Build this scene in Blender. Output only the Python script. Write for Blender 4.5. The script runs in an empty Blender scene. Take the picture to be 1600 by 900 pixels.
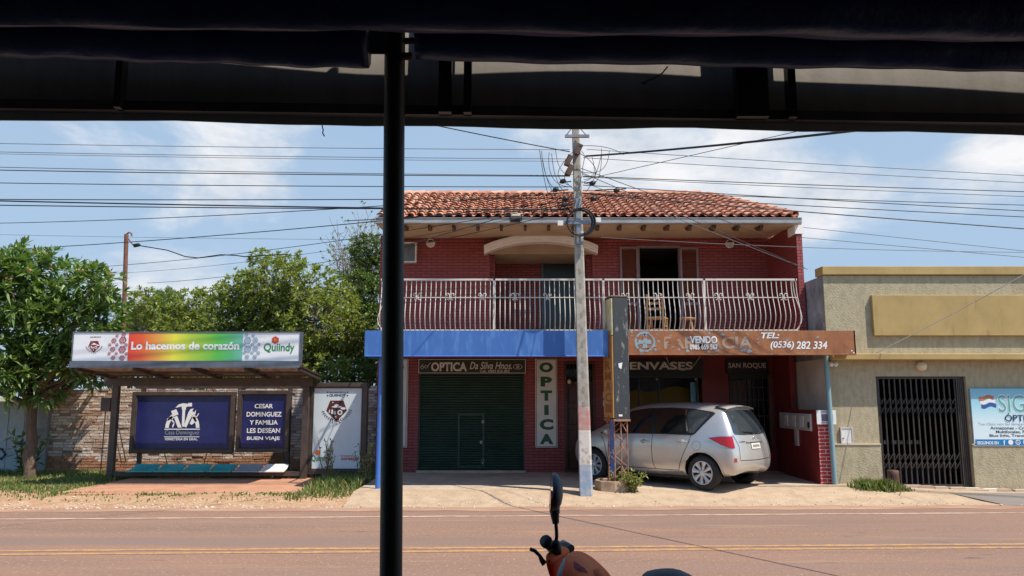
import bpy, bmesh, math, random
import numpy as np
from mathutils import Vector, Matrix
from mathutils.bvhtree import BVHTree
random.seed(7); rng = np.random.default_rng(7)
R = math.radians
SC = bpy.context.scene
COL = SC.collection

# ------------------------------------------------------------------ camera
PITCH = R(8.1); FPX = 1200.0; HCAM = 1.83
cam = bpy.data.cameras.new('camera'); cam.sensor_width = 36; cam.lens = 36 * FPX / 1600
cam.clip_start = 0.05; cam.clip_end = 5000
camo = bpy.data.objects.new('camera', cam); COL.objects.link(camo)
camo.location = (0, 0, HCAM); camo.rotation_euler = (R(90) + PITCH, 0, 0)
SC.camera = camo

# ------------------------------------------------------------------ light and exposure
TO_SUN = Vector((1.55, -1.0, 3.05)).normalized()
sun = bpy.data.lights.new('sun', 'SUN'); sun.energy = 4.7; sun.angle = R(0.5); sun.color = (1.0, 0.93, 0.82)
suno = bpy.data.objects.new('sun', sun); COL.objects.link(suno)
suno.rotation_euler = TO_SUN.to_track_quat('Z', 'Y').to_euler()
SC.view_settings.view_transform = 'Standard'; SC.view_settings.look = 'None'
SC.view_settings.gamma = 1; SC.view_settings.exposure = 0.36; SC.view_settings.use_curve_mapping = False

world = bpy.data.worlds.new('World'); SC.world = world; world.use_nodes = True
def build_world():
    nt = world.node_tree; N = nt.nodes; L = nt.links; N.clear()
    out = N.new('ShaderNodeOutputWorld'); bg = N.new('ShaderNodeBackground'); bg.inputs[1].default_value = 0.12
    sky = N.new('ShaderNodeTexSky'); sky.sky_type = 'NISHITA'; sky.sun_disc = False
    sky.sun_elevation = math.asin(TO_SUN.z); sky.sun_rotation = math.atan2(TO_SUN.x, TO_SUN.y)
    sky.air_density = 1.2; sky.dust_density = 0.6; sky.ozone_density = 1.5
    tc = N.new('ShaderNodeTexCoord')
    def math_(op, a, b=None, clamp=False):
        m = N.new('ShaderNodeMath'); m.operation = op; m.use_clamp = clamp
        for i, v in enumerate((a, b)):
            if v is None: continue
            if isinstance(v, (int, float)): m.inputs[i].default_value = v
            else: L.new(v, m.inputs[i])
        return m.outputs[0]
    def noise(scale, detail, rough, stretch=(1, 1, 1.6), off=(0, 0, 0), dist=0.0):
        mp = N.new('ShaderNodeMapping'); mp.inputs['Scale'].default_value = stretch; mp.inputs['Location'].default_value = off
        L.new(tc.outputs['Generated'], mp.inputs[0])
        n = N.new('ShaderNodeTexNoise'); n.inputs['Scale'].default_value = scale; n.inputs['Detail'].default_value = detail
        n.inputs['Roughness'].default_value = rough; n.inputs['Distortion'].default_value = dist
        L.new(mp.outputs[0], n.inputs['Vector']); return n.outputs[0]
    def blob(px, py, r, w, ax=1.0):
        d = Vector(ray(px, py)).normalized()
        sb = N.new('ShaderNodeVectorMath'); sb.operation = 'SUBTRACT'; L.new(tc.outputs['Generated'], sb.inputs[0]); sb.inputs[1].default_value = d
        sc = N.new('ShaderNodeVectorMath'); sc.operation = 'MULTIPLY'; L.new(sb.outputs[0], sc.inputs[0]); sc.inputs[1].default_value = (1 / ax, 1 / ax, 1)
        ln = N.new('ShaderNodeVectorMath'); ln.operation = 'LENGTH'; L.new(sc.outputs[0], ln.inputs[0])
        q = math_('DIVIDE', ln.outputs['Value'], r); q = math_('MULTIPLY', q, q); q = math_('MULTIPLY', q, -1.0)
        e = math_('EXPONENT', q); return math_('MULTIPLY', e, w)
    def total(bs):
        s = bs[0]
        for b in bs[1:]: s = math_('ADD', s, b)
        return s
    # cumulus
    cum = noise(5.0, 10, 0.62, (1, 1, 1.9), (0.3, 0.1, 0.2), 0.25)
    bias = total([blob(1010, 262, .12, .30, 1.8), blob(1230, 305, .11, .31, 2.2), blob(1570, 245, .07, .33, 1.0), blob(1420, 300, .07, .2, 1.6),
                  blob(780, 225, .06, .16, 1.6), blob(450, 270, .08, .2, 1.2), blob(330, 235, .10, .13, 1.5), blob(260, 445, .05, .25, 2.5),
                  blob(1390, 235, .055, -.42, 2.2), blob(580, 285, .055, -.4, 1.5), blob(720, 290, .05, -.36, 3.0), blob(1420, 390, .07, -.34, 3.0), blob(850, 218, .03, -.1, 2)])
    dens = math_('ADD', cum, bias)
    mr = N.new('ShaderNodeMapRange'); mr.interpolation_type = 'SMOOTHSTEP'; mr.inputs[1].default_value = .56; mr.inputs[2].default_value = .86
    L.new(dens, mr.inputs[0])
    # thin grey-blue veil
    vn = noise(2.5, 5, .55, (1, 1, 2.5), (2.1, .7, 0), .2)
    vb = total([blob(150, 300, .34, .6, 1.4), blob(1450, 380, .18, .5, 2.5), blob(1000, 300, .3, .35, 1.5), blob(600, 280, .08, -.3, 1.5)])
    vd = math_('ADD', vn, vb)
    mv = N.new('ShaderNodeMapRange'); mv.interpolation_type = 'SMOOTHSTEP'; mv.inputs[1].default_value = .35; mv.inputs[2].default_value = 1.0; mv.inputs[4].default_value = .9
    L.new(vd, mv.inputs[0])
    shade = noise(8.0, 7, .6, (1, 1, 2.2), (.32, .1, .26), .2)
    cr = N.new('ShaderNodeValToRGB'); cr.color_ramp.elements[0].position = .33; cr.color_ramp.elements[0].color = (.55, .64, .76, 1)
    cr.color_ramp.elements[1].position = .62; cr.color_ramp.elements[1].color = (.98, .98, 1.0, 1)
    L.new(shade, cr.inputs[0])
    def scale_col(c, k):
        m = N.new('ShaderNodeMix'); m.data_type = 'RGBA'; m.blend_type = 'MULTIPLY'; m.inputs[0].default_value = 1
        if isinstance(c, tuple): m.inputs[6].default_value = c
        else: L.new(c, m.inputs[6])
        m.inputs[7].default_value = (k, k, k, 1); return m.outputs[2]
    # sky brightened towards the saturated blue of the photo
    skyc = N.new('ShaderNodeMix'); skyc.data_type = 'RGBA'; skyc.blend_type = 'MULTIPLY'; skyc.inputs[0].default_value = 1
    L.new(sky.outputs[0], skyc.inputs[6]); skyc.inputs[7].default_value = (.72, .98, 1.2, 1)
    m1 = N.new('ShaderNodeMix'); m1.data_type = 'RGBA'; L.new(mv.outputs[0], m1.inputs[0]); L.new(skyc.outputs[2], m1.inputs[6]); L.new(scale_col((.30, .405, .535, 1), 9.2), m1.inputs[7])
    m2 = N.new('ShaderNodeMix'); m2.data_type = 'RGBA'; L.new(mr.outputs[0], m2.inputs[0]); L.new(m1.outputs[2], m2.inputs[6]); L.new(scale_col(cr.outputs[0], 6.3), m2.inputs[7])
    L.new(m2.outputs[2], bg.inputs[0]); L.new(bg.outputs[0], out.inputs[0])

def ray(px, py):
    u = (px - 800) / FPX; v = (450 - py) / FPX
    return (u, math.cos(PITCH) - v * math.sin(PITCH), math.sin(PITCH) + v * math.cos(PITCH))
def at(px, py, Y):                       # the point at depth Y behind a spot of the photograph
    a, b, c = ray(px, py); k = Y / b
    return Vector((a * k, Y, HCAM + c * k))
def atz(px, py, z):
    a, b, c = ray(px, py); k = (z - HCAM) / c
    return Vector((a * k, b * k, z))
def atp(px, py, Y0, s):                  # plane Y = Y0 + s X
    a, b, c = ray(px, py); k = Y0 / (b - s * a)
    return Vector((a * k, b * k, HCAM + c * k))
build_world()

# ------------------------------------------------------------------ materials
def mat(name, col, rough=.6, metal=0.0, var=None, vscale=6.0, vdetail=6, lo=.4, hi=.65, bump=0.0, bscale=40.0, bdist=.01, spec=.5,
        island=None, coat=0.0, vstretch=(1, 1, 1), brick=None, transl=0.0, extra=None):
    m = bpy.data.materials.new(name); m.use_nodes = True; nt = m.node_tree; N = nt.nodes; L = nt.links
    b = N['Principled BSDF']; out = N['Material Output']
    b.inputs['Roughness'].default_value = rough; b.inputs['Metallic'].default_value = metal
    b.inputs['Specular IOR Level'].default_value = spec; b.inputs['Coat Weight'].default_value = coat
    tc = N.new('ShaderNodeTexCoord'); vec = tc.outputs['Object']
    c4 = lambda c: (c[0], c[1], c[2], 1)
    rgb = N.new('ShaderNodeRGB'); rgb.outputs[0].default_value = c4(col); cur = rgb.outputs[0]
    def mixc(fac, a, bb, mode='MIX'):
        x = N.new('ShaderNodeMix'); x.data_type = 'RGBA'; x.blend_type = mode
        if isinstance(fac, (int, float)): x.inputs[0].default_value = fac
        else: L.new(fac, x.inputs[0])
        for i, q in ((6, a), (7, bb)):
            if isinstance(q, tuple): x.inputs[i].default_value = c4(q)
            else: L.new(q, x.inputs[i])
        return x.outputs[2]
    def noise(scale, detail=6, stretch=(1, 1, 1), rough_=.55, lo_=.4, hi_=.65, off=(0, 0, 0)):
        mp = N.new('ShaderNodeMapping'); mp.inputs['Scale'].default_value = stretch; mp.inputs['Location'].default_value = off; L.new(vec, mp.inputs[0])
        n = N.new('ShaderNodeTexNoise'); n.inputs['Scale'].default_value = scale; n.inputs['Detail'].default_value = detail; n.inputs['Roughness'].default_value = rough_
        L.new(mp.outputs[0], n.inputs['Vector'])
        r = N.new('ShaderNodeMapRange'); r.inputs[1].default_value = lo_; r.inputs[2].default_value = hi_; L.new(n.outputs[0], r.inputs[0])
        return r.outputs[0], n.outputs[0]
    hgt = None
    if brick:                            # (width, height, mortar, mortar colour, second colour)
        bw, bh, mo, mc, c2 = brick
        sx = N.new('ShaderNodeSeparateXYZ'); L.new(vec, sx.inputs[0]); ad = N.new('ShaderNodeMath'); L.new(sx.outputs[0], ad.inputs[0]); L.new(sx.outputs[1], ad.inputs[1])
        cb = N.new('ShaderNodeCombineXYZ'); L.new(ad.outputs[0], cb.inputs[0]); L.new(sx.outputs[2], cb.inputs[1])
        wob = N.new('ShaderNodeTexNoise'); wob.inputs['Scale'].default_value = 3.0; L.new(vec, wob.inputs['Vector'])
        wm = N.new('ShaderNodeVectorMath'); wm.operation = 'SCALE'; wm.inputs['Scale'].default_value = bh * .35; L.new(wob.outputs['Color'], wm.inputs[0])
        wa = N.new('ShaderNodeVectorMath'); L.new(cb.outputs[0], wa.inputs[0]); L.new(wm.outputs[0], wa.inputs[1])
        bt = N.new('ShaderNodeTexBrick'); bt.inputs['Scale'].default_value = 1; bt.inputs['Brick Width'].default_value = bw; bt.inputs['Row Height'].default_value = bh
        bt.inputs['Mortar Size'].default_value = mo; bt.inputs['Mortar Smooth'].default_value = .3; bt.inputs['Bias'].default_value = 0
        bt.inputs['Color1'].default_value = c4(col); bt.inputs['Color2'].default_value = c4(c2); bt.inputs['Mortar'].default_value = c4(mc)
        L.new(wa.outputs[0], bt.inputs['Vector']); cur = bt.outputs['Color']
        iv = N.new('ShaderNodeMath'); iv.operation = 'SUBTRACT'; iv.inputs[0].default_value = 1; L.new(bt.outputs['Fac'], iv.inputs[1]); hgt = iv.outputs[0]
    if island:                           # list of colours picked per loose piece
        g = N.new('ShaderNodeNewGeometry'); cr = N.new('ShaderNodeValToRGB'); cr.color_ramp.interpolation = 'LINEAR'
        els = cr.color_ramp.elements
        for i, c in enumerate(island):
            p = i / max(1, len(island) - 1)
            if i < 2: e = els[i]; e.position = p
            else: e = els.new(p)
            e.color = c4(c)
        L.new(g.outputs['Random Per Island'], cr.inputs[0]); cur = cr.outputs[0]
    if var:
        f, _ = noise(vscale, vdetail, vstretch, .6, lo, hi); cur = mixc(f, cur, var)
    for ex in (extra or []):             # (colour, scale, stretch, lo, hi, offset)
        f, _ = noise(ex[1], 7, ex[2], .62, ex[3], ex[4], ex[5] if len(ex) > 5 else (0, 0, 0)); cur = mixc(f, cur, ex[0])
    L.new(cur, b.inputs['Base Color'])
    if bump or hgt is not None:
        bp = N.new('ShaderNodeBump'); bp.inputs['Strength'].default_value = bump or .5; bp.inputs['Distance'].default_value = bdist
        f, raw = noise(bscale, 5)
        if hgt is not None:
            mm = N.new('ShaderNodeMath'); mm.operation = 'MULTIPLY_ADD'; L.new(raw, mm.inputs[0]); mm.inputs[1].default_value = .5; L.new(hgt, mm.inputs[2]); L.new(mm.outputs[0], bp.inputs['Height'])
        else: L.new(raw, bp.inputs['Height'])
        L.new(bp.outputs[0], b.inputs['Normal'])
    if transl:
        t = N.new('ShaderNodeBsdfTranslucent'); ms = N.new('ShaderNodeMixShader'); ms.inputs[0].default_value = transl
        x = mixc(1.0, cur, (1.5, 1.6, .7), 'MULTIPLY'); L.new(x, t.inputs[0])
        L.new(b.outputs[0], ms.inputs[1]); L.new(t.outputs[0], ms.inputs[2]); L.new(ms.outputs[0], out.inputs[0])
    return m

M = {}
M['brick'] = mat('painted_brick', (.36, .068, .060), .55, brick=(.25, .068, .008, (.085, .019, .020), (.29, .05, .048)), var=(.25, .05, .047), vscale=1.3, lo=.45, hi=.8, bump=.7, bdist=.012)
M['brick_bright'] = mat('bright_painted_brick', (.42, .03, .028), .5, brick=(.25, .068, .008, (.6, .45, .42), (.38, .026, .026)), bump=.6, bdist=.01)
M['redwall'] = mat('red_plaster', (.23, .024, .022), .55, var=(.17, .02, .019), vscale=2.5, bump=.2, bscale=30)
M['old_brick'] = mat('worn_brick', (.40, .31, .25), .9, brick=(.23, .075, .012, (.10, .07, .05), (.56, .47, .39)), var=(.36, .19, .12), vscale=2.0, lo=.48, hi=.66, bump=1.0, bdist=.03, bscale=25,
                     extra=[((.09, .065, .05), 3.0, (1, 1, .8), .58, .76, (3, 1, 0)), ((.62, .56, .5), 9, (1, 1, 2), .58, .7, (1, 5, 0))])
M['old_brick_orange'] = mat('orange_brick', (.44, .19, .09), .9, brick=(.23, .075, .012, (.15, .08, .05), (.5, .27, .15)), bump=1.0, bdist=.03, bscale=25)
M['cream'] = mat('cream_plaster', (.62, .50, .33), .7, var=(.52, .40, .25), vscale=2, bump=.15)
M['cream_light'] = mat('cream_stone', (.92, .88, .86), .6, var=(.85, .80, .77), vscale=4, bump=.1)
M['stucco'] = mat('olive_stucco', (.44, .375, .245), .9, var=(.35, .295, .185), vscale=14, lo=.42, hi=.66, bump=.55, bscale=38, bdist=.02, vstretch=(1, 1, .45),
                  extra=[((.33, .275, .17), 1.2, (2.5, 1, .35), .56, .8, (2, 0, 0)), ((.24, .2, .13), 6, (3, 1, .22), .66, .78, (5, 0, 3))])
M['mustard'] = mat('mustard_plaster', (.45, .31, .115), .7, var=(.37, .25, .09), vscale=1.6, bump=.15, extra=[((.25, .17, .07), 3, (3, 1, .4), .6, .8)])
M['greywall'] = mat('grey_cement', (.33, .33, .34), .9, var=(.17, .17, .18), vscale=2.2, bump=.4, extra=[((.5, .5, .5), 5, (1, 1, .6), .6, .75)])
M['whitewall'] = mat('dirty_white_wall', (.66, .60, .54), .8, var=(.52, .46, .41), vscale=1.5, bump=.2)
M['blue'] = mat('blue_paint', (.055, .15, .42), .45, var=(.10, .235, .52), vscale=3.5, lo=.5, hi=.7, vstretch=(2.2, 1, .6), bump=.12, bscale=6, bdist=.02, extra=[((.03, .09, .32), 5, (1, 1, .5), .66, .85)])
M['bluepost'] = mat('blue_post_paint', (.05, .16, .5), .45, var=(.2, .3, .5), vscale=8, lo=.6, hi=.75)
M['greenpost'] = mat('faded_teal_post_paint', (.19, .33, .37), .5, var=(.3, .33, .3), vscale=7, lo=.55, hi=.7)
M['rust'] = mat('rusty_sheet', (.35, .135, .05), .75, var=(.24, .085, .036), vscale=5, lo=.4, hi=.65, vstretch=(1, 1, .5), bump=.3, bscale=20,
                extra=[((.42, .17, .06), 2.2, (1, 1, 1), .56, .75, (4, 0, 2)), ((.26, .33, .36), 5.0, (1, 1, 1.4), .62, .66, (1, 2, 7))])
M['rustpost'] = mat('rusty_iron', (.22, .085, .045), .8, var=(.12, .05, .035), vscale=14, bump=.3, bscale=60)
M['trussrust'] = mat('rusty_truss', (.36, .19, .13), .8, var=(.2, .09, .06), vscale=14)
M['darkpeel'] = mat('peeling_dark_paint', (.035, .04, .042), .6, var=(.30, .29, .27), vscale=7, lo=.56, hi=.68, vstretch=(1.6, 1.6, .55), bump=.3, extra=[((.26, .13, .06), 4, (1, 1, 1), .68, .76, (2, 2, 5))])
M['yellowpeel'] = mat('peeling_yellow', (.55, .45, .17), .7, var=(.62, .58, .45), vscale=5, extra=[((.3, .17, .08), 6, (1, 1, .6), .6, .7)])
M['orangepeel'] = mat('faded_orange_sign', (.52, .26, .07), .7, var=(.40, .2, .07), vscale=5, extra=[((.25, .1, .05), 5, (1, 1, .6), .62, .72)])
TILE = [(.52, .22, .125), (.58, .28, .17), (.45, .18, .10), (.62, .36, .24), (.54, .24, .14), (.38, .17, .11)]
M['tile'] = mat('clay_tile', (.4, .13, .06), .8, island=TILE, var=(.30, .14, .09), vscale=5, lo=.60, hi=.85, bump=.2, extra=[((.66, .46, .34), 9, (1, 1, 1), .56, .8)])
M['tilepan'] = mat('clay_tile_pan', (.24, .07, .035), .85, island=[(.50, .19, .10), (.58, .24, .13), (.42, .15, .08)])
M['gutter'] = mat('grey_gutter', (.36, .36, .36), .5, var=(.26, .25, .24), vscale=3, vstretch=(1, 1, 3))
M['wood'] = mat('brown_wood', (.12, .055, .03), .6, var=(.07, .03, .018), vscale=6, vstretch=(4, 4, .6), bump=.2)
M['doorwood'] = mat('varnished_door_wood', (.10, .03, .016), .4, var=(.06, .018, .01), vscale=5, vstretch=(5, 5, .6), bump=.15)
M['shutterwood'] = mat('red_brown_shutter', (.26, .085, .05), .5, var=(.2, .06, .04), vscale=6, vstretch=(1, 1, 4))
M['lilacframe'] = mat('grey_lilac_frame', (.27, .19, .21), .5, var=(.22, .14, .15), vscale=6)
M['pine'] = mat('pale_pine', (.42, .24, .105), .5, var=(.32, .17, .075), vscale=7, vstretch=(5, 5, .7))
M['white'] = mat('white_paint', (.78, .76, .72), .45, var=(.66, .63, .57), vscale=5)
M['railwhite'] = mat('cream_white_railing', (.64, .58, .51), .45, var=(.55, .45, .36), vscale=9, lo=.6, hi=.75)
M['signwhite'] = mat('white_sign_sheet', (.80, .80, .80), .35, var=(.73, .73, .74), vscale=2)
M['boardwhite'] = mat('grey_white_poster', (.62, .69, .72), .3, var=(.54, .62, .66), vscale=1.2)
M['letterwhite'] = mat('white_lettering', (.82, .82, .80), .5)
M['lettercream'] = mat('cream_lettering', (.78, .72, .65), .5, var=(.66, .6, .52), vscale=10)
M['panelcream'] = mat('cream_sign_panel', (.76, .71, .65), .5, var=(.66, .60, .54), vscale=3)
M['darkgreen'] = mat('dark_green_shutter', (.018, .050, .031), .5, var=(.012, .036, .023), vscale=3)
M['signdark'] = mat('dark_olive_sign', (.030, .032, .022), .5, var=(.022, .024, .017), vscale=4)
M['signblack'] = mat('black_green_sign', (.012, .018, .016), .4)
M['lettergreen'] = mat('green_lettering', (.012, .10, .045), .5)
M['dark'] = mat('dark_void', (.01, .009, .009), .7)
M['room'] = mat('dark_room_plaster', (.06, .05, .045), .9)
M['tealdoor'] = mat('dark_teal_door', (.018, .03, .036), .3)
M['black'] = mat('black_metal', (.015, .014, .014), .4, var=(.028, .02, .016), vscale=10)
M['polepaint'] = mat('black_pole_paint', (.018, .015, .014), .5, var=(.05, .03, .02), vscale=12, lo=.62, hi=.78, vstretch=(1, 1, .3), bump=.1, bscale=60)
M['grille'] = mat('dark_grille_metal', (.035, .028, .024), .45, var=(.06, .04, .03), vscale=20)
M['brownmetal'] = mat('brown_metal', (.055, .040, .034), .5, var=(.085, .058, .045), vscale=7)
M['greymetal'] = mat('grey_metal', (.28, .29, .31), .45, .3, var=(.2, .2, .22), vscale=6)
M['slate'] = mat('slate_trim', (.12, .14, .17), .45, var=(.09, .1, .12), vscale=5)
M['zinc'] = mat('rusty_zinc', (.42, .37, .32), .55, .1, var=(.26, .17, .12), vscale=4, bump=.1)
M['teal'] = mat('teal_plastic', (.04, .40, .38), .4, var=(.035, .30, .29), vscale=4)
M['seatgrey'] = mat('grey_plastic', (.30, .33, .36), .45)
M['navy'] = mat('navy_banner', (.013, .016, .10), .3, var=(.018, .024, .13), vscale=2, bump=.25, bscale=4, bdist=.03)
M['tarp'] = mat('navy_tarpaulin', (.028, .036, .11), .42, var=(.016, .02, .065), vscale=3, vstretch=(.4, 1, 2), bump=.45, bscale=5, bdist=.04)
M['valance'] = mat('cream_valance', (.30, .265, .235), .85, var=(.25, .22, .195), vscale=5, vstretch=(2.5, 1, .4), bump=.1, bscale=30)
M['awnroof'] = mat('awning_sheet', (.05, .05, .05), .6)
M['concrete'] = mat('pole_concrete', (.40, .36, .30), .9, var=(.27, .24, .2), vscale=9, bump=.4, bscale=35, extra=[((.16, .14, .12), 11, (1, 1, .4), .62, .72, (2, 0, 0))])
M['polered'] = mat('faded_red_band', (.46, .19, .17), .85, var=(.42, .34, .29), vscale=8, lo=.40, hi=.58, bump=.3)
M['polewhite'] = mat('faded_white_band', (.58, .54, .48), .85, var=(.36, .30, .26), vscale=9, lo=.5, hi=.64, bump=.3)
M['poleblue'] = mat('faded_blue_band', (.22, .30, .43), .85, var=(.40, .39, .37), vscale=8, lo=.44, hi=.60, bump=.3)
M['cable'] = mat('black_cable', (.012, .012, .013), .5)
M['thin'] = mat('grey_cable', (.10, .10, .105), .5)
M['palewire'] = mat('pale_cable', (.5, .46, .38), .6)
M['asphalt'] = mat('dusty_red_asphalt', (.285, .165, .112), .92, var=(.225, .14, .10), vscale=.8, vdetail=8, vstretch=(.22, 1.5, 1), bump=.6, bscale=40, bdist=.015, spec=.25,
                   extra=[((.42, .27, .19), 26, (1, .55, 1), .56, .70), ((.17, .105, .08), 24, (1, .5, 1), .58, .72, (5, 1, 0)), ((.225, .15, .118), 1.1, (.06, 1.0, 1), .46, .68, (0, 4, 0)), ((.12, .075, .06), 3.0, (.4, 3.0, 1), .64, .70, (7, 3, 0)), ((.40, .25, .16), 1.7, (.12, 1.3, 1), .60, .8, (3, 9, 0))])
M['yellowline'] = mat('worn_yellow_line', (.50, .27, .095), .9, var=(.32, .19, .12), vscale=9, lo=.42, hi=.62, bump=.3, bscale=55, spec=.25, vstretch=(.6, 1, 1), extra=[((.30, .175, .12), 20, (1, .6, 1), .52, .62, (2, 2, 0))])
M['whiteline'] = mat('worn_white_line', (.52, .38, .30), .8, var=(.38, .25, .18), vscale=5, lo=.45, hi=.62, bump=.3, bscale=55)
M['sand'] = mat('sandy_concrete', (.46, .335, .22), .95, var=(.37, .26, .165), vscale=4, bump=.6, bscale=30, bdist=.02, extra=[((.3, .17, .09), 22, (1, 1, 1), .64, .76), ((.62, .47, .32), 12, (1, 1, 1), .62, .74, (3, 2, 0))])
M['paving'] = mat('dusty_paving', (.52, .40, .29), .85, var=(.38, .29, .21), vscale=2.2, bump=.35, bscale=25, extra=[((.58, .44, .30), 5, (1, 1, 1), .58, .75, (1, 4, 0))])
M['slab'] = mat('grey_concrete_slab', (.21, .18, .155), .9, var=(.22, .18, .15), vscale=6, bump=.3)  # shadow tone for the patch on the right sidewalk, put into the colour
M['dirt'] = mat('red_dirt', (.46, .29, .17), .95, var=(.36, .20, .105), vscale=3, bump=.8, bscale=14, bdist=.04, extra=[((.60, .46, .31), 20, (1, 1, 1), .6, .72), ((.2, .2, .07), 5, (1, 1, 1), .60, .74, (6, 2, 0))])
M['pad'] = mat('red_concrete_pad', (.50, .25, .145), .85, var=(.40, .19, .11), vscale=2.4, bump=.25, bscale=25, extra=[((.55, .36, .24), 9, (1, 1, 1), .6, .75)])
M['earth'] = mat('dry_earth', (.30, .24, .12), .95, var=(.18, .19, .07), vscale=.4)
M['nearpave'] = mat('near_concrete', (.16, .13, .11), .9, var=(.12, .10, .085), vscale=2, bump=.3)
GR = [(.07, .13, .02), (.11, .18, .03), (.16, .21, .05), (.08, .15, .025), (.24, .22, .09), (.36, .30, .16)]
M['grass'] = mat('grass_blade', (.08, .15, .03), .6, island=GR, transl=.3)
M['leaf_big'] = mat('broad_leaf', (.05, .1, .02), .42, island=[(0.061, 0.114, 0.031), (0.105, 0.184, 0.044), (0.166, 0.254, 0.062), (0.079, 0.149, 0.039), (0.263, 0.333, 0.105), (0.131, 0.219, 0.056)], transl=.22, spec=.5)
M['leaf_mid'] = mat('mid_leaf', (.06, .1, .02), .5, island=[(0.126, 0.172, 0.036), (0.201, 0.246, 0.053), (0.283, 0.321, 0.077), (0.157, 0.201, 0.044), (0.357, 0.365, 0.111), (0.224, 0.260, 0.062)], transl=.28)
M['leaf_dark'] = mat('dark_leaf', (.04, .07, .015), .5, island=[(0.051, 0.085, 0.023), (0.101, 0.152, 0.038), (0.169, 0.220, 0.055), (0.075, 0.118, 0.030)], transl=.2)
M['leaf_light'] = mat('feathery_leaf', (.08, .13, .03), .6, island=[(.12, .175, .045), (.16, .21, .06), (.10, .15, .038)], transl=.3)
M['fruit'] = mat('orange_bud', (.45, .22, .08), .6)
M['bark'] = mat('bark', (.16, .105, .07), .9, var=(.09, .06, .045), vscale=9, vstretch=(3, 3, .6), bump=.8, bscale=25, bdist=.02)
M['barkpale'] = mat('pale_bark', (.30, .24, .19), .9, var=(.2, .15, .11), vscale=9, bump=.4)
M['gatepaint'] = mat('grey_blue_gate_paint', (.33, .39, .43), .6, var=(.45, .47, .47), vscale=3, lo=.45, hi=.7, extra=[((.2, .2, .2), 5, (1, 1, .4), .62, .72), ((.5, .4, .3), 8, (1, 1, .5), .66, .74, (3, 3, 3))])
M['carpaint'] = mat('silver_car_paint', (.58, .555, .52), .32, .5, coat=.6, var=(.54, .515, .48), vscale=2)
M['carglass'] = mat('dark_car_glass', (.008, .009, .010), .03, spec=.9)
M['rearglass'] = mat('rear_car_glass', (.035, .045, .05), .04, spec=1.0)
M['cartrim'] = mat('black_car_trim', (.012, .012, .012), .5)
M['tyre'] = mat('tyre_rubber', (.022, .021, .021), .85, var=(.05, .04, .032), vscale=10, lo=.5, hi=.75)
M['rim'] = mat('silver_wheel_cover', (.55, .55, .56), .35, .5)
M['taillight'] = mat('red_lens', (.40, .006, .008), .2, coat=.3)
M['reflector'] = mat('orange_red_lens', (.36, .05, .035), .3)
M['chrome'] = mat('chrome', (.7, .7, .7), .15, 1.0)
M['plate'] = mat('pale_plate', (.72, .70, .60), .4)
M['moto_orange'] = mat('faded_orange_plastic', (.70, .095, .018), .55, var=(.70, .19, .06), vscale=5, lo=.45, hi=.7, coat=0, spec=.12)
M['moto_grey'] = mat('grey_plastic_stripe', (.25, .26, .23), .5)
M['moto_black'] = mat('black_rubber', (.022, .024, .026), .55, var=(.05, .05, .05), vscale=12)
M['mirrorback'] = mat('dark_grey_mirror_shell', (.05, .053, .056), .5)
M['maroon'] = mat('maroon_decal', (.20, .008, .018), .6, spec=.15)
M['redreflect'] = mat('red_mirror_glow', (.55, .02, .025), .2)  # plain red standing in for what the mirror reflects
M['mirror'] = mat('mirror_glass', (.8, .8, .8), .03, 1.0)
M['terraplant'] = mat('cement_planter', (.42, .31, .21), .9, var=(.3, .2, .13), vscale=7, bump=.4)
M['yellowcloth'] = mat('yellow_display_cloth', (.26, .15, .014), .7)
M['greycurtain'] = mat('grey_curtain', (.15, .15, .17), .8, var=(.10, .10, .11), vscale=5, vstretch=(4, 1, .3))
M['paper'] = mat('white_paper', (.74, .74, .72), .6)
M['photo'] = mat('printed_photo', (.10, .16, .28), .4, var=(.35, .12, .08), vscale=18)
M['meter'] = mat('white_meter_panel', (.58, .54, .52), .5, var=(.48, .44, .42), vscale=5)
M['ltblue'] = mat('sky_blue_sign_print', (.30, .60, .70), .35)
M['barblue'] = mat('blue_sign_bar', (.01, .19, .45), .35)
M['siggreen'] = mat('sea_green_letters', (.10, .40, .36), .4)
M['dknavy'] = mat('navy_lettering', (.02, .035, .10), .5)
M['textgrey'] = mat('grey_lettering', (.09, .10, .11), .5)
M['textpale'] = mat('faded_lettering', (.35, .42, .45), .5)
M['crest'] = mat('maroon_crest', (.085, .012, .010), .5)
M['crestred'] = mat('red_crest', (.22, .016, .014), .5)
M['ringred'] = mat('dull_red_print', (.42, .07, .085), .5)
M['ringblue'] = mat('grey_blue_print', (.24, .36, .46), .5)
M['qgreen'] = mat('leaf_green_lettering', (.02, .22, .06), .5)
M['qorange'] = mat('orange_print', (.72, .16, .03), .5)
M['qred'] = mat('red_print', (.50, .03, .03), .5)
M['flagred'] = mat('faded_red_cloth_print', (.48, .17, .08), .5)
M['flagblue'] = mat('blue_cloth_print', (.03, .10, .32), .5)
M['ghost'] = mat('faded_sign_lettering', (.42, .25, .15), .7, var=(.30, .30, .28), vscale=7, lo=.45, hi=.6, extra=[((.27, .095, .035), 6, (1, 1, 1), .5, .58, (4, 4, 1))])
M['ghostblue'] = mat('faded_blue_peel', (.24, .36, .42), .7, var=(.30, .12, .05), vscale=12, lo=.5, hi=.6)
M['lampglass'] = mat('frosted_cream_glass', (.70, .62, .45), .4)
M['stone'] = mat('pale_stone', (.5, .42, .34), .9, island=[(.5, .36, .25), (.6, .5, .4), (.36, .22, .14), (.66, .6, .52), (.45, .3, .2)])

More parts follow.
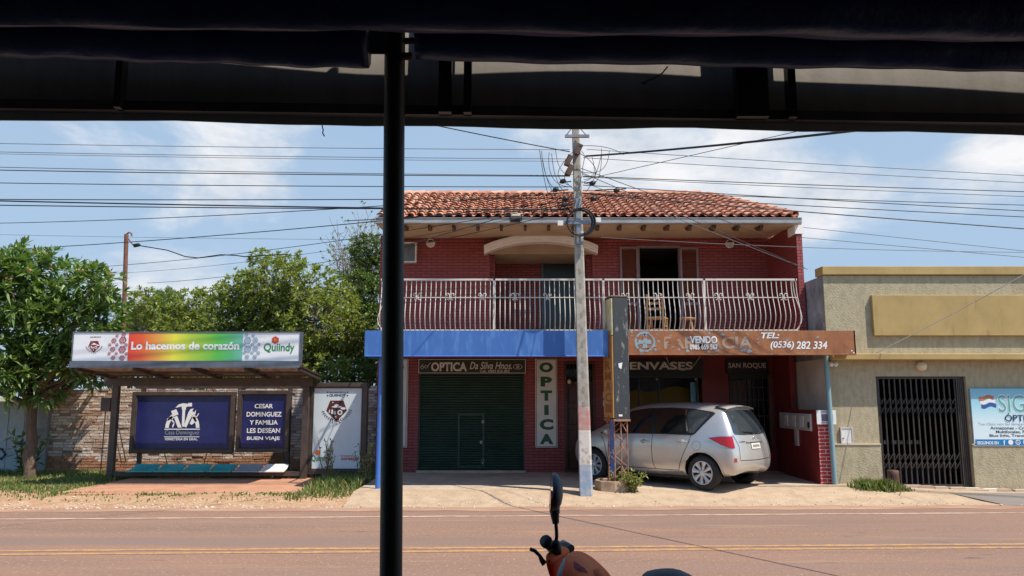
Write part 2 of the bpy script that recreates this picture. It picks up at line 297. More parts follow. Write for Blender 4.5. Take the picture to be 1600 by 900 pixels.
# rainbow print on the shelter header: colour runs along the board itself
def rainbow(name, x0, x1):
    m = bpy.data.materials.new(name); m.use_nodes = True; nt = m.node_tree; N = nt.nodes; L = nt.links; b = N['Principled BSDF']
    b.inputs['Roughness'].default_value = .35
    tc = N.new('ShaderNodeTexCoord'); s = N.new('ShaderNodeSeparateXYZ'); L.new(tc.outputs['Object'], s.inputs[0])
    r = N.new('ShaderNodeMapRange'); r.inputs[1].default_value = x0; r.inputs[2].default_value = x1; L.new(s.outputs[0], r.inputs[0])
    cr = N.new('ShaderNodeValToRGB'); e = cr.color_ramp.elements
    stops = [(0, (.72, .055, .03)), (.12, (.74, .11, .035)), (.27, (.76, .36, .06)), (.40, (.78, .72, .06)), (.55, (.40, .56, .05)), (.78, (.10, .46, .06)), (.9, (.10, .42, .16)), (1, (.16, .44, .36))]
    e[0].position = 0; e[0].color = (*stops[0][1], 1); e[1].position = 1; e[1].color = (*stops[-1][1], 1)
    for p, c in stops[1:-1]: q = e.new(p); q.color = (*c, 1)
    L.new(r.outputs[0], cr.inputs[0]); L.new(cr.outputs[0], b.inputs['Base Color']); return m

# ------------------------------------------------------------------ mesh builder
ORG = {}
class MB:
    def __init__(s): s.v = []; s.f = []; s.mi = []; s.sm = []
    def add(s, vs, fs, mi=0, smooth=False):
        o = len(s.v); s.v += [tuple(q) for q in vs]; s.f += [tuple(i + o for i in f) for f in fs]; s.mi += [mi] * len(fs); s.sm += [smooth] * len(fs); return s
    def box(s, x0, x1, y0, y1, z0, z1, mi=0, skip=''):
        x0, x1 = min(x0, x1), max(x0, x1); y0, y1 = min(y0, y1), max(y0, y1); z0, z1 = min(z0, z1), max(z0, z1)
        vs = [(x0, y0, z0), (x1, y0, z0), (x1, y1, z0), (x0, y1, z0), (x0, y0, z1), (x1, y0, z1), (x1, y1, z1), (x0, y1, z1)]
        fs = {'b': (0, 3, 2, 1), 't': (4, 5, 6, 7), 'f': (0, 1, 5, 4), 'k': (2, 3, 7, 6), 'l': (3, 0, 4, 7), 'r': (1, 2, 6, 5)}
        return s.add(vs, [fs[k] for k in fs if k not in skip], mi)
    def bar(s, p, q, w, h, mi=0, up=(0, 0, 1)):          # rectangular bar between two points
        p = Vector(p); q = Vector(q); d = (q - p).normalized(); up = Vector(up)
        if abs(d.dot(up)) > .98: up = Vector((0, 1, 0))
        a = d.cross(up).normalized(); b = a.cross(d).normalized(); vs = []
        for c in (p, q):
            for i, j in ((-1, -1), (1, -1), (1, 1), (-1, 1)): vs.append(c + a * (i * w / 2) + b * (j * h / 2))
        return s.add(vs, [(0, 1, 2, 3), (7, 6, 5, 4), (0, 4, 5, 1), (1, 5, 6, 2), (2, 6, 7, 3), (3, 7, 4, 0)], mi)
    def tube(s, pts, r, n=6, mi=0, cap=True, smooth=True, closed=False):
        pts = [Vector(p) for p in pts]; m = len(pts); rr = r if isinstance(r, (list, tuple)) else [r] * m
        vs = []; a = None
        for i, p in enumerate(pts):
            if closed: t = (pts[(i + 1) % m] - pts[i - 1])
            else: t = pts[min(i + 1, m - 1)] - pts[max(i - 1, 0)]
            t = t.normalized() if t.length > 1e-9 else Vector((0, 0, 1))
            if a is None:
                a = t.orthogonal().normalized()
            a = (a - t * a.dot(t)); a = a.normalized() if a.length > 1e-6 else t.orthogonal().normalized()
            b = t.cross(a)
            for k in range(n):
                an = 2 * math.pi * k / n; vs.append(p + (a * math.cos(an) + b * math.sin(an)) * rr[i])
        fs = []
        for i in range(m if closed else m - 1):
            i2 = (i + 1) % m
            for k in range(n):
                k2 = (k + 1) % n; fs.append((i * n + k, i * n + k2, i2 * n + k2, i2 * n + k))
        s.add(vs, fs, mi, smooth)
        if cap and not closed: s.add(vs[:n], [tuple(reversed(range(n)))], mi); s.add(vs[-n:], [tuple(range(n))], mi)
        return s
    def lathe(s, prof, c, ax=(0, 0, 1), n=20, mi=0, smooth=True):   # prof: (radius, distance along the axis)
        ax = Vector(ax).normalized(); a = ax.orthogonal().normalized(); b = ax.cross(a); c = Vector(c); vs = []
        for r, h in prof:
            for k in range(n):
                an = 2 * math.pi * k / n; vs.append(c + ax * h + (a * math.cos(an) + b * math.sin(an)) * max(r, 1e-4))
        fs = []
        for i in range(len(prof) - 1):
            for k in range(n):
                k2 = (k + 1) % n; fs.append((i * n + k, i * n + k2, (i + 1) * n + k2, (i + 1) * n + k))
        return s.add(vs, fs, mi, smooth)
    def plate(s, poly, y0, y1, mi=0):                     # polygon in X, Z with thickness in Y (front at y0)
        n = len(poly)
        ar = sum(poly[i][0] * poly[(i + 1) % n][1] - poly[(i + 1) % n][0] * poly[i][1] for i in range(n))
        if ar < 0: poly = poly[::-1]
        vs = [(x, y0, z) for x, z in poly] + [(x, y1, z) for x, z in poly]
        return s.add(vs, [tuple(range(n)), tuple(reversed(range(n, 2 * n)))] + [(i, i + n, (i + 1) % n + n, (i + 1) % n) for i in range(n)], mi)
    def build(s, name, mats, parent=None, local=False, bevel=0, merge=False):
        me = bpy.data.meshes.new(name)
        off = Vector((0, 0, 0)) if (parent is None or local) else ORG.get(parent.name, Vector((0, 0, 0)))
        vs = [(v[0] - off.x, v[1] - off.y, v[2] - off.z) for v in s.v] if off.length else s.v
        me.from_pydata(vs, [], s.f); me.update()
        for m in (mats if isinstance(mats, (list, tuple)) else [mats]): me.materials.append(m)
        me.polygons.foreach_set('material_index', s.mi); me.polygons.foreach_set('use_smooth', s.sm)
        if merge:
            bm = bmesh.new(); bm.from_mesh(me); bmesh.ops.remove_doubles(bm, verts=bm.verts, dist=1e-4); bmesh.ops.recalc_face_normals(bm, faces=bm.faces); bm.to_mesh(me); bm.free()
        o = bpy.data.objects.new(name, me); COL.objects.link(o)
        if parent is not None: o.parent = parent; ORG[o.name] = off.copy()
        if bevel:
            b = o.modifiers.new('bevel', 'BEVEL'); b.width = bevel; b.segments = 2; b.limit_method = 'ANGLE'; b.angle_limit = R(40)
        return o
def tag(o, label=None, cat=None, group=None, kind=None):
    if label: o['label'] = label
    if cat: o['category'] = cat
    if group: o['group'] = group
    if kind: o['kind'] = kind
    return o
def thing(name, loc, label, cat, group=None, rz=0):
    o = bpy.data.objects.new(name, None); COL.objects.link(o); o.location = loc; o.rotation_euler = (0, 0, rz); o.empty_display_size = .2
    ORG[o.name] = Vector(loc); return tag(o, label, cat, group)
def solo(name, mb, m, base, label, cat, group=None, bevel=0):      # a thing that is one mesh, its origin at its base
    b = Vector(base); mb.v = [(v[0] - b.x, v[1] - b.y, v[2] - b.z) for v in mb.v]
    o = mb.build(name, m, None, bevel=bevel); o.location = b; ORG[o.name] = b; return tag(o, label, cat, group)

_fontcache = {}
def glyphs(s, off=0.0):
    if (s, off) in _fontcache: return _fontcache[(s, off)]
    cu = bpy.data.curves.new('t', 'FONT'); cu.body = s; cu.size = 1; cu.offset = off; cu.resolution_u = 3
    o = bpy.data.objects.new('t', cu); me = o.to_mesh()
    v = [tuple(q.co) for q in me.vertices]; f = [tuple(p.vertices) for p in me.polygons]
    o.to_mesh_clear(); bpy.data.objects.remove(o); bpy.data.curves.remove(cu)
    _fontcache[(s, off)] = (v, f); return v, f
def put_text(mb, s, x0, x1, z0, z1, y, off=.012, shear=0.0, mi=0):    # lettering fitted into a rectangle of the plane Y = y, facing -Y
    v, f = glyphs(s, off)
    if not v: return
    vx = [a[0] + shear * a[1] for a in v]; vz = [a[1] for a in v]
    ax, bx, az, bz = min(vx), max(vx), min(vz), max(vz)
    vs = [(x0 + (x - ax) / (bx - ax) * (x1 - x0), y, z0 + (z - az) / (bz - az) * (z1 - z0)) for x, z in zip(vx, vz)]
    mb.add(vs, f, mi)
def px_text(mb, s, p0, p1, Y, **k):      # corners given as spots of the photograph: left top, right bottom
    a = at(p0[0], p0[1], Y); b = at(p1[0], p1[1], Y); put_text(mb, s, a.x, b.x, b.z, a.z, Y, **k)
def wall_holes(mb, x0, x1, z0, z1, y, holes, depth=.18, mi=0, rmi=None):      # sheet facing -Y with openings and their reveals
    xs = sorted({x0, x1} | {h[0] for h in holes} | {h[1] for h in holes}); zs = sorted({z0, z1} | {h[2] for h in holes} | {h[3] for h in holes})
    for i in range(len(xs) - 1):
        for j in range(len(zs) - 1):
            cx = (xs[i] + xs[i + 1]) / 2; cz = (zs[j] + zs[j + 1]) / 2
            if any(h[0] < cx < h[1] and h[2] < cz < h[3] for h in holes): continue
            mb.add([(xs[i], y, zs[j]), (xs[i + 1], y, zs[j]), (xs[i + 1], y, zs[j + 1]), (xs[i], y, zs[j + 1])], [(0, 1, 2, 3)], mi)
    for a, b, c, d in holes:
        r = mi if rmi is None else rmi
        mb.add([(a, y, c), (a, y + depth, c), (a, y + depth, d), (a, y, d)], [(0, 1, 2, 3)], r)
        mb.add([(b, y, c), (b, y + depth, c), (b, y + depth, d), (b, y, d)], [(3, 2, 1, 0)], r)
        mb.add([(a, y, d), (b, y, d), (b, y + depth, d), (a, y + depth, d)], [(3, 2, 1, 0)], r)
        mb.add([(a, y, c), (b, y, c), (b, y + depth, c), (a, y + depth, c)], [(0, 1, 2, 3)], r)
def hx(px, Y, py=560): return at(px, py, Y).x
def hz(py, Y, px=800): return at(px, py, Y).z
def frame(mb, x0, x1, z0, z1, w, y0, y1, mi=0):
    mb.box(x0, x1, y0, y1, z1 - w, z1, mi); mb.box(x0, x1, y0, y1, z0, z0 + w, mi)
    mb.box(x0, x0 + w, y0, y1, z0 + w, z1 - w, mi); mb.box(x1 - w, x1, y0, y1, z0 + w, z1 - w, mi)
def hidden_room(mb, x0, x1, y0, y1, z0, z1):              # five sides of a room behind an opening
    mb.box(x0, x1, y0, y1, z0, z1, skip='f')
def ring_poly(cx, cz, r0, r1, n=20):
    fs = []; vs = []
    for k in range(n):
        a = 2 * math.pi * k / n; vs += [(cx + r0 * math.cos(a), cz + r0 * math.sin(a)), (cx + r1 * math.cos(a), cz + r1 * math.sin(a))]
    for k in range(n): k2 = (k + 1) % n; fs.append((2 * k, 2 * k + 1, 2 * k2 + 1, 2 * k2))
    return vs, fs
def put_ring(mb, cx, cz, r0, r1, y, n=16, mi=0):
    v, f = ring_poly(cx, cz, r0, r1, n); mb.add([(a, y, b) for a, b in v], f, mi)
def put_poly(mb, poly, y, mi=0):
    n = len(poly); ar = sum(poly[i][0] * poly[(i + 1) % n][1] - poly[(i + 1) % n][0] * poly[i][1] for i in range(n))
    if ar < 0: poly = poly[::-1]
    mb.add([(a, y, b) for a, b in poly], [tuple(range(n))], mi)
def put_stroke(mb, pts, w, y, mi=0):                      # flat polyline of width w in the plane Y = y
    for (ax, az), (bx, bz) in zip(pts, pts[1:]):
        d = Vector((bx - ax, bz - az)); d = d.normalized() if d.length > 0 else Vector((1, 0)); n = Vector((-d.y, d.x)) * w / 2; e = d * w * .3
        put_poly(mb, [(ax - e.x + n.x, az - e.y + n.y), (bx + e.x + n.x, bz + e.y + n.y), (bx + e.x - n.x, bz + e.y - n.y), (ax - e.x - n.x, az - e.y - n.y)], y, mi)
def ell(cx, cz, rx, rz, n=20): return [(cx + rx * math.cos(2 * math.pi * k / n), cz + rz * math.sin(2 * math.pi * k / n)) for k in range(n)]

# ================================================================== SETTING
def st(o): o['kind'] = 'structure'; return o
def Ye(x): return 13.33 + .027 * x                        # far edge of the asphalt
def plateau(x):
    if x < 4: return .15
    if x < 6.3: return .15 + .045 * (x - 4) / 2.3
    return max(.06, .195 - .045 * (x - 6.3))
def sstep(t): t = max(0, min(1, t)); return t * t * (3 - 2 * t)
def zs(x, y):
    if x < -2.85: return .10 * sstep((y - Ye(x)) / 1.6)
    return plateau(x) * sstep((y - Ye(x)) / 1.15)
g = MB(); S_ = 2500
g.add([(-S_, -S_, -.06), (S_, -S_, -.06), (S_, S_, -.06), (-S_, S_, -.06)], [(0, 1, 2, 3)]); st(g.build('ground', M['earth']))
g = MB(); g.add([(-120, 6.3 - .03 * 120, 0), (120, 6.3 + .03 * 120, 0), (120, Ye(120), 0), (-120, Ye(-120), 0)], [(0, 1, 2, 3)]); st(g.build('road', M['asphalt']))
def stripe(name, pl, pr, w, m, wob=.012):
    a = atz(*pl, .004); b = atz(*pr, .004); s = (b.y - a.y) / (b.x - a.x); mb = MB(); n = 240; vs = []
    for i in range(n + 1):
        x = -60 + i * .5; y = a.y + s * (x - a.x); r1, r2 = random.uniform(-wob, wob), random.uniform(-wob, wob)
        vs += [(x, y - w / 2 + r1, .004), (x, y + w / 2 + r2, .004)]
    mb.add(vs, [(2 * i, 2 * i + 2, 2 * i + 3, 2 * i + 1) for i in range(n)]); return st(mb.build(name, m))
stripe('road_marking', (0, 860.5), (1600, 850), .10, M['yellowline'])
stripe('road_marking', (0, 866), (1600, 855), .10, M['yellowline'])
stripe('road_marking', (0, 811), (1600, 801), .085, M['whiteline'], .02)
# dust shoulder between the white line and the kerb
g = MB(); vs = []
for i in range(241):
    x = -60 + i * .5; vs += [(x, Ye(x) - .42 + random.uniform(-.1, .1), .003), (x, Ye(x) + .02, .003)]
g.add(vs, [(2 * i, 2 * i + 2, 2 * i + 3, 2 * i + 1) for i in range(240)])
M['shoulder'] = mat('dusty_shoulder', (.33, .18, .115), .95, var=(.44, .27, .17), vscale=3, vstretch=(.3, 1, 1), bump=.6, bscale=45, extra=[((.25, .13, .09), 40, (1, 1, 1), .6, .75)])
st(g.build('road_shoulder', M['shoulder']))
def sheet(name, x0, x1, nx, yf, yb, ny, m, dz=0.0, rough=0.0):
    mb = MB(); vs = []
    for i in range(nx + 1):
        x = x0 + (x1 - x0) * i / nx; a, b = yf(x), yb(x)
        for j in range(ny + 1):
            y = a + (b - a) * j / ny; vs.append((x, y, zs(x, y) + dz + (random.uniform(-rough, rough) if 0 < j < ny else 0)))
    mb.add(vs, [(i * (ny + 1) + j, (i + 1) * (ny + 1) + j, (i + 1) * (ny + 1) + j + 1, i * (ny + 1) + j + 1) for i in range(nx) for j in range(ny)], 0, True)
    return st(mb.build(name, m))
sheet('dirt_verge', -45, -2.86, 220, lambda x: Ye(x) - .02 + .05 * math.sin(x * 2.1) + .04 * math.sin(x * 5.3), lambda x: 18.6, 30, M['dirt'], .002, .012)
edge = lambda x: 14.42 + .05 * math.sin(x * 1.7) + .03 * math.sin(x * 4.1) + (0 if x < 4.6 else .35 * (x - 4.6))
sheet('sidewalk_apron', -2.85, 30, 160, lambda x: Ye(x) - .03 + .04 * math.sin(x * 2.7) + .025 * math.sin(x * 7.1), lambda x: edge(x) + .06, 14, M['sand'], .004, .004)
sheet('sidewalk', -2.85, 6.2, 60, lambda x: min(edge(x), 17.5), lambda x: 17.95, 12, M['paving'])
sheet('sidewalk', 6.2, 30, 40, lambda x: 14.5, lambda x: 15.4, 4, M['sand'], -.001)
# paving joints along the front edge
g = MB()
for k in range(9):
    x = -2.4 + k * .62
    g.add([(x - .008, 14.5, zs(x, 14.5) + .004), (x + .008, 14.5, zs(x, 14.5) + .004), (x + .13, 15.35, .154), (x + .114, 15.35, .154)], [(0, 1, 2, 3)])
for y in (15.0, 15.36, 16.2): g.add([(-2.8, y, .154), (1.0, y, .154), (1.0, y + .014, .154), (-2.8, y + .014, .154)], [(0, 1, 2, 3)])
M['joint'] = mat('paving_joint', (.62, .50, .37), .95); st(g.build('sidewalk_joints', M['joint']))
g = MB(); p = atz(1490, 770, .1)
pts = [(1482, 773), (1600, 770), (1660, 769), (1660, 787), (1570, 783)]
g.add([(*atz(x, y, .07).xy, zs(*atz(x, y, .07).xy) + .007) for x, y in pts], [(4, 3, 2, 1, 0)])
shadow_patch = st(g.build('sidewalk_slab', M['slab']))  # shadow on the ground, laid down as a thin dark grey sheet
g = MB()
for k in range(30):
    x = 7.4 + k * .3 + random.uniform(-.05, .05); y = 14.93 + random.uniform(-.01, .01); h = random.uniform(.02, .05); z = zs(x, y)
    g.box(x, x + random.uniform(.24, .3), y - .06, y + .05 + random.uniform(0, .03), z - .05, z + h)
st(g.build('kerb', M['stone']))
g = MB(); sx = .03
g.add([(-14, -6, .45), (14, -6, .45), (14, 4.5, .45), (-14, 4.5, .45), (-14, 6.1, .02), (14, 6.9, .02), (-14, 6.0, -.05), (14, 6.8, -.05)], [(0, 1, 2, 3), (3, 2, 5, 4), (4, 5, 7, 6)])
st(g.build('near_pavement', M['nearpave']))
g = MB(); g.box(-14, 14, -3.2, -3.0, .4, 4); st(g.build('wall_behind_camera', M['room']))  # unseen shop wall, added to keep the awning's inside dark

# ================================================================== TWO STOREY BUILDING
YF = 17.8; G0 = .15
BLD = thing('two_storey_building', (1.5, YF, G0), 'two storey dark red brick building with clay tile roof and white railed balcony', 'building')
xl, xr = hx(593, YF, 450), 6.02
# ground floor wall with openings
sh = (hx(655, YF), hx(819.5, YF), G0, hz(582, YF)); sgt = hz(562, YF)
dr = (hx(884, YF), hx(926, YF), G0 + .02, hz(566, YF))
sw = (hx(962, YF), hx(1096, YF), G0 + .02, hz(566, YF))
sr = (hx(1137, YF), hx(1200, YF), .62, hz(566, YF))
zslab = 3.0
g = MB(); wall_holes(g, xl, sw[0] - .06, G0 - .05, zslab, YF, [(sh[0], sh[1], sh[2], sh[3]), dr], .2)
g.box(xl, xl + .15, YF + .02, 24, G0 - .05, zslab, skip='f')
g.build('ground_floor_wall', M['brick'], BLD)
g = MB(); wall_holes(g, sw[0] - .06, xr, G0 - .05, zslab, YF, [sw, sr], .22); g.box(xr, xr + .12, 16.75, YF + .3, G0 - .05, zslab)
g.box(xr, xr + .12, YF + .3, 24, G0 - .05, zslab)
g.build('plastered_wall', M['redwall'], BLD)
g = MB(); g.box(xl, xr, 23.9, 24, 0, 5.4); g.build('rear_wall', M['redwall'], BLD)
# roller shutter with wicket door
rs = MB(); n = 40; z0, z1 = sh[2], sh[3]; vs = []; prof = []
for i in range(n):
    za = z0 + (z1 - z0) * i / n; zb = z0 + (z1 - z0) * (i + 1) / n; d = (zb - za)
    prof += [(0.0, za), (-.016, za + d * .3), (-.02, za + d * .55), (-.012, za + d * .85), (0.006, za + d * .97)]
for y, z in prof: vs += [(sh[0], YF + .08 + y, z), (sh[1], YF + .08 + y, z)]
rs.add(vs, [(2 * i, 2 * i + 1, 2 * i + 3, 2 * i + 2) for i in range(len(prof) - 1)], 0, False)
rs.box(sh[0], sh[0] + .04, YF + .02, YF + .12, z0, z1); rs.box(sh[1] - .04, sh[1], YF + .02, YF + .12, z0, z1)
rsh = rs.build('roller_shutter', M['darkgreen'], BLD)
wx0, wx1, wz1 = hx(716, YF), hx(757.5, YF), hz(646, YF)
wk = MB(); frame(wk, wx0, wx1, z0 + .08, wz1, .05, YF + .05, YF + .072); wk.build('wicket_frame', M['darkgreen'], rsh)
for py in (659, 691, 720):
    lk = MB(); x, z = hx(755 if py != 691 else 752.5, YF), hz(py, YF)
    if py == 720: lk.tube([(x + .035 * math.cos(a * .63), YF + .03, z + .035 * math.sin(a * .63)) for a in range(10)], .007, 6, closed=True); lk.box(x - .02, x + .02, YF + .02, YF + .04, z - .07, z - .035)
    else: lk.box(x - .03, x + .03, YF + .012, YF + .035, z - .04, z + .035)
    lk.build('lock', M['greymetal'], rsh, bevel=.005)
st_ = MB(); st_.box(sh[0] - .02, sh[1] + .02, YF - .12, YF + .05, G0 - .03, G0 + .045); st_.build('doorstep', M['paving'], BLD, bevel=.01)
# wooden door with barred fanlight
d = MB(); zt = hz(598, YF); d.box(dr[0], dr[1], YF + .1, YF + .15, dr[2], zt - .03)
nx_, nz_ = 2, 4; w = (dr[1] - dr[0]) / nx_; h = (zt - .05 - dr[2]) / nz_
for i in range(nx_):
    for j in range(nz_): d.box(dr[0] + i * w + .06, dr[0] + (i + 1) * w - .06, YF + .075, YF + .102, dr[2] + j * h + .07, dr[2] + (j + 1) * h - .05)
dd = d.build('front_door', M['doorwood'], BLD, bevel=.012)
d = MB(); frame(d, dr[0] - .05, dr[1] + .05, dr[2] - .02, dr[3] + .02, .06, YF - .02, YF + .12); d.box(dr[0], dr[1], YF + .05, YF + .12, zt - .03, zt + .03); d.build('door_frame', M['doorwood'], dd)
d = MB(); d.box(dr[0], dr[1], YF + .12, YF + .14, zt, dr[3]); fl = d.build('fanlight', M['carglass'], dd)
d = MB()
for k in range(1, 7): x = dr[0] + (dr[1] - dr[0]) * k / 7; d.box(x - .008, x + .008, YF + .05, YF + .07, zt, dr[3])
for k in (1, 2): z = zt + (dr[3] - zt) * k / 3; d.box(dr[0], dr[1], YF + .045, YF + .06, z - .008, z + .008)
d.build('bars', M['black'], dd)
d = MB(); d.lathe([(.0, -.06), (.035, -.05), (.045, 0), (.03, .04), (.0, .05)], (hx(889, YF), YF - .06, hz(614 - 18, YF)), (0, 0, 1), 12); d.build('bell_lamp', M['lampglass'], dd)
# shop window of the packaging shop
zg = hz(591, YF)
d = MB(); d.box(sw[0], sw[1], YF - .10, YF + .16, zg, hz(581, YF)); d.build('shutter_box', M['signblack'], BLD)
d = MB(); d.add([(sw[0], YF + .14, sw[2]), (sw[1], YF + .14, sw[2]), (sw[1], YF + .14, zg), (sw[0], YF + .14, zg)], [(0, 1, 2, 3)])
win_glass = mat('shop_glass', (.9, .9, .9), .02, spec=.5); bsdf = win_glass.node_tree.nodes['Principled BSDF']; bsdf.inputs['Transmission Weight'].default_value = 1; bsdf.inputs['IOR'].default_value = 1.12
sg = d.build('shop_window', win_glass, BLD)
d = MB()
for px in (964, 999, 1030, 1090): x = hx(px, YF); d.box(x - .02, x + .02, YF + .10, YF + .18, sw[2], zg)
d.build('window_frame', M['black'], sg)
d = MB(); top = [(hx(px, YF + .5), hz(py, YF + .5)) for px, py in ((962, 618), (985, 612), (995, 608), (1006, 613), (1018, 611), (1032, 609), (1045, 604), (1058, 604), (1072, 607), (1080, 610), (1096, 611))]
d.plate([(top[0][0], .5)] + top + [(top[-1][0], .5)], YF + .5, YF + .53); d.build('display_cloth', M['yellowcloth'], sg)
d = MB(); d.box(sw[0], sw[1], YF + .8, YF + .82, .3, zg); d.build('curtain', M['greycurtain'], sg)
d = MB(); d.box(hx(1077, YF + .2), hx(1087, YF + .2), YF + .19, YF + .195, hz(628, YF), hz(597, YF)); d.build('notice', M['ltblue'], sg)
for px in (1026, 1087):
    d = MB(); d.lathe([(0, -.03), (.025, -.025), (.025, .02), (0, .03)], (hx(px, YF), YF + .06, hz(592.5, YF)), (0, 1, 0), 10); d.build('small_lamp', M['lampglass'], sg)
# san roque window
d = MB(); d.box(sr[0], sr[1], YF - .06, YF + .15, hz(592, YF), hz(583, YF)); d.build('shutter_box', M['signblack'], BLD)
d = MB(); d.box(sr[0], sr[1], YF + .14, YF + .16, sr[2], hz(590, YF)); wn = d.build('window', M['carglass'], BLD)
d = MB()
for k in range(9): x = sr[0] + (sr[1] - sr[0]) * k / 8; d.box(x - .008, x + .008, YF + .10, YF + .115, sr[2], hz(590, YF))
for py in (605, 625, 650): z = hz(py, YF); d.box(sr[0], sr[1], YF + .095, YF + .11, z - .008, z + .008)
d.build('window_grille', M['brownmetal'], wn)
d = MB(); d.box(sr[0] + .05, sr[0] + .42, YF + .125, YF + .135, sr[2], hz(594, YF)); d.build('curtain', M['doorwood'], wn)
d = MB(); d.box(sr[1] - .035, sr[1] + .04, YF - .07, YF - .02, .75, hz(585, YF)); d.build('shutter_rail', M['wood'], wn, bevel=.005)
# canopy: slab, fascias, posts
YC = 14.42
zc0, zc1 = hz(556.5, YC), hz(516.5, YC)
g = MB(); g.box(hx(571, YC, 536) + .02, 6.05, YC + .03, YF + .02, 2.86, zc1 - .02); M['slabfloor'] = mat('terracotta_floor', (.42, .27, .20), .8, var=(.34, .21, .155), vscale=3); sl = g.build('balcony_slab', M['slabfloor'], BLD)
g = MB(); x0 = hx(571, YC, 536); xm = hx(950, YC, 536); n = 24
for i in range(n):
    a = x0 + (xm - x0) * i / n; b = x0 + (xm - x0) * (i + 1) / n; w1, w2 = .006 * math.sin(i * 1.9), .006 * math.sin((i + 1) * 1.9)
    g.add([(a, YC - .01 + w1, zc0), (b, YC - .01 + w2, zc0), (b, YC - .012, zc1), (a, YC - .012, zc1), (a, YC + .02, zc0), (b, YC + .02, zc0), (b, YC + .02, zc1), (a, YC + .02, zc1)], [(0, 1, 2, 3), (3, 2, 6, 7), (4, 5, 1, 0), (5, 4, 7, 6)], 0, False)
g.box(x0 - .012, x0, YC - .01, YF - 1.4, zc0, zc1)
g.build('canopy_fascia', M['blue'], BLD)['label'] = 'sky blue painted sheet metal fascia under the balcony'
g = MB(); g.tube([(x0, YC - .014, zc0), (xm, YC - .014, zc0)], .012, 6); g.build('fascia_edge', M['bluepost'], BLD)
YR = YC - .02; rx0, rx1 = hx(951, YR, 536), hx(1337, YR, 536); rz0, rz1 = hz(553.5, YR), hz(516.5, YR)
g = MB(); g.box(rx0, rx1, YR, YR + .035, rz0, rz1); g.box(rx0, rx1, YR - .012, YR + .05, rz0 - .015, rz0 + .012); g.box(rx1 - .03, rx1, YR, YR + .5, rz0, rz1)
rb = g.build('fascia_board', M['rust'], BLD, bevel=.003); rb['label'] = 'long rusty fascia board with old painted pharmacy lettering'
yt = YR - .004
g = MB(); px_text(g, 'TEL:', (1189, 519.5), (1218, 528.8), yt, off=.03, shear=.25)
px_text(g, '(0536)', (1203.5, 533), (1241, 546.5), yt, off=.02, shear=.2); px_text(g, '282 334', (1243.5, 533.2), (1293, 545.4), yt, off=.02, shear=.2)
g.build('phone_lettering', M['letterwhite'], rb)
g = MB(); px_text(g, 'VENDO', (1077.7, 525), (1121, 536.6), yt - .003, off=.03); px_text(g, '0985 659 567', (1077.7, 538), (1121.6, 546.2), yt - .003, off=.02); g.build('for_sale_lettering', M['letterwhite'], rb)
g = MB(); px_text(g, 'FARMACIA', (1037, 525.6), (1175.7, 545), yt + .001, off=.03)
g.build('ghost_lettering', M['ghost'], rb)
c = at(1007.5, 534, yt); g = MB(); put_ring(g, c.x, c.z, .155, .195, yt + .001, 24); put_poly(g, [(c.x + a * .04, c.z + b * .04) for a, b in ((-1, -3), (1, -3), (1, -1), (3, -1), (3, 1), (1, 1), (1, 3), (-1, 3), (-1, 1), (-3, 1), (-3, -1), (-1, -1))], yt); g.build('cross_emblem', M['ghostblue'], rb)
# rusty board patches of peeled light blue
g = MB(); rp = random.Random(3)
for k in range(34):
    px = rp.choice([rp.uniform(985, 1030), rp.uniform(1110, 1185), rp.uniform(985, 1190)]); py = rp.choice([rp.uniform(518, 524), rp.uniform(540, 550), rp.uniform(518, 550)]); c = at(px, py, yt); r = rp.uniform(.015, .05)
    put_poly(g, [(c.x + r * rp.uniform(.4, 1.5) * math.cos(a * .785), c.z + .8 * r * rp.uniform(.4, 1.3) * math.sin(a * .785)) for a in range(8)], yt + .002)
g.build('peeled_paint', M['ghostblue'], rb)
g = MB()
for px, py in ((1331, 548), (1334, 551)): c = at(px, py, yt); put_poly(g, ell(c.x, c.z, .014, .014, 10), yt)
g.build('rivets', M['letterwhite'], rb)
pb = atz(590, 765, .13); g = MB(); g.tube([(pb.x, pb.y, .08), (pb.x + .02, pb.y, 2.63)], .048, 10); g.build('canopy_post', M['bluepost'], BLD)['label'] = 'bright blue canopy post at the left end'
pb = Vector((hx(955, 15.4, 640), 15.4, .15)); g = MB(); g.tube([(pb.x, pb.y, .1), (pb.x, pb.y, 2.63)], .042, 10); g.build('canopy_post', M['bluepost'], BLD)['label'] = 'blue canopy post beside the sign pylon'
pb = Vector((hx(1304.5, 14.95, 755), 14.95, .19)); pt = at(1290.5, 556, 14.95); g = MB(); g.tube([(pb.x, pb.y, .12), (pt.x, pb.y, 2.63)], .047, 10); g.build('canopy_post', M['greenpost'], BLD)['label'] = 'leaning faded teal canopy post at the right end'
# upper storey
zf = zc1 - .02; zt = hz(372, YF)
rc = (hx(765, YF, 450), hx(926, YF, 450), zf, hz(394, YF)); dw = (hx(999, YF, 450), hx(1063, YF, 450), zf, hz(386, YF))
g = MB(); wall_holes(g, xl, xr, zf - .05, 5.62, YF, [rc, dw], .2); g.box(xl, xl + .15, YF + .02, 24, zslab, 5.62, skip='f'); g.box(xr, xr + .12, YF + .01, 24, zslab, 5.62)
g.build('upper_wall', M['brick'], BLD)
g = MB(); g.box(xr, xr + .12, 15.95, YF, zf - .05, 5.5); g.build('wing_wall', M['brick'], BLD)
g = MB(); g.box(xl, xr, YF - .035, YF - .002, zt - .1, zt + .02); g.build('brick_course', M['brick'], BLD)
g = MB(); g.box(rc[0], rc[0] + .12, YF + .2, YF + 1.5, zf, 5.5); g.box(rc[1] - .12, rc[1], YF + .2, YF + 1.5, zf, 5.5); g.box(rc[0], rc[1], YF + 1.5, YF + 1.6, zf, 5.5); pr = g.build('porch_wall', M['brick'], BLD)
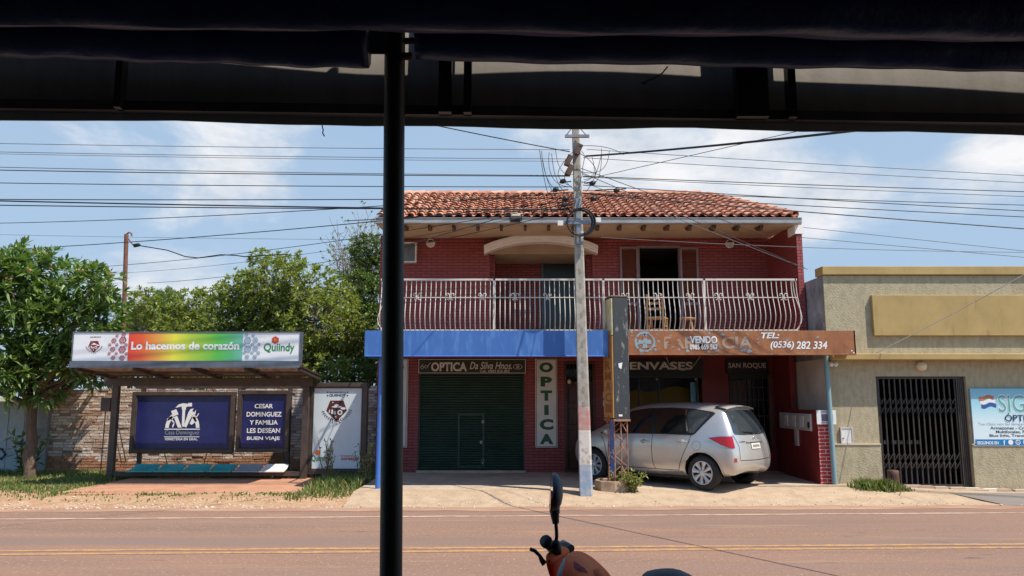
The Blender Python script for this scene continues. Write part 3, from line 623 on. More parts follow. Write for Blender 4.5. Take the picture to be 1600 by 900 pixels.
g = MB(); g.box(rc[0], rc[1], YF + .1, YF + 1.5, rc[3] - .02, rc[3] + .03); g.build('porch_ceiling', M['cream'], pr)
y2 = YF + 1.5; g = MB(); g.box(hx(848, y2, 450), hx(901, y2, 450), y2 - .04, y2 + .02, zf, hz(408, y2)); pd = g.build('porch_door', M['tealdoor'], BLD)
g = MB(); frame(g, hx(846, y2, 450), hx(903, y2, 450), zf, hz(406, y2), .05, y2 - .07, y2 - .03); g.build('door_frame', M['slate'], pd)
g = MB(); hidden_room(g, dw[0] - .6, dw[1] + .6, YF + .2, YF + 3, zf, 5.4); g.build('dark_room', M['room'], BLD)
hood = MB(); hl, hr = at(757, 391, YF), at(932, 391, YF); ap = at(845, 373, YF).z; n = 24; sec = [(-.26, -.03), (-.26, .02), (-.30, .03), (-.30, .08), (-.34, .09), (-.34, .15), (0, .16), (0, -.03)]; vs = []
for i in range(n + 1):
    t = i / n; x = hl.x + (hr.x - hl.x) * t; z = hl.z - .1 + (ap - hl.z) * (1 - (2 * t - 1) ** 2) ** .9
    for y, dz in sec: vs.append((x, YF + y, z + dz))
k = len(sec); hood.add(vs, [(i * k + j, (i + 1) * k + j, (i + 1) * k + (j + 1) % k, i * k + (j + 1) % k) for i in range(n) for j in range(k)] + [tuple(range(k)), tuple(reversed(range(n * k, n * k + k)))])
hood.build('arched_hood', M['cream_light'], BLD, merge=True)
g = MB(); poly = []
for i in range(n + 1):
    t = i / n; x = hl.x + (hr.x - hl.x) * t
    if rc[0] < x < rc[1]: poly.append((x, hl.z - .1 + (ap - hl.z) * (1 - (2 * t - 1) ** 2) ** .9 + .04))
g.plate([(rc[0], rc[3] - .05), (rc[1], rc[3] - .05)] + poly[::-1], YF - .012, YF + .03); M['tan'] = mat('tan_plaster', (.40, .28, .17), .7, var=(.34, .23, .14), vscale=2); g.build('arch_infill', M['tan'], BLD)
for pa, pb_, lab in (((969, 386), (998, 520), 'grey louvred window shutter standing open left of the balcony doorway'), ((1063, 387), (1092, 520), 'red brown louvred window shutter right of the balcony doorway')):
    a, b = hx(pa[0], YF, 450), hx(pb_[0], YF, 450); t = hz(pa[1], YF); s = MB(); frame(s, a, b, zf + .03, t, .05, YF - .06, YF - .01, 0); s.box(a, b, YF - .062, YF - .012, zf + .9, zf + .97, 0)
    for q in range(44):
        z = zf + .09 + q * (t - zf - .16) / 44; s.add([(a + .05, YF - .05, z), (b - .05, YF - .05, z), (b - .05, YF - .016, z + .045), (a + .05, YF - .016, z + .045)], [(0, 1, 2, 3)], 1)
    s.build('window_shutter', [M['lilacframe'], M['shutterwood']], BLD)['label'] = lab
g = MB(); frame(g, dw[0] - .03, dw[1] + .03, zf, dw[3] + .03, .05, YF - .02, YF + .1); g.build('window_frame', M['lilacframe'], BLD)
for px, py in ((673, 380), (1140, 381)):
    c = at(px, py, YF); g = MB(); g.lathe([(.105, 0), (.105, -.03), (.085, -.04), (.08, -.02)], c, (0, 1, 0), 24)
    for q in range(-3, 4): w = math.sqrt(max(0, .08 ** 2 - (q * .022) ** 2)); g.box(c.x - w, c.x + w, YF - .035, YF - .015, c.z + q * .022 - .007, c.z + q * .022 + .007)
    g.lathe([(.08, -.01), (.0, -.01)], c, (0, 1, 0), 24); g.build('round_vent', M['cream_light'], BLD)
# eave, gutter, rafters
YE = 15.85; ze = hz(345, YE); exl, exr = hx(588, YE, 345), hx(1250, YE, 345)
g = MB(); g.add([(exl, YE, ze - .07), (exr, YE, ze - .07), (exr, YF + .02, zt + .0), (exl, YF + .02, zt + .0), (exl, YE, ze - .04), (exr, YE, ze - .04), (exr, YF + .02, zt + .05), (exl, YF + .02, zt + .05)], [(3, 2, 1, 0), (4, 5, 6, 7), (0, 1, 5, 4)]); g.build('soffit', M['cream'], BLD)
g = MB(); g.box(xr - .03, xr + .15, 15.93, 16.35, ze - .26, ze - .07); g.build('corner_capital', M['cream_light'], BLD)
for px in [632, 670, 708, 746, 783, 821, 858, 897, 935, 970, 1008, 1045, 1080, 1118, 1155, 1192]:
    x = hx(px, YE, 352); g = MB(); zr = ze - .075
    g.add([(x - .03, YE + .06, zr), (x + .03, YE + .06, zr), (x + .03, YE + .06, zr - .05), (x - .03, YE + .06, zr - .05), (x - .03, YE + .5, zr + .02), (x + .03, YE + .5, zr + .02), (x + .03, YE + .36, zr - .06), (x - .03, YE + .36, zr - .06), (x + .03, YE + .16, zr - .11), (x - .03, YE + .16, zr - .11)],
          [(0, 3, 2, 1), (3, 9, 8, 2), (9, 7, 6, 8), (7, 4, 5, 6), (0, 4, 7, 9, 3), (1, 2, 8, 6, 5)]); g.build('rafter_tail', M['wood'], BLD)
gz0, gz1 = hz(349, YE - .1), hz(340, YE - .1); g = MB(); yy = YE - .1
for a, b in ((exl, exr),):
    pr_ = [(yy + .12, gz0 + .0), (yy + .01, gz0), (yy, gz0 + .015), (yy, gz1 - .02), (yy - .012, gz1 - .012), (yy - .012, gz1), (yy + .015, gz1), (yy + .015, gz0 + .03), (yy + .12, gz0 + .03)]
    vs = [(x, y, z) for x in (a, b) for y, z in pr_]; k = len(pr_)
    g.add(vs, [(j, j + 1, k + j + 1, k + j) for j in range(k - 1)] + [tuple(range(k))[::-1], tuple(range(k, 2 * k))])
g.build('gutter', M['gutter'], BLD)
# barrel tile roof
YG = 18.85; zr = at(860, 305, YG).z; ez = gz1 + .01; ey = YE - .02
rxl = exl; rxr = exr; ridge_r = hx(1105, YG, 305)
sl_len = math.hypot(YG - ey, zr - ez); sy, sz = (YG - ey) / sl_len, (zr - ez) / sl_len; rows = 11; pitch = .205; rl = sl_len / rows
cov = MB(); pan = MB(); ncol = int((rxr - rxl) / pitch); rt = random.Random(11)
for c in range(ncol):
    xc = rxl + (c + .5) * pitch
    for r in range(rows):
        s0 = r * rl - .02; s1 = s0 + rl * 1.22; lim = rxr - (rxr - ridge_r) * ((s0 + s1) / 2 / sl_len)
        if xc > lim: continue
        xx = xc + rt.uniform(-.012, .012); lift = rt.uniform(0, .012); tw = rt.uniform(-.012, .012)
        for (mbx, rad0, rad1, base, sgn) in ((cov, .082, .066, .045, 1), (pan, .09, .078, .05, -1)):
            vs = []; xb = xx if sgn > 0 else xx + pitch / 2
            for s, rad, up, dx in ((s0, rad0, .030 + lift, -tw), (s1, rad1, 0.0, tw)):
                for k in range(7):
                    an = math.pi * k / 6; ox = -rad * math.cos(an); oz = sgn * rad * math.sin(an) * (.72 if sgn > 0 else .5) + up + base * (1 if sgn < 0 else .6)
                    vs.append((xb + ox + dx, ey + s * sy - oz * sz, ez + s * sz + oz * sy))
            fs = [(k, k + 1, k + 8, k + 7) for k in range(6)]
            mbx.add(vs, fs, 0, True)
            if sgn > 0:       # thickness at the lower lip
                vv = vs[:7] + [(x + 0, y + .018 * sz + .0, z - .018 * sy) for x, y, z in vs[:7]]
                mbx.add(vv, [(k + 1, k, k + 7, k + 8) for k in range(6)])
rf = MB(); rf.add([(rxl, ey, ez - .01), (rxr, ey, ez - .01), (ridge_r, YG, zr - .01), (rxl, YG, zr - .01), (rxr, 24, ez), (rxl, 24, ez)], [(0, 1, 2, 3), (1, 4, 2), (3, 2, 4, 5)])
roof = rf.build('roof', M['tilepan'], BLD)
cov.build('cover_tiles', M['tile'], roof); pan.build('pan_tiles', M['tilepan'], roof)
g = MB(); hz_ = zr + .02
for i in range(int((ridge_r - rxl) / .33)):
    x = rxl + i * .33; g.tube([(x, YG + rt.uniform(-.01, .01), hz_), (x + .36, YG, hz_ + .012)], [.085, .1], 10, cap=False)
p0 = Vector((ridge_r, YG, hz_)); p1 = Vector((rxr, ey, ez + .05)); L_ = (p1 - p0).length
for i in range(int(L_ / .33)):
    g.tube([p0.lerp(p1, i * .33 / L_), p0.lerp(p1, min(1, (i * .33 + .36) / L_))], [.075, .09], 10, cap=False)
g.build('ridge_tiles', M['tile'], roof)
# balcony railing with pot-bellied bars
YB = 14.62; bz0, bz1 = zf + .045, hz(435.5, YB); bxl, bxr = hx(597, YB, 436), hx(1243, YB, 436)
RAIL = MB(); zm = hz(465.5, YB)
RAIL.box(bxl, bxr, YB - .02, YB + .02, bz1 - .035, bz1); RAIL.box(bxl, bxr, YB - .015, YB + .015, bz0 - .02, bz0 + .012)
RAIL.box(bxl - .02, bxl + .02, YB - .02, YF - .05, bz1 - .035, bz1); RAIL.box(bxl - .015, bxl + .015, YB, YF - .05, bz0 - .02, bz0 + .012)
RAIL.box(bxr - .02, bxr + .02, YB - .02, YB + .2, bz1 - .035, bz1)
rail = RAIL.build('balcony_railing', M['railwhite'], BLD)
BUL = [(0, 0), (.12, .005), (.25, .02), (.38, .06), (.5, .11), (.62, .155), (.72, .175), (.82, .155), (.92, .085), (1, 0)]
def bulge(z): 
    t = (bz1 - z) / (bz1 - bz0)
    for (a, p), (b, q) in zip(BUL, BUL[1:]):
        if a <= t <= b: return p + (q - p) * (t - a) / (b - a)
    return 0
g = MB(); g.bar((bxl, YB - bulge(zm) - .008, zm), (bxr, YB - bulge(zm) - .008, zm), .014, .016); g.build('middle_rail', M['railwhite'], rail)
nb = 84; bars = []
for i in range(nb + 1):
    x = bxl + (bxr - bxl) * i / nb; g = MB(); g.tube([(x, YB - b, bz1 - .01 - (bz1 - bz0) * t) for t, b in BUL], .0082, 5); bars.append((g, x))
for i in range(4):
    y = YB + .6 + i * .7; g = MB(); g.tube([(bxl - b, y, bz1 - .01 - (bz1 - bz0) * t) for t, b in BUL], .0095, 5); bars.append((g, None))
for i in range(1):
    y = YB + .15 + i * .42; g = MB(); g.tube([(bxr + b * .8, y, bz1 - .01 - (bz1 - bz0) * t) for t, b in BUL], .0095, 5); bars.append((g, None))
for g, x in bars: g.build('baluster', M['railwhite'], rail)
for px in (772, 943, 1101):
    x = hx(px, YB, 470); g = MB(); g.box(x - .02, x + .02, YB - .02, YB + .02, bz0, bz1); g.build('rail_post', M['railwhite'], rail)
for px in (653, 704, 754, 805, 855, 905, 976, 1026, 1077, 1121, 1170, 1222):
    x = hx(px, YB, 465); y = YB - bulge(zm) - .02; g = MB()
    for s in (-1, 1):
        g.tube([(x + s * .012, y, zm - .04), (x + s * .012, y, zm + .04), (x + s * .035, y, zm + .078), (x + s * .065, y, zm + .07), (x + s * .075, y, zm + .045), (x + s * .058, y, zm + .035)], .009, 5)
        g.tube([(x + s * .012, y, zm - .02), (x + s * .03, y, zm - .05), (x + s * .055, y, zm - .04)], .008, 5)
    g.box(x - .03, x + .03, y - .012, y + .012, zm - .02, zm - .004); g.build('scroll_ornament', M['railwhite'], rail)
# floodlight on the gutter
c = at(806, 336, YE - .2); fl = thing('floodlight', (c.x, YE - .2, gz1), 'white floodlight mounted above the gutter of the tiled roof', 'lamp')
g = MB(); g.bar((c.x - .11, YE - .24, c.z - .02), (c.x + .11, YE - .24, c.z - .02), .14, .09, up=(0, -.5, 1)); g.build('lamp_housing', M['greymetal'], fl, bevel=.01)
g = MB(); g.box(c.x - .09, c.x + .09, YE - .33, YE - .315, c.z - .045, c.z + .02); g.build('lens', M['lampglass'], fl)
g = MB(); g.box(c.x - .10, c.x + .10, YE - .26, YE - .1, c.z - .12, c.z - .075); [g.tube([(c.x + s * .12, YE - .2, c.z - .13), (c.x + s * .12, YE - .22, c.z)], .012, 5) for s in (-1, 1)]; g.build('bracket', M['black'], fl)
# air conditioner
a, b = at(619, 379, YF - .05), at(651, 411, YF - .05); ac = thing('air_conditioner', (a.x, YF - .2, b.z), 'white boxed window air conditioner set in the upper brick wall', 'air conditioner')
g = MB(); g.box(a.x, b.x, YF - .1, YF + .2, b.z, a.z, skip='f'); frame(g, a.x, b.x, b.z, a.z, .035, YF - .12, YF - .08); g.build('casing', M['white'], ac)
g = MB(); g.box(a.x + .03, b.x - .03, YF - .06, YF - .05, b.z + .03, a.z - .03)
for k in range(9): x = a.x + .05 + k * .045; g.box(x, x + .008, YF - .085, YF - .06, b.z + .03, a.z - .03)
g.build('grille', M['greymetal'], ac)
# chair and stool on the balcony
def leg(mb, p, q, w=.035): mb.bar(p, q, w, w)
cx = at(1027, 505, 15.8).x; cy = 15.8
ch = thing('wooden_chair', (cx, cy, zf), 'pale pine chair with ladder back on the balcony', 'chair', rz=R(-25)); ch.scale = (.88, .88, .88)
for s in (-1, 1):
    g = MB(); g.bar((s * .19, -.17, 0), (s * .18, -.2, 1.0), .04, .035); g.build('leg', M['pine'], ch, local=True)
    g = MB(); g.bar((s * .18, .19, 0), (s * .18, .19, .43), .038, .038); g.build('leg', M['pine'], ch, local=True)
g = MB(); g.box(-.21, .21, -.2, .22, .43, .465); g.build('seat', M['pine'], ch, local=True, bevel=.008)
g = MB()
for z in (.62, .75, .88): g.box(-.18, .18, -.2, -.18, z, z + .06)
g.build('backrest', M['pine'], ch, local=True)
g = MB(); g.box(-.18, .18, .18, .2, .2, .23); g.box(-.19, -.165, -.18, .19, .25, .28); g.box(.165, .19, -.18, .19, .25, .28); g.build('stretcher', M['pine'], ch, local=True)
cx = at(1074, 505, 15.8).x; so = thing('wooden_stool', (cx, cy, zf), 'small pale wooden stool on the balcony right of the chair', 'stool')
g = MB(); g.lathe([(.0, .37), (.16, .37), (.165, .385), (.16, .40), (0, .40)], (0, 0, 0), (0, 0, 1), 20); g.build('seat', M['pine'], so, local=True)
for a in range(4):
    c_, s_ = math.cos(a * 1.571 + .6), math.sin(a * 1.571 + .6); g = MB(); g.bar((c_ * .17, s_ * .17, 0), (c_ * .1, s_ * .1, .375), .03, .03); g.build('leg', M['pine'], so, local=True)
g = MB()
for a in range(4):
    c_, s_ = math.cos(a * 1.571 + .6), math.sin(a * 1.571 + .6); c2, s2 = math.cos((a + 1) * 1.571 + .6), math.sin((a + 1) * 1.571 + .6); g.bar((c_ * .15, s_ * .15, .15), (c2 * .15, s2 * .15, .15), .018, .018)
g.build('stretcher', M['pine'], so, local=True)

# shop signs on the red building
def sign_board(name, x0, x1, z0, z1, y, th, m, label, bevel=.004):
    g = MB(); g.box(x0, x1, y, y + th, z0, z1); o = solo(name, g, m, ((x0 + x1) / 2, y, z0), label, 'sign', bevel=bevel); return o
ys = YF - .05; a, b = at(655, 562, ys), at(820.5, 582.8, ys)
s1 = sign_board('shop_sign', a.x, b.x, b.z, a.z, ys, .05, M['signdark'], 'dark wide sign over the green roller shutter with glasses and an eye'); yt = ys - .004
g = MB(); px_text(g, 'OPTICA', (673.8, 566), (729.6, 580.3), yt, off=.035); g.build('lettering', M['lettercream'], s1)
g = MB(); px_text(g, 'Da Silva Hnos.', (734, 565.5), (800, 577), yt, off=.012, shear=.3); px_text(g, 'Cel.: 0983 816 802', (750, 577.8), (796.5, 582), yt, off=.015); g.build('script_lettering', M['lettercream'], s1)
g = MB(); c = at(809, 573, yt)
for k, (r1, r2) in enumerate(((.10, .05), (.085, .038))): pass
e1 = [(c.x + .1 * math.cos(t), c.z + .055 * math.sin(t)) for t in [2 * math.pi * k / 24 for k in range(25)]]; put_stroke(g, e1, .012, yt); put_ring(g, c.x, c.z, .02, .034, yt); put_poly(g, ell(c.x, c.z, .012, .012), yt); g.build('eye_emblem', M['lettercream'], s1)
g = MB(); c = at(663, 573, yt)
put_ring(g, c.x - .05, c.z - .02, .028, .037, yt); put_ring(g, c.x + .04, c.z, .028, .037, yt); put_stroke(g, [(c.x - .015, c.z - .01), (c.x + .005, c.z)], .01, yt); put_stroke(g, [(c.x + .077, c.z), (c.x + .11, c.z + .06), (c.x + .14, c.z + .085)], .01, yt); put_stroke(g, [(c.x - .06, c.z + .015), (c.x - .03, c.z + .06)], .01, yt); g.build('glasses_emblem', M['lettercream'], s1)
g = MB(); frame(g, a.x - .012, b.x + .012, b.z - .005, a.z + .012, .012, ys - .006, ys + .03); g.build('sign_frame', M['lettercream'], s1)
def vertical_sign(px0, px1, label):
    a, b = at(px0, 560.5, ys), at(px1, 699.5, ys); w = at(871, 630, ys).x - at(836.5, 630, ys).x; x0 = at(px0, 630, ys).x if px0 > 700 else at(px1, 630, ys).x - w; x1 = x0 + w
    s = sign_board('shop_sign', x0, x1, b.z, a.z, ys, .05, M['panelcream'], label, .012)
    g = MB(); zz = [(566, 582), (588.5, 604), (610, 626.2), (632.8, 648.5), (654.6, 671.8), (678, 694)]
    for ch_, (p, q) in zip('OPTICA', zz):
        za, zb = hz(q, ys), hz(p, ys); wd = w * (.62 if ch_ in 'OCA' else .52 if ch_ in 'PT' else .2); xc = (x0 + x1) / 2; put_text(g, ch_, xc - wd / 2, xc + wd / 2, za, zb, yt, off=.06)
    g.build('lettering', M['lettergreen'], s)
    g = MB(); frame(g, x0 + .02, x1 - .02, b.z + .02, a.z - .02, .01, ys - .005, ys + .005); g.build('border', M['signdark'], s)
vertical_sign(836.5, 871, 'cream vertical sign with green letters right of the roller shutter')
vertical_sign(600, 637, 'cream vertical sign with green letters left of the roller shutter')
a, b = at(960, 562, YF - .12), at(1099, 582, YF - .12)
s2 = sign_board('shop_sign', a.x, b.x, b.z, a.z, YF - .12, .12, M['signblack'], 'black wide sign above the packaging shop window'); yt = YF - .124
g = MB(); px_text(g, 'ENVASES', (983.6, 565.5), (1082.5, 577.6), yt, off=.028); g.build('lettering', M['lettercream'], s2)
g = MB(); g.tube([at(px, py, YF - .14) for px, py in ((1041, 558), (1046, 570), (1055, 575), (1066, 579), (1078, 576), (1085, 570), (1090, 563), (1094, 557))], .007, 5); g.build('loose_cable', M['lettercream'], s2)
a, b = at(1135, 561.5, YF - .1), at(1200, 583, YF - .1)
s3 = sign_board('shop_sign', a.x, b.x, b.z, a.z, YF - .1, .1, M['signblack'], 'small black sign over the narrow barred window behind the car'); yt = YF - .104
g = MB(); px_text(g, 'SAN ROQUE', (1138, 567), (1197, 576.3), yt, off=.01); g.build('lettering', M['lettercream'], s3)
# small notices by the wooden door
for px, py in ((947, 617), (947, 630)):
    a = at(px, py, YF - .01); g = MB(); g.box(a.x - .07, a.x + .07, YF - .012, YF - .004, a.z - .07, a.z + .07); solo('notice', g, M['paper'], (a.x, YF - .01, a.z - .07), 'small white paper notice %s on the red wall beside the wooden door' % ('upper' if py < 620 else 'lower'), 'notice')

# ================================================================== NEIGHBOURING SHOP ON THE RIGHT
YS = 15.1
SHOP = thing('single_storey_shop', (8, YS, .1), 'low olive stucco shop with mustard parapet band and folding grille door', 'building')
sxl = hx(1285, YS, 430); sxr = 24; zt0 = hz(417, YS); zled = hz(556, YS)
gd = (hx(1368, YS, 590), hx(1508.5, YS, 590), hz(761.5, YS), hz(588, YS))
g = MB(); wall_holes(g, sxl, sxr, -.05, zled - .03, YS, [gd], .35); g.build('lower_wall', M['stucco'], SHOP)
g = MB(); g.box(sxl, sxr, YS - .03, YS + .25, zled + .02, zt0 - .18, skip='b'); g.build('upper_wall', M['stucco'], SHOP)
g = MB(); g.box(sxl - .03, sxr, YS - .09, YS + .3, zt0 - .17, zt0, skip='')
n = len(g.v); g.build('parapet_band', M['mustard'], SHOP, bevel=.01)
g = MB(); g.box(sxl - .02, sxr, YS - .20, YS + .02, zled - .09, zled + .03); g.v = [(x, y - (.10 if y < YS - .1 else 0), z) for x, y, z in g.v]; g.build('ledge', M['mustard'], SHOP, bevel=.012)
g = MB(); g.box(hx(1360, YS, 490), 16, YS - .11, YS - .03, hz(525, YS), hz(462, YS)); g.build('blank_sign_panel', M['mustard'], SHOP, bevel=.008)
g = MB(); g.box(sxl, sxl + .2, YS + .001, 24, -.05, zled - .05, skip='f'); g.build('side_wall', M['whitewall'], SHOP)
g = MB(); g.box(sxl - .006, sxl + .2, YS + .02, 24, zled - .05, zt0 - .18, skip='fb'); g.box(sxl + .2, sxr, 23.8, 24, 0, zt0 - .05); g.add([(sxl + .2, YS, zt0 - .15), (sxr, YS, zt0 - .15), (sxr, 24, zt0 - .15), (sxl + .2, 24, zt0 - .15)], [(0, 1, 2, 3)]); g.build('bare_cement_wall', M['greywall'], SHOP)
zd = hz(695, YS)
g = MB()
for a, b in ((sxl, gd[0] - .0), (gd[1] + .0, sxr)): g.box(a, b, YS - .035, YS - .002, -.05, zd)
g.build('plinth', M['stucco'], SHOP)
g = MB()
for a, b in ((sxl, gd[0]), (gd[1], sxr)): g.box(a, b, YS - .05, YS - .003, zd, zd + .025)
g.build('plinth_trim', M['cream'], SHOP)
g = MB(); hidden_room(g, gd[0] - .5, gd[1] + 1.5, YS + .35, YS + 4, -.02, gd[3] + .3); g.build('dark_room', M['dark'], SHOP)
g = MB(); g.box(gd[0] - .05, gd[1] + .12, YS - .26, YS + .33, -.05, gd[2] - .01); g.build('doorstep', M['sand'], SHOP, bevel=.01)
G = MB(); frame(G, gd[0] + .01, gd[1] - .01, gd[2], gd[3], .05, YS + .06, YS + .12); gr = G.build('folding_grille', M['grille'], SHOP)
nb_ = 15; wbar = (gd[1] - gd[0] - .16) / nb_
for k in range(nb_):
    x = gd[0] + .08 + k * wbar; g = MB(); g.box(x - .012, x + .012, YS + .07, YS + .10, gd[2] + .04, gd[3] - .05)
    g.build('bar', M['grille'], gr)
for k in range(4):
    x = gd[1] - .05 - k * .035; g = MB(); g.box(x - .012, x + .012, YS + .05, YS + .09, gd[2] + .04, gd[3] - .05); g.build('bar', M['grille'], gr)
g = MB(); H_ = gd[3] - gd[2]
for zb in (.16, .66):
    for k in range(nb_ - 1):
        x = gd[0] + .08 + k * wbar
        for j in range(2):
            za = gd[2] + H_ * zb + j * .16
            g.bar((x, YS + .06, za), (x + wbar, YS + .06, za + .16), .013, .008, up=(0, 1, 0)); g.bar((x, YS + .105, za + .16), (x + wbar, YS + .105, za), .013, .008, up=(0, 1, 0))
g.build('scissor_links', M['grille'], gr)
g = MB(); 
for k in range(7): x = gd[0] + .5 + k * .17; g.box(x, x + .1, YS + 1.6, YS + 1.65, hz(694, YS + 1.6), hz(688, YS + 1.6))
g.build('shelf_items', M['meter'], SHOP)
g = MB(); g.box(gd[0] + .3, gd[1] + .3, YS + 1.5, YS + 1.9, 0, .42); g.build('counter', M['room'], SHOP)
c = at(1439.5, 572, YS - .02); lp = thing('round_wall_lamp', (c.x, YS, c.z), 'round cream wall lamp above the folding grille door', 'lamp')
g = MB(); g.lathe([(.0, -.11), (.05, -.10), (.085, -.06), (.095, -.02)], c, (0, 1, 0), 24); g.build('diffuser', M['lampglass'], lp)
g = MB(); g.lathe([(.095, -.02), (.1, -.01), (.1, .018)], c, (0, 1, 0), 24); g.build('lamp_base', M['cream'], lp)
g = MB(); g.tube([(c.x - .02, YS - .03, c.z + .08), (c.x - .15, YS - .04, c.z + .18), (c.x - .22, YS - .1, zled - .095)], .008, 5); g.build('cable', M['cream'], lp)
a, b = at(1313, 669, YS), at(1331, 692, YS); mb_ = thing('meter_box', (a.x, YS, b.z), 'small white meter box sunk in the olive stucco wall', 'meter box')
g = MB(); g.box(a.x, b.x, YS - .035, YS - .001, b.z, a.z); g.build('cover', M['white'], mb_, bevel=.004)
g = MB(); frame(g, a.x - .015, b.x + .015, b.z - .015, a.z + .015, .02, YS - .045, YS - .002); g.build('box_frame', M['meter'], mb_)
g = MB(); g.lathe([(0, -.05), (.012, -.045), (.012, -.03)], (a.x + .03, YS, (a.z + b.z) / 2 - .05), (0, 1, 0), 10); g.build('lock', M['black'], mb_)
# optician's board on the shop
ya = YS - .05; a, b = at(1515, 607, ya), at(1524, 697, ya); x0 = at(1519, 650, ya).x; W = 3.3
sb = sign_board('shop_sign', x0, x0 + W, b.z, a.z, ya, .03, M['ltblue'], 'pale blue optician board with large green letters on the olive shop wall'); yt = ya - .003
cr_ = M['ltblue'].node_tree; N = cr_.nodes; tc = N.new('ShaderNodeTexCoord'); sp = N.new('ShaderNodeSeparateXYZ'); cr_.links.new(tc.outputs['Object'], sp.inputs[0]); rp_ = N.new('ShaderNodeValToRGB')
mr = N.new('ShaderNodeMapRange'); mr.inputs[2].default_value = a.z - b.z; cr_.links.new(sp.outputs[2], mr.inputs[0]); cr_.links.new(mr.outputs[0], rp_.inputs[0]); e = rp_.color_ramp.elements
e[0].color = (.74, .80, .82, 1); e[1].color = (.20, .50, .64, 1); q = e.new(.45); q.color = (.62, .78, .82, 1); q = e.new(.72); q.color = (.36, .66, .76, 1)
cr_.links.new(rp_.outputs[0], N['Principled BSDF'].inputs['Base Color'])
g = MB(); za, zb = hz(697, ya), hz(686.5, ya); put_poly(g, [(x0 + .02, za + .012), (x0 + W - .02, za + .012), (x0 + W - .02, zb), (x0 + .02, zb)], yt); g.build('blue_bar', M['barblue'], sb)
g = MB(); put_text(g, 'SIGA', at(1558, 630, ya).x, at(1625, 630, ya).x, hz(645, ya), hz(616, ya), yt, off=.035); g.build('letter_outline', M['signwhite'], sb)
g = MB(); put_text(g, 'SIGA', at(1559.5, 630, ya).x, at(1623.5, 630, ya).x, hz(643.6, ya), hz(617.5, ya), yt - .003, off=.0); g.build('lettering', M['siggreen'], sb)
g = MB(); px_text(g, 'ÓPTICA', (1569.5, 645.5), (1624, 658.5), yt - .006, off=.012); g.build('lettering', M['dknavy'], sb)
g = MB(); px_text(g, 'Tus Ojos son las lámparas de tu cuerpo', (1528, 660.5), (1648, 665.5), yt, off=.0); g.build('small_lettering', M['textpale'], sb)
g = MB(); px_text(g, 'Armazones - Cristales', (1547, 666.3), (1620, 671), yt, off=.02); px_text(g, 'Multifocales, Fotocromáticos', (1556, 672.3), (1648, 677.6), yt, off=.02); px_text(g, 'Blue light, Transitions', (1546, 678.4), (1618, 683.8), yt, off=.02); g.build('small_lettering', M['textgrey'], sb)
g = MB(); px_text(g, 'SEGUINOS EN', (1526.5, 689.5), (1560.5, 694.5), yt - .003, off=.03); px_text(g, 'f', (1567.6, 687.8), (1571, 695.4), yt - .003, off=.04)
for px in (1579, 1590.3, 1602): c = at(px, 691, ya); put_ring(g, c.x, c.z, .034 if px > 1580 else .0, .048, yt - .003, 18)
c = at(1590.3, 691, ya); put_stroke(g, [(c.x - .012, c.z + .014), (c.x - .006, c.z - .004), (c.x + .014, c.z - .012)], .012, yt - .003); g.build('bar_lettering', M['letterwhite'], sb)
for py, m in ((622.5, 'flagred'), (628.5, 'signwhite'), (634.5, 'flagblue')):
    g = MB(); pts = [(1529 + .35 * (py - 622) + k * 2.9, py + 1.5 * math.sin(k * .95) - k * .25) for k in range(9)]; up = [(at(x, y - 3, ya)) for x, y in pts]; dn = [at(x, y + 3, ya) for x, y in pts]
    g.add([(p.x, yt, p.z) for p in up] + [(p.x, yt, p.z) for p in dn], [(k + 1, k, k + 9, k + 10) for k in range(8)]); g.build('flag_print', M[m], sb)
# security lamps under the ledge corner
c = at(1300, 569, YS - .12); sl_ = thing('security_lamp', (c.x, YS - .1, c.z), 'small twin white spotlights beneath the mustard ledge at the shop corner', 'lamp')
for dx in (-.04, .06): g = MB(); g.lathe([(0, -.05), (.04, -.05), (.045, 0), (.02, .05), (0, .05)], (c.x + dx, YS - .14, c.z), (.3 if dx > 0 else -.3, 1, .3), 12); g.build('lamp_head', M['white'], sl_)
g = MB(); g.box(c.x - .03, c.x + .05, YS - .1, YS - .002, c.z + .03, c.z + .06); g.build('bracket', M['cream'], sl_)
# wooden stump and grass tuft in front of the grille
p = atz(1397, 765, .12); g = MB(); g.lathe([(.115, -.05), (.11, .1), (.10, .3), (.105, .385), (.09, .395), (0, .40)], (p.x, p.y, .08), (.01, 0, 1), 14)
solo('wooden_stump', g, M['wood'], (p.x, p.y, .1), 'short dark wooden post stump before the folding grille', 'post')

# ================================================================== LOW RED WALL WITH METERS
lx0, lx1, ly0, ly1 = 5.90, 6.19, 14.98, 17.2
ly0 = 15.02; zl = hz(641.5, ly0); lx0 = hx(1280, ly0, 700); lx1 = sxl - .0
lx1 = lx0 + .27
LW = thing('low_red_wall', ((lx0 + lx1) / 2, ly0, .17), 'low red wall with brick end beside the silver car', 'wall')
g = MB(); g.box(lx0, lx1, ly0 + .02, 17.0, .05, zl); g.build('wall_body', M['redwall'], LW)
g = MB(); g.box(lx0, lx1, ly0, ly0 + .02, .05, zl - .28); g.build('brick_end', M['brick_bright'], LW)
xa = lx0 - .04; ya_, yb_ = None, None
def yat(px, py, X):                                       # depth at which the column of a pixel meets the plane x = X
    a, b, c = ray(px, py); return b * X / a
y0_, y1_ = yat(1266, 660, xa), yat(1218, 660, xa)
mp = thing('electricity_meters', (xa, y0_, 1.1), 'white electricity meter panel fixed along the low red wall', 'meter panel')
zA, zB = at(1240, 646, 15.8).z, at(1240, 672, 15.8).z
g = MB(); g.box(xa, lx0, y0_, y1_, zB, zA); g.build('panel', M['meter'], mp, bevel=.01)
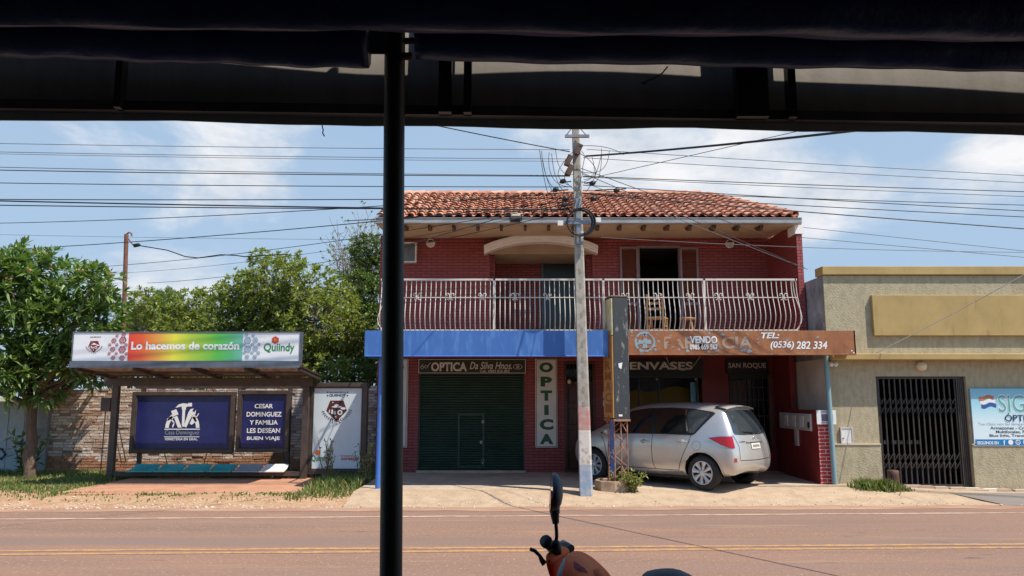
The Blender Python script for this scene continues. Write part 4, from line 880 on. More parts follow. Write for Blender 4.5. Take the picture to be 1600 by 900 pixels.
for k in range(3):
    yy_ = y0_ + (y1_ - y0_) * (k + 1) / 4; g = MB(); g.box(xa - .012, xa, yy_ - .1, yy_ + .1, zB + .06, zA - .05); g.build('meter_door', M['white'], mp, bevel=.004)
g = MB(); g.box(xa - .015, xa + .0, y0_ + .04, y0_ + .12, zB + .06, zB + .17); g.build('socket', M['black'], mp)
ym = (y0_ + y1_) / 2 - .05; g = MB(); g.box(xa + .005, lx0, ym - .08, ym + .08, zB - .33, zB - .003); g.build('cable_duct', M['meter'], mp)
a, b = at(1275.5, 641, ly0 - .02), at(1307, 663, ly0 - .02); po = thing('poster', (a.x, ly0, b.z), 'white poster with a colour photo on the end of the low red wall', 'poster')
g = MB(); g.box(a.x, b.x, ly0 - .025, ly0 - .006, b.z, a.z); g.build('sheet', M['paper'], po)
g = MB(); g.box(a.x + .09, b.x - .06, ly0 - .03, ly0 - .026, b.z + .06, b.z + .19); g.build('photo_print', M['photo'], po)
g = MB()
for z in (a.z - .035, b.z + .025): g.box(a.x + .08, b.x - .1, ly0 - .03, ly0 - .026, z, z + .008)
g.build('text_line', M['textgrey'], po)

# ================================================================== BUS SHELTER
YP = 16.6; pl, pr_ = at(172, 753, YP), at(478, 752, YP)
SH = thing('bus_shelter', ((pl.x + pr_.x) / 2, YP, .08), 'brown metal bus shelter with rainbow header sign and teal bench', 'bus shelter')
zb0, zb1 = hz(603.5, YP), hz(590, YP)
for x in (at(177, 680, YP).x, at(476.5, 680, YP).x):
    g = MB(); g.box(x - .065, x + .065, YP - .06, YP + .06, .03, zb0); g.build('post', M['brownmetal'], SH, bevel=.006)
yb2 = YP + .75
for px in (222, 452):
    x = hx(px, yb2, 650); g = MB(); g.box(x - .04, x + .04, yb2 - .04, yb2 + .04, .05, 2.08); g.build('rear_post', M['brownmetal'], SH)
bx0, bx1 = hx(165, YP, 597), hx(490, YP, 597)
g = MB(); g.box(bx0, bx1, YP - .07, YP + .07, zb0, zb1); g.box(bx0 + .3, bx1 - .3, yb2 - .03, yb2 + .03, 2.02, 2.08); g.build('roof_beam', M['brownmetal'], SH)
YH = 15.05; hl0, hr0 = at(117, 520, YH), at(468, 565, YH); zf0 = hz(573, YH)
g = MB(); n = 150; ya_, za_ = YH + .02, zf0 + .0; yb_, zb_ = YP + .14, zb1 + .03; vs = []; X0, X1 = hl0.x - .02, hr0.x + .04
for i in range(n + 1):
    x = X0 + (X1 - X0) * i / n; w = .016 * math.sin(i * 2 * math.pi / 6.0); vs += [(x, ya_, za_ + w + .02), (x, yb_, zb_ + w + .02)]
g.add(vs, [(2 * i, 2 * i + 2, 2 * i + 3, 2 * i + 1) for i in range(n)], 0, True); g.build('corrugated_roof', M['zinc'], SH)
for t in (.0, .26, .52, .76, 1.0):
    x0_ = X0 + .06 + (X1 - X0 - .12) * t; g = MB(); g.bar((x0_, ya_ + .05, za_ - .04), (x0_, yb_ - .05, zb_ - .04), .06, .07); g.build('rafter', M['brownmetal'], SH)
for t in (.38, .72): g = MB(); y = ya_ + (yb_ - ya_) * t; z = za_ + (zb_ - za_) * t; g.box(X0 + .05, X1 - .05, y - .02, y + .02, z - .06, z - .015); g.build('purlin', M['brownmetal'], SH)
g = MB(); g.box(X0, hr0.x + .03, YH - .07, YH + .06, zf0, hr0.z - .0); g.box(X0, hr0.x + .03, YH - .075, YH - .06, zf0 - .02, zf0 + .02); g.build('front_gutter', M['slate'], SH)
HD = MB(); HD.box(hl0.x, hr0.x, YH - .03, YH + .12, hr0.z, hl0.z); hd = HD.build('header_sign', M['signwhite'], SH)
g = MB(); frame(g, hl0.x - .015, hr0.x + .02, hr0.z - .01, hl0.z + .02, .022, YH - .042, YH + .13); g.build('sign_frame', M['slate'], hd)
yt = YH - .034
xa, xb = hx(201.5, YH, 545), hx(380, YH, 545); ox = ORG[SH.name].x
g = MB(); put_poly(g, [(xa, hr0.z + .015), (xb, hr0.z + .015), (xb, hl0.z - .005), (xa, hl0.z - .005)], yt); g.build('rainbow_print', rainbow('rainbow_print', xa - ox, xb - ox), hd)
g = MB(); px_text(g, 'Lo hacemos de corazón', (205.5, 534), (373.5, 546.5), yt - .004, off=.035); g.build('lettering', M['letterwhite'], hd)
def snow(mb, px, py, r, mi=0):
    c = at(px, py, YH); s = 1200 / YH; r = r / s
    put_ring(mb, c.x, c.z, r * .72, r, yt - .003, 6)
    for k in range(6): a_ = k * 1.047; put_stroke(mb, [(c.x + r * .15 * math.cos(a_), c.z + r * .15 * math.sin(a_)), (c.x + r * .7 * math.cos(a_), c.z + r * .7 * math.sin(a_))], r * .16, yt - .003)
g = MB()
for px, py, r in ((184.5, 525, 2.6), (179.5, 532.5, 4.2), (193.5, 531.5, 6), (173, 539, 2.6), (184, 539, 2.6), (177.5, 546, 4.2), (192.5, 546, 6), (172, 552.5, 2.6), (183, 552.5, 2.6), (178, 559, 3.6), (192, 559.5, 4.5), (195, 522.5, 3.5), (198.5, 539, 2.8), (198.8, 553, 2.8)): snow(g, px, py, r)
g.build('honeycomb_print', M['ringred'], hd)
g = MB()
for px, py, r in ((388, 532, 6), (396.5, 524.5, 2.8), (400, 531.5, 4.4), (388, 545.5, 6), (400, 545, 4.4), (395, 538.5, 2.8), (405.5, 538, 2.8), (394.5, 551.5, 2.8), (404.5, 551.5, 3), (387, 557.5, 3.6), (399, 557.5, 3.4), (386, 523, 3), (382.5, 538.5, 2.6), (382.5, 551.5, 2.6)): snow(g, px, py, r)
g.build('honeycomb_print', M['ringblue'], hd)
g = MB(); px_text(g, 'Quiindy', (412.5, 536), (460, 552.5), yt, off=.02); g.build('town_lettering', M['qgreen'], hd)
c = at(431, 531.5, YH); g = MB(); r = .078
put_poly(g, [(c.x + r * math.cos(k * 1.0472 + .52), c.z + r * math.sin(k * 1.0472 + .52)) for k in range(6)], yt); g.build('hexagon_emblem', M['qred'], hd)
g = MB(); put_poly(g, [(c.x - r * .35, c.z - r * .6), (c.x + r * .7, c.z), (c.x - r * .35, c.z + r * .6)], yt - .003)
for k in range(3): a_ = k * 2.094 + 1.05; put_stroke(g, [(c.x + r * .75 * math.cos(a_ - .5), c.z + r * .75 * math.sin(a_ - .5)), (c.x + r * .75 * math.cos(a_ + .5), c.z + r * .75 * math.sin(a_ + .5))], .014, yt - .003)
g.build('hexagon_emblem', M['qorange'], hd)
def crest(parent, cx, cz, s, y, mdark, mlight):           # pentagon town crest with hat, houses and laurel
    g = MB(); pent = [(-.5, .55), (.5, .55), (.78, -.2), (0, -1.0), (-.78, -.2)]
    put_poly(g, [(cx + x * s, cz + z * s) for x, z in pent], y); g.build('crest', mdark, parent)
    g = MB(); yy = y - .003; q = lambda pts: [(cx + x * s, cz + z * s) for x, z in pts]
    put_poly(g, q([(-.42, .08), (-.2, .14), (-.12, .26), (.12, .26), (.2, .14), (.42, .08), (.2, .02), (-.2, .02)]), yy)
    put_poly(g, q([(-.36, .42), (-.30, .46), (-.24, .42), (-.30, .34)]), yy); put_poly(g, q([(-.58, -.2), (-.5, -.08), (-.5, -.38), (-.58, -.36)]), yy)
    put_poly(g, q([(-.4, -.45), (-.4, -.2), (-.33, -.08), (-.26, -.2), (-.26, -.45)]), yy); put_poly(g, q([(-.2, -.5), (-.2, -.3), (-.12, -.2), (-.04, -.3), (-.04, -.5)]), yy)
    put_ring(g, cx + .26 * s, cz - .34 * s, .1 * s, .19 * s, yy, 14); put_poly(g, q(ell(.5, -.04, .2, .09, 12)), yy); put_poly(g, q([(-.12, -.62), (.02, -.58), (-.02, -.8)]), yy)
    g.build('crest_figures', mlight, parent)
    g = MB()
    for k in range(9):
        a_ = R(200 + k * 9); b_ = R(-20 - k * 9)
        for an, dr_ in ((a_, 1), (b_, -1)):
            x = cx + 1.12 * s * math.cos(an); z = cz + .12 * s + 1.05 * s * math.sin(an); t = an + math.pi / 2
            for e in (-1, 1): put_stroke(g, [(x, z), (x + .13 * s * math.cos(t + e * .8), z + .13 * s * math.sin(t + e * .8))], .045 * s, y)
    for k in (-1, 0, 1): put_poly(g, q(ell(k * .28, -1.2 + abs(k) * .1, .05, .05, 8)), y)
    g.build('laurel', mdark, parent)
c = at(148.5, 540, YH); crest(hd, c.x, c.z + .01, .145, yt, M['crestred'], M['signwhite'])
g = MB(); px_text(g, 'QUIINDY', (141, 525.5), (158.5, 528), yt, off=.02); g.build('crest_lettering', M['crestred'], hd)
# advert panels under the roof
yv = YP + .62
def panel(pa, pb, m, label):
    a, b = at(*pa, yv), at(*pb, yv); w = at(pb[0], (pa[1] + pb[1]) / 2, yv).x - at(pa[0], (pa[1] + pb[1]) / 2, yv).x; xm_ = at((pa[0] + pb[0]) / 2, (pa[1] + pb[1]) / 2, yv).x
    x0, x1 = xm_ - w / 2, xm_ + w / 2
    g = MB(); g.box(x0 + .03, x1 - .03, yv, yv + .06, b.z + .03, a.z - .03); p = g.build('advert_panel', m, SH); p['label'] = label
    g = MB(); frame(g, x0, x1, b.z, a.z, .085, yv - .05, yv + .1); frame(g, x0 + .085, x1 - .085, b.z + .085, a.z - .085, .02, yv - .03, yv + .02); g.build('panel_frame', M['brownmetal'], p, bevel=.008)
    return p, x0, x1, b.z, a.z
p1, *_ = panel((205.5, 612), (366, 708), M['navy'], 'wide navy advert panel with a white tool emblem'); p2, *_ = panel((370.5, 610), (453, 706.5), M['navy'], 'narrow navy advert panel with white wishes for a good trip')
yt = yv - .004; g = MB()
for s, (px0, px1), (py0, py1) in (('CESAR', (398, 426.5), (631, 638)), ('DOMINGUEZ', (385.5, 440), (643.5, 651)), ('Y FAMILIA', (390, 434), (656.5, 663.5)), ('LES DESEAN', (386, 437.5), (669, 676.5)), ('BUEN VIAJE', (386, 437), (682, 689))): px_text(g, s, (px0, py0), (px1, py1), yt, off=.025)
g.build('lettering', M['letterwhite'], p2)
c = at(285, 667, yv); k_ = yv / 1200
def P_(x, y): return (c.x + (x - 285) * k_ * .995, c.z + (667 - y) * k_ * 1.0)
g = MB()
arc = [P_(285 + 26.5 * math.cos(R(180 - a)), 668.5 - 27 * math.sin(R(a))) for a in range(0, 51, 10)]; arc2 = [P_(285 + 21 * math.cos(R(180 - a)), 668.5 - 21 * math.sin(R(a))) for a in range(0, 51, 10)]; 
for s in (1, -1):
    A = [(c.x + s * (x - c.x), z) for x, z in arc]; B = [(c.x + s * (x - c.x), z) for x, z in arc2]
    for i in range(5): put_poly(g, [A[i], A[i + 1], B[i + 1], B[i]], yt)
put_poly(g, [P_(272.5, 638), P_(277, 633), P_(284, 631), P_(292, 632), P_(292, 630.5), P_(298, 630.5), P_(298, 636), P_(292, 636), P_(289, 637), P_(289, 641), P_(283, 641), P_(282, 636)], yt)
put_poly(g, [P_(283.5, 641), P_(288, 641), P_(288, 664), P_(286, 668), P_(284, 664)], yt)
put_poly(g, [P_(266, 643), P_(274, 640), P_(278, 648), P_(270, 651)], yt); put_poly(g, [P_(271, 652), P_(276, 650), P_(284, 668), P_(278, 668)], yt)
put_poly(g, [P_(293, 645), P_(296, 640), P_(301, 639), P_(299, 643), P_(302, 645), P_(305, 641), P_(304, 648), P_(299, 650), P_(291, 668), P_(287, 666)], yt)
put_poly(g, [P_(300, 652), P_(303, 651), P_(307, 658), P_(299, 664), P_(296, 662)], yt); put_stroke(g, [P_(304, 655), P_(309, 647)], .02, yt); put_stroke(g, [P_(266, 654), P_(272, 661), P_(270, 667)], .03, yt); put_stroke(g, [P_(262, 656), P_(268, 652)], .05, yt)
put_stroke(g, [P_(258, 670.5), P_(312, 670.5)], .02, yt); put_stroke(g, [P_(258, 682), P_(312, 682)], .014, yt)
g.build('tools_emblem', M['letterwhite'], p1)
g = MB(); px_text(g, 'Casa Dominguez', (258, 672.3), (311, 681), yt, off=.0); g.build('outline_lettering', M['seatgrey'], p1)
g = MB(); px_text(g, 'FERRETERIA EN GRAL.', (258, 684), (309, 688), yt, off=.015); g.build('lettering', M['letterwhite'], p1)
# bench
yb3 = YP - .06; zb3 = hz(740, YP); g = MB(); g.box(at(177, 740, YP).x, at(476, 740, YP).x, YP - .05, YP + .05, zb3 - .045, zb3 + .045); g.build('bench_bar', M['brownmetal'], SH)
bx = [at(px, 728, YP).x for px in (204, 246.5, 287.5, 328, 368.5, 409, 449)]
for k in range(6):
    g = MB(); a_, b_ = bx[k], bx[k + 1] - .015; vs = []
    for i in range(7):
        t = i / 6; y = YP - .22 + .44 * t; z = zb3 + .075 + .11 * t ** 1.3 + (.018 * math.sin(math.pi * t) * -1)
        vs += [(a_ + .035 * t, y, z), (b_ - .01 * t, y, z), (a_ + .035 * t, y, z - .03), (b_ - .01 * t, y, z - .03)]
    fs = []
    for i in range(6):
        o = 4 * i; fs += [(o, o + 1, o + 5, o + 4), (o + 2, o + 6, o + 7, o + 3), (o, o + 4, o + 6, o + 2), (o + 1, o + 3, o + 7, o + 5)]
    g.add(vs, fs + [(0, 2, 3, 1), (24, 25, 27, 26)]); o = g.build('bench_seat', M['teal'] if k < 4 else M['seatgrey'] if k == 4 else M['white'], SH, bevel=.01)
    if k == 4: o['label'] = 'grey bench seat'
    if k == 5: o['label'] = 'white bench seat'
for px in (224, 331, 446): x = at(px, 735, YP).x; g = MB(); g.box(x - .05, x + .05, YP + .05, yb2, zb3 - .03, zb3 + .03); g.build('bench_bracket', M['brownmetal'], SH)
x = at(168, 630, YP).x; g = MB(); g.box(x - .12, at(174, 630, YP).x, YP - .05, YP + .08, hz(643, YP), hz(621, YP)); sbx = g.build('switch_box', M['brownmetal'], SH, bevel=.005)
g = MB(); g.tube([(x - .03, YP, hz(643, YP)), (x - .05, YP + .02, .3)], .012, 5); g.build('conduit', M['brownmetal'], sbx)
for pts in (((430, 596), (444, 612)), ((327, 597), (334, 612))): g = MB(); g.tube([at(*pts[0], yv - .1), at(*pts[1], yv + .0)], .012, 5); g.build('hanger_rod', M['brownmetal'], SH)
for pts in (((176, 625), (197, 722)), ((180, 680), (190, 724)), ((255, 700), (262, 728)), ((440, 700), (448, 728)), ((325, 700), (318, 728))): g = MB(); g.tube([at(*pts[0], yb2), at(*pts[1], yb2)], .011, 5); g.build('brace', M['brownmetal'], SH)
# concrete pad of the shelter
a, b, c, d = atz(104, 776, .06), atz(472, 771, .06), atz(490, 754, .09), atz(166, 758, .09)
g = MB(); tp = [(a.x, a.y, .105), (b.x, b.y, .105), (c.x, 16.75, .135), (d.x, 16.75, .135)]; g.add(tp + [(x, y, z - .2) for x, y, z in tp], [(0, 1, 2, 3), (0, 4, 5, 1), (1, 5, 6, 2), (3, 7, 4, 0)]); pad = g.build('pad', M['pad'], None, bevel=.01); pad.name = 'concrete_pad'; st(pad)
# standing municipal board
YM = 16.75; a, b = at(478, 599, YM), at(572, 742, YM); w = at(573, 660, YM).x - at(481, 660, YM).x; x0 = at(481, 660, YM).x; zA, zB = at(525, 598, YM).z, at(525, 741, YM).z
MBD = thing('municipal_board', (x0 + w / 2, YM, .1), 'standing grey white poster board with town crest in brown metal frame', 'sign')
g = MB(); g.box(x0 + .05, x0 + w - .05, YM, YM + .1, zB + .05, zA - .05); ps = g.build('poster_panel', M['boardwhite'], MBD)
g = MB(); frame(g, x0, x0 + w, zB, zA, .09, YM - .05, YM + .16); frame(g, x0 + .09, x0 + w - .09, zB + .09, zA - .09, .03, YM - .03, YM + .03); g.build('board_frame', M['brownmetal'], MBD, bevel=.008)
for s in (.12, w - .12): g = MB(); g.box(x0 + s - .05, x0 + s + .05, YM, YM + .1, .02, zB); g.build('leg', M['brownmetal'], MBD)
yt = YM - .004; c = at(526, 641, YM); crest(ps, c.x, c.z + .05, .285, yt, M['crest'], M['boardwhite'])
g = MB(); px_text(g, 'MUNICIPALIDAD DE', (515, 612), (540, 614), yt, off=.01); px_text(g, 'QUIINDY', (514.5, 615.5), (540, 620), yt, off=.03)
for px in (512, 543):
    for py in (613, 618): q = at(px, py, YM); put_poly(g, ell(q.x, q.z, .017, .017, 10), yt)
g.build('lettering', M['dknavy'], ps)
g = MB(); px_text(g, 'Quiindy', (487, 711), (512, 723), yt, off=.02); g.build('town_lettering', M['qgreen'], ps)
g = MB(); px_text(g, 'Lo hacemos de', (533, 710.5), (557, 713.5), yt, off=.01); px_text(g, 'corazón', (533, 713.5), (559, 719), yt, off=.03); g.build('slogan_lettering', M['qred'], ps)
g = MB(); q = at(496.5, 707, YM); put_poly(g, [(q.x + .06 * math.cos(k * 1.047), q.z + .06 * math.sin(k * 1.047)) for k in range(6)], yt); g.build('hexagon_emblem', M['qorange'], ps)

# ================================================================== BRICK WALL, GATE
YW = 18.25
wx0, wx1 = hx(76, YW, 670), xl - .05
W_ = MB(); W2_ = MB(); zw = hz(605, YW); rw = random.Random(4)
BW = thing('brick_wall', ((wx0 + wx1) / 2, YW, .08), 'old whitewashed brick boundary wall with bare orange foot behind the shelter', 'wall')
zc = .02; row = 0
while zc < zw + .06:
    hh = rw.uniform(.058, .072); x = wx0 - rw.uniform(0, .2); jag = [rw.choice([0, 0, 0, 1]) for _ in range(60)]
    while x < wx1:
        L_ = rw.uniform(.20, .27); a_, b_ = max(wx0, x), min(wx1, x + L_ - rw.uniform(.008, .018))
        topcut = zw - .05 + .05 * math.sin(a_ * 1.9) + .04 * math.sin(a_ * 5.1)
        if b_ > a_ + .03 and zc < topcut:
            pr_ = rw.uniform(-.006, .006) - (.03 if rw.random() < .06 else -.0); dz_ = rw.uniform(-.004, .004); t_ = rw.uniform(-.004, .004)
            tgt = W2_ if zc + .06 * math.sin(a_ * 1.3) + rw.uniform(-.08, .08) < .40 else W_
            y0_ = YW + .02 - pr_ - (.015 if tgt is W2_ else 0)
            tgt.add([(a_, y0_, zc + dz_), (b_, y0_ + t_, zc - dz_), (b_, YW + .1, zc), (a_, YW + .1, zc), (a_ + .004, y0_ + .003, zc + hh - .012 + dz_), (b_ - .004, y0_ + t_, zc + hh - .012 - dz_), (b_, YW + .1, zc + hh - .01), (a_, YW + .1, zc + hh - .01)], [(0, 1, 5, 4), (4, 5, 6, 7), (0, 3, 2, 1), (3, 0, 4, 7), (1, 2, 6, 5)])
        x += L_
    zc += hh; row += 1
M['wb'] = mat('whitewashed_brick', (.5, .4, .33), .95, island=[(0.634, 0.525, 0.439), (0.732, 0.622, 0.525), (0.464, 0.305, 0.220), (0.781, 0.683, 0.586), (0.561, 0.403, 0.305), (0.366, 0.207, 0.134), (0.683, 0.561, 0.464)], var=(.26, .18, .13), vscale=7, lo=.56, hi=.72, bump=.8, bscale=30, bdist=.02, extra=[((.10, .08, .065), 1.6, (1, 1, 1.6), .60, .74, (3, 1, 0))])
M['ob'] = mat('bare_orange_brick', (.45, .2, .1), .95, island=[(.46, .20, .10), (.54, .28, .16), (.36, .15, .075), (.58, .36, .23)], var=(.28, .14, .08), vscale=8, bump=.8, bscale=30, bdist=.02)
M['oldmortar'] = mat('dark_old_mortar', (.24, .175, .13), .95, var=(.32, .25, .2), vscale=5, bump=.5)
W_.build('whitewashed_courses', M['wb'], BW); W2_.build('bare_courses', M['ob'], BW)
g = MB(); g.box(wx0, wx1, YW + .034, YW + .22, .0, zw - .06); g.build('mortar_core', M['oldmortar'], BW)
x0_ = hx(62, YW, 670); g = MB(); g.box(x0_ - .02, wx0 + .02, YW - .08, YW + .25, 0, hz(608, YW)); solo('gate_pillar', g, M['greywall'], (x0_ + .1, YW, 0), 'dark grey cement pillar between the brick wall and the metal gate', 'pillar', bevel=.012)
GT = thing('metal_gate', (-12.6, YW, .05), 'grey blue sheet metal gate with peeling white paint left of the brick wall', 'gate')
gx1 = x0_ - .03
for k in range(6):
    g = MB(); b_ = gx1 - k * 1.15; g.box(b_ - 1.14, b_ - .01, YW + .05, YW + .08, .08, hz(627, YW)); 
    for q in (.38, .76): g.box(b_ - q - .02, b_ - q + .01, YW + .035, YW + .052, .08, hz(627, YW))
    g.build('gate_sheet', M['gatepaint'], GT)
g = MB(); g.box(gx1 - 6.9, gx1, YW + .02, YW + .05, .9, .95); g.box(gx1 - 6.9, gx1, YW + .02, YW + .05, hz(627, YW) - .05, hz(627, YW)); g.build('gate_rail', M['gatepaint'], GT)
g = MB(); gc = at(3, 709, YW + .03); put_stroke(g, [(gc.x - .25, gc.z - .05), (gc.x - .12, gc.z + .12), (gc.x, gc.z + .1), (gc.x + .08, gc.z - .02), (gc.x, gc.z - .12), (gc.x - .12, gc.z - .08)], .05, YW + .03); g.build('graffiti', M['dknavy'], GT)

# ================================================================== SIGN PYLON
pc = at(970, 655, 14.35); TH = R(12); zT, zBm = at(968, 463, 14.3).z, at(968, 655, 14.3).z
PY = thing('sign_pylon', (1.975, 14.6, .15), 'peeling dark sign pylon on a rusty lattice mast beside the silver car', 'sign', rz=TH)
W2, D2 = .15, .27; lb, lt = zBm - .15, zT - .15
g = MB(); g.box(-W2 + .004, W2, -D2, D2, lb, lt); g.build('sign_box', M['darkpeel'], PY, local=True, bevel=.006)
zs1 = lt - .72
g = MB(); g.box(-W2 - .02, -W2, -D2 + .01, D2 - .01, zs1, lt - .03); g.build('upper_side_panel', M['yellowpeel'], PY, local=True)
g = MB(); g.box(-W2 - .02, -W2, -D2 + .01, D2 - .01, lb + .02, zs1 - .02); sp_ = g.build('side_panel', M['orangepeel'], PY, local=True)
g = MB(); 
for i, ch_ in enumerate('FARMACIA'):
    v, f = glyphs(ch_, .03); xs_ = [a[0] for a in v]; zs_ = [a[1] for a in v]; z1_ = zs1 - .08 - i * .2; z0_ = z1_ - .16
    g.add([(-W2 - .023, .17 - (x - min(xs_)) / (max(xs_) - min(xs_)) * .34, z0_ + (z - min(zs_)) / (max(zs_) - min(zs_)) * (z1_ - z0_)) for x, z in zip(xs_, zs_)], f)
M['oldletter'] = mat('faded_brown_lettering', (.30, .10, .04), .7); g.build('side_lettering', M['oldletter'], sp_, local=True)
g = MB(); g.box(-W2 - .02, W2 + .005, -D2 - .01, D2 + .01, lb - .04, lb); g.box(-W2 - .03, W2 + .01, -D2 - .01, D2 + .01, lt, lt + .02); g.build('sign_edge', M['trussrust'], PY, local=True)
g = MB(); put_poly(g, [(-.06, lb + 1.02), (.02, lb + 1.04), (.0, lb + .92), (-.05, lb + .94)], -D2 - .008); put_poly(g, [(-.07, lb + .05), (.0, lb + .05), (.0, lb + .085), (-.07, lb + .085)], -D2 - .008); g.build('torn_paper', M['paper'], PY, local=True)
for sx_ in (-1, 1):
    for sy_ in (-1, 1):
        g = MB(); g.tube([(sx_ * .125, sy_ * .17, -.08), (sx_ * .125, sy_ * .17, lb - .03)], .014, 6); g.build('leg', M['trussrust'], PY, local=True)
g = MB(); nz = 6; hz2 = (lb - .05) / nz
for k in range(nz):
    za, zb_ = k * hz2, (k + 1) * hz2; s_ = 1 if k % 2 else -1
    for y in (-.17, .17): g.tube([(-.125 * s_, y, za), (.125 * s_, y, zb_)], .0085, 5)
    for x in (-.125, .125): g.tube([(x, -.17 * s_, za), (x, .17 * s_, zb_)], .0085, 5)
g.build('lattice', M['trussrust'], PY, local=True)
# planter with weeds at its foot
p = atz(968, 768, .13); PLB = thing('planter', (p.x - .05, 14.5, .13), 'cracked cement planter round the foot of the sign pylon', 'planter')
hexo = [(-.38, .05), (-.30, -.18), (-.05, -.26), (.18, -.22), (.22, .35), (-.3, .4)]
g = MB(); o_ = Vector(ORG[PLB.name]); n = len(hexo); vs = []
for sc_, z in ((1, -.1), (1, .19), (.84, .19), (.84, .12)): vs += [(o_.x + x * sc_, o_.y + y * sc_, o_.z + z) for x, y in hexo]
g.add(vs, [(k + r * n, (k + 1) % n + r * n, (k + 1) % n + (r + 1) * n, k + (r + 1) * n) for r in range(3) for k in range(n)]); g.build('trough', M['terraplant'], PLB, bevel=.012)
g = MB(); g.add([(o_.x + x * .85, o_.y + y * .85, o_.z + .13) for x, y in hexo], [tuple(range(n))]); g.build('soil', M['dirt'], PLB)

# ---------------------------------------------------------------- leaves and plants
def leaf_mesh(mb_v, mb_f, base, d, side, L, Wd, droop=.25):
    n = len(mb_v); up = d.cross(side); mid = base + d * (L * .45) ; tip = base + d * L - Vector((0, 0, droop * L))
    fold = up * (Wd * .22)
    mb_v += [base, mid + side * (Wd / 2) + fold, tip, mid - side * (Wd / 2) + fold]; mb_f += [(n, n + 1, n + 2), (n, n + 2, n + 3)]
def rand_dir(rg):
    v = Vector((rg.gauss(0, 1), rg.gauss(0, 1), rg.gauss(0, 1))); return v.normalized()
def rosette(V, F, c, axis, n, L, Wd, rg, spread=.9, droop=.25):
    a = axis.orthogonal().normalized(); b = axis.cross(a); ph = rg.uniform(0, 6.28)
    for k in range(n):
        an = ph + k * 2.4; el = rg.uniform(.1, spread); d = (a * math.cos(an) + b * math.sin(an)) * math.sin(el * 1.5) + axis * math.cos(el * 1.5)
        d = d.normalized(); s = d.cross(Vector((0, 0, 1))); s = s.normalized() if s.length > .1 else a
        s = (s + rand_dir(rg) * .25).normalized(); l = L * rg.uniform(.65, 1.15); leaf_mesh(V, F, c + d * l * .05, d, s, l, Wd * rg.uniform(.8, 1.2), droop * rg.uniform(.3, 1.4))
def mesh_obj(name, V, F, m, parent=None):
    mb = MB(); mb.v = [tuple(v) for v in V]; mb.f = F; mb.mi = [0] * len(F); mb.sm = [False] * len(F); return mb.build(name, m, parent)
def limb(mb, p, q, r0, r1, rg, wob=.12, n=6):
    p = Vector(p); q = Vector(q); L = (q - p).length; pts = []
    for i in range(n + 1):
        t = i / n; k = math.sin(math.pi * t) * wob * L * .3; pts.append(p.lerp(q, t) + Vector((rg.uniform(-k, k), rg.uniform(-k, k), rg.uniform(-k, k) * .5)))
    mb.tube(pts, [r0 + (r1 - r0) * i / n for i in range(n + 1)], 7); return pts
def tree(name, label, base, fork, blobs, nc, nl, L, Wd, lm, bm_, tr, seed, droop=.25, inner=.15, outward=.6, group=None, twigs=0, extra=None):
    rg = random.Random(seed); T = thing(name, base, label, 'tree', group)
    tk = MB(); base = Vector(base); fork = Vector(fork); limb(tk, base - Vector((0, 0, .1)), fork, tr, tr * .75, rg, .08)
    V, F = [], []; tot = sum(b[1].x * b[1].z for b in blobs); tips = []
    for c, r in blobs:
        limb(tk, fork + Vector((rg.uniform(-.05, .05), 0, rg.uniform(-.2, .1))), c, tr * .5, tr * .14, rg, .2)
        k_ = max(6, int(nc * r.x * r.z / tot))
        for i in range(k_):
            d = rand_dir(rg); rad = rg.uniform(inner, 1.0) ** .4 if rg.random() < .85 else rg.uniform(1.0, 1.16)
            p = c + Vector((d.x * r.x, d.y * r.y, d.z * r.z)) * rad
            ax = (d * outward + Vector((0, 0, .55)) + rand_dir(rg) * .45).normalized(); rosette(V, F, p, ax, nl, L, Wd, rg, .95, droop); tips.append(p)
            if twigs and rg.random() < twigs: limb(tk, c + (p - c) * .25, p, tr * .10, .008, rg, .15, 3)
    tk.build('trunk', bm_, T); mesh_obj('crown', V, F, lm, T)
    if extra: extra(T, tips, rg)
    return T
def pxblobs(lst, Y, dy=0.8, flat=.85, jit=.5, seed=1):
    rg = random.Random(seed); out = []
    for px, py, r in lst:
        rr = r * Y / 1200; out.append((at(px, py, Y + rg.uniform(-jit, jit)), Vector((rr, rr * dy, rr * flat))))
    return out
def buds(T, tips, rg):
    mb = MB()
    for p in rg.sample(tips, 70): q = p + Vector((0, -.05, .08)); [mb.lathe([(0, -.03), (.03, 0), (0, .035)], q + rand_dir(rg) * .05, (0, 0, 1), 6) for _ in range(4)]
    mb.build('blossom', M['fruit'], T)
tb = Vector((at(45, 745, 16.9).x, 16.9, .08))
tree('broad_leaf_tree', 'dense dark tree with large glossy leaves leaning over the grey gate', tb, at(52, 625, 16.9),
     pxblobs([(55, 445, 62), (120, 455, 48), (150, 440, 30), (15, 450, 60), (-50, 480, 80), (30, 520, 75), (105, 520, 62), (160, 500, 34), (170, 545, 26), (65, 575, 55), (128, 565, 42), (-10, 575, 55), (-90, 560, 70), (40, 415, 34), (165, 465, 24), (85, 600, 26), (150, 590, 20)], 16.7, 1.0, .9, .6, 2),
     1750, 10, .25, .08, M['leaf_big'], M['bark'], .13, 5, .3, .25, .7, extra=buds)
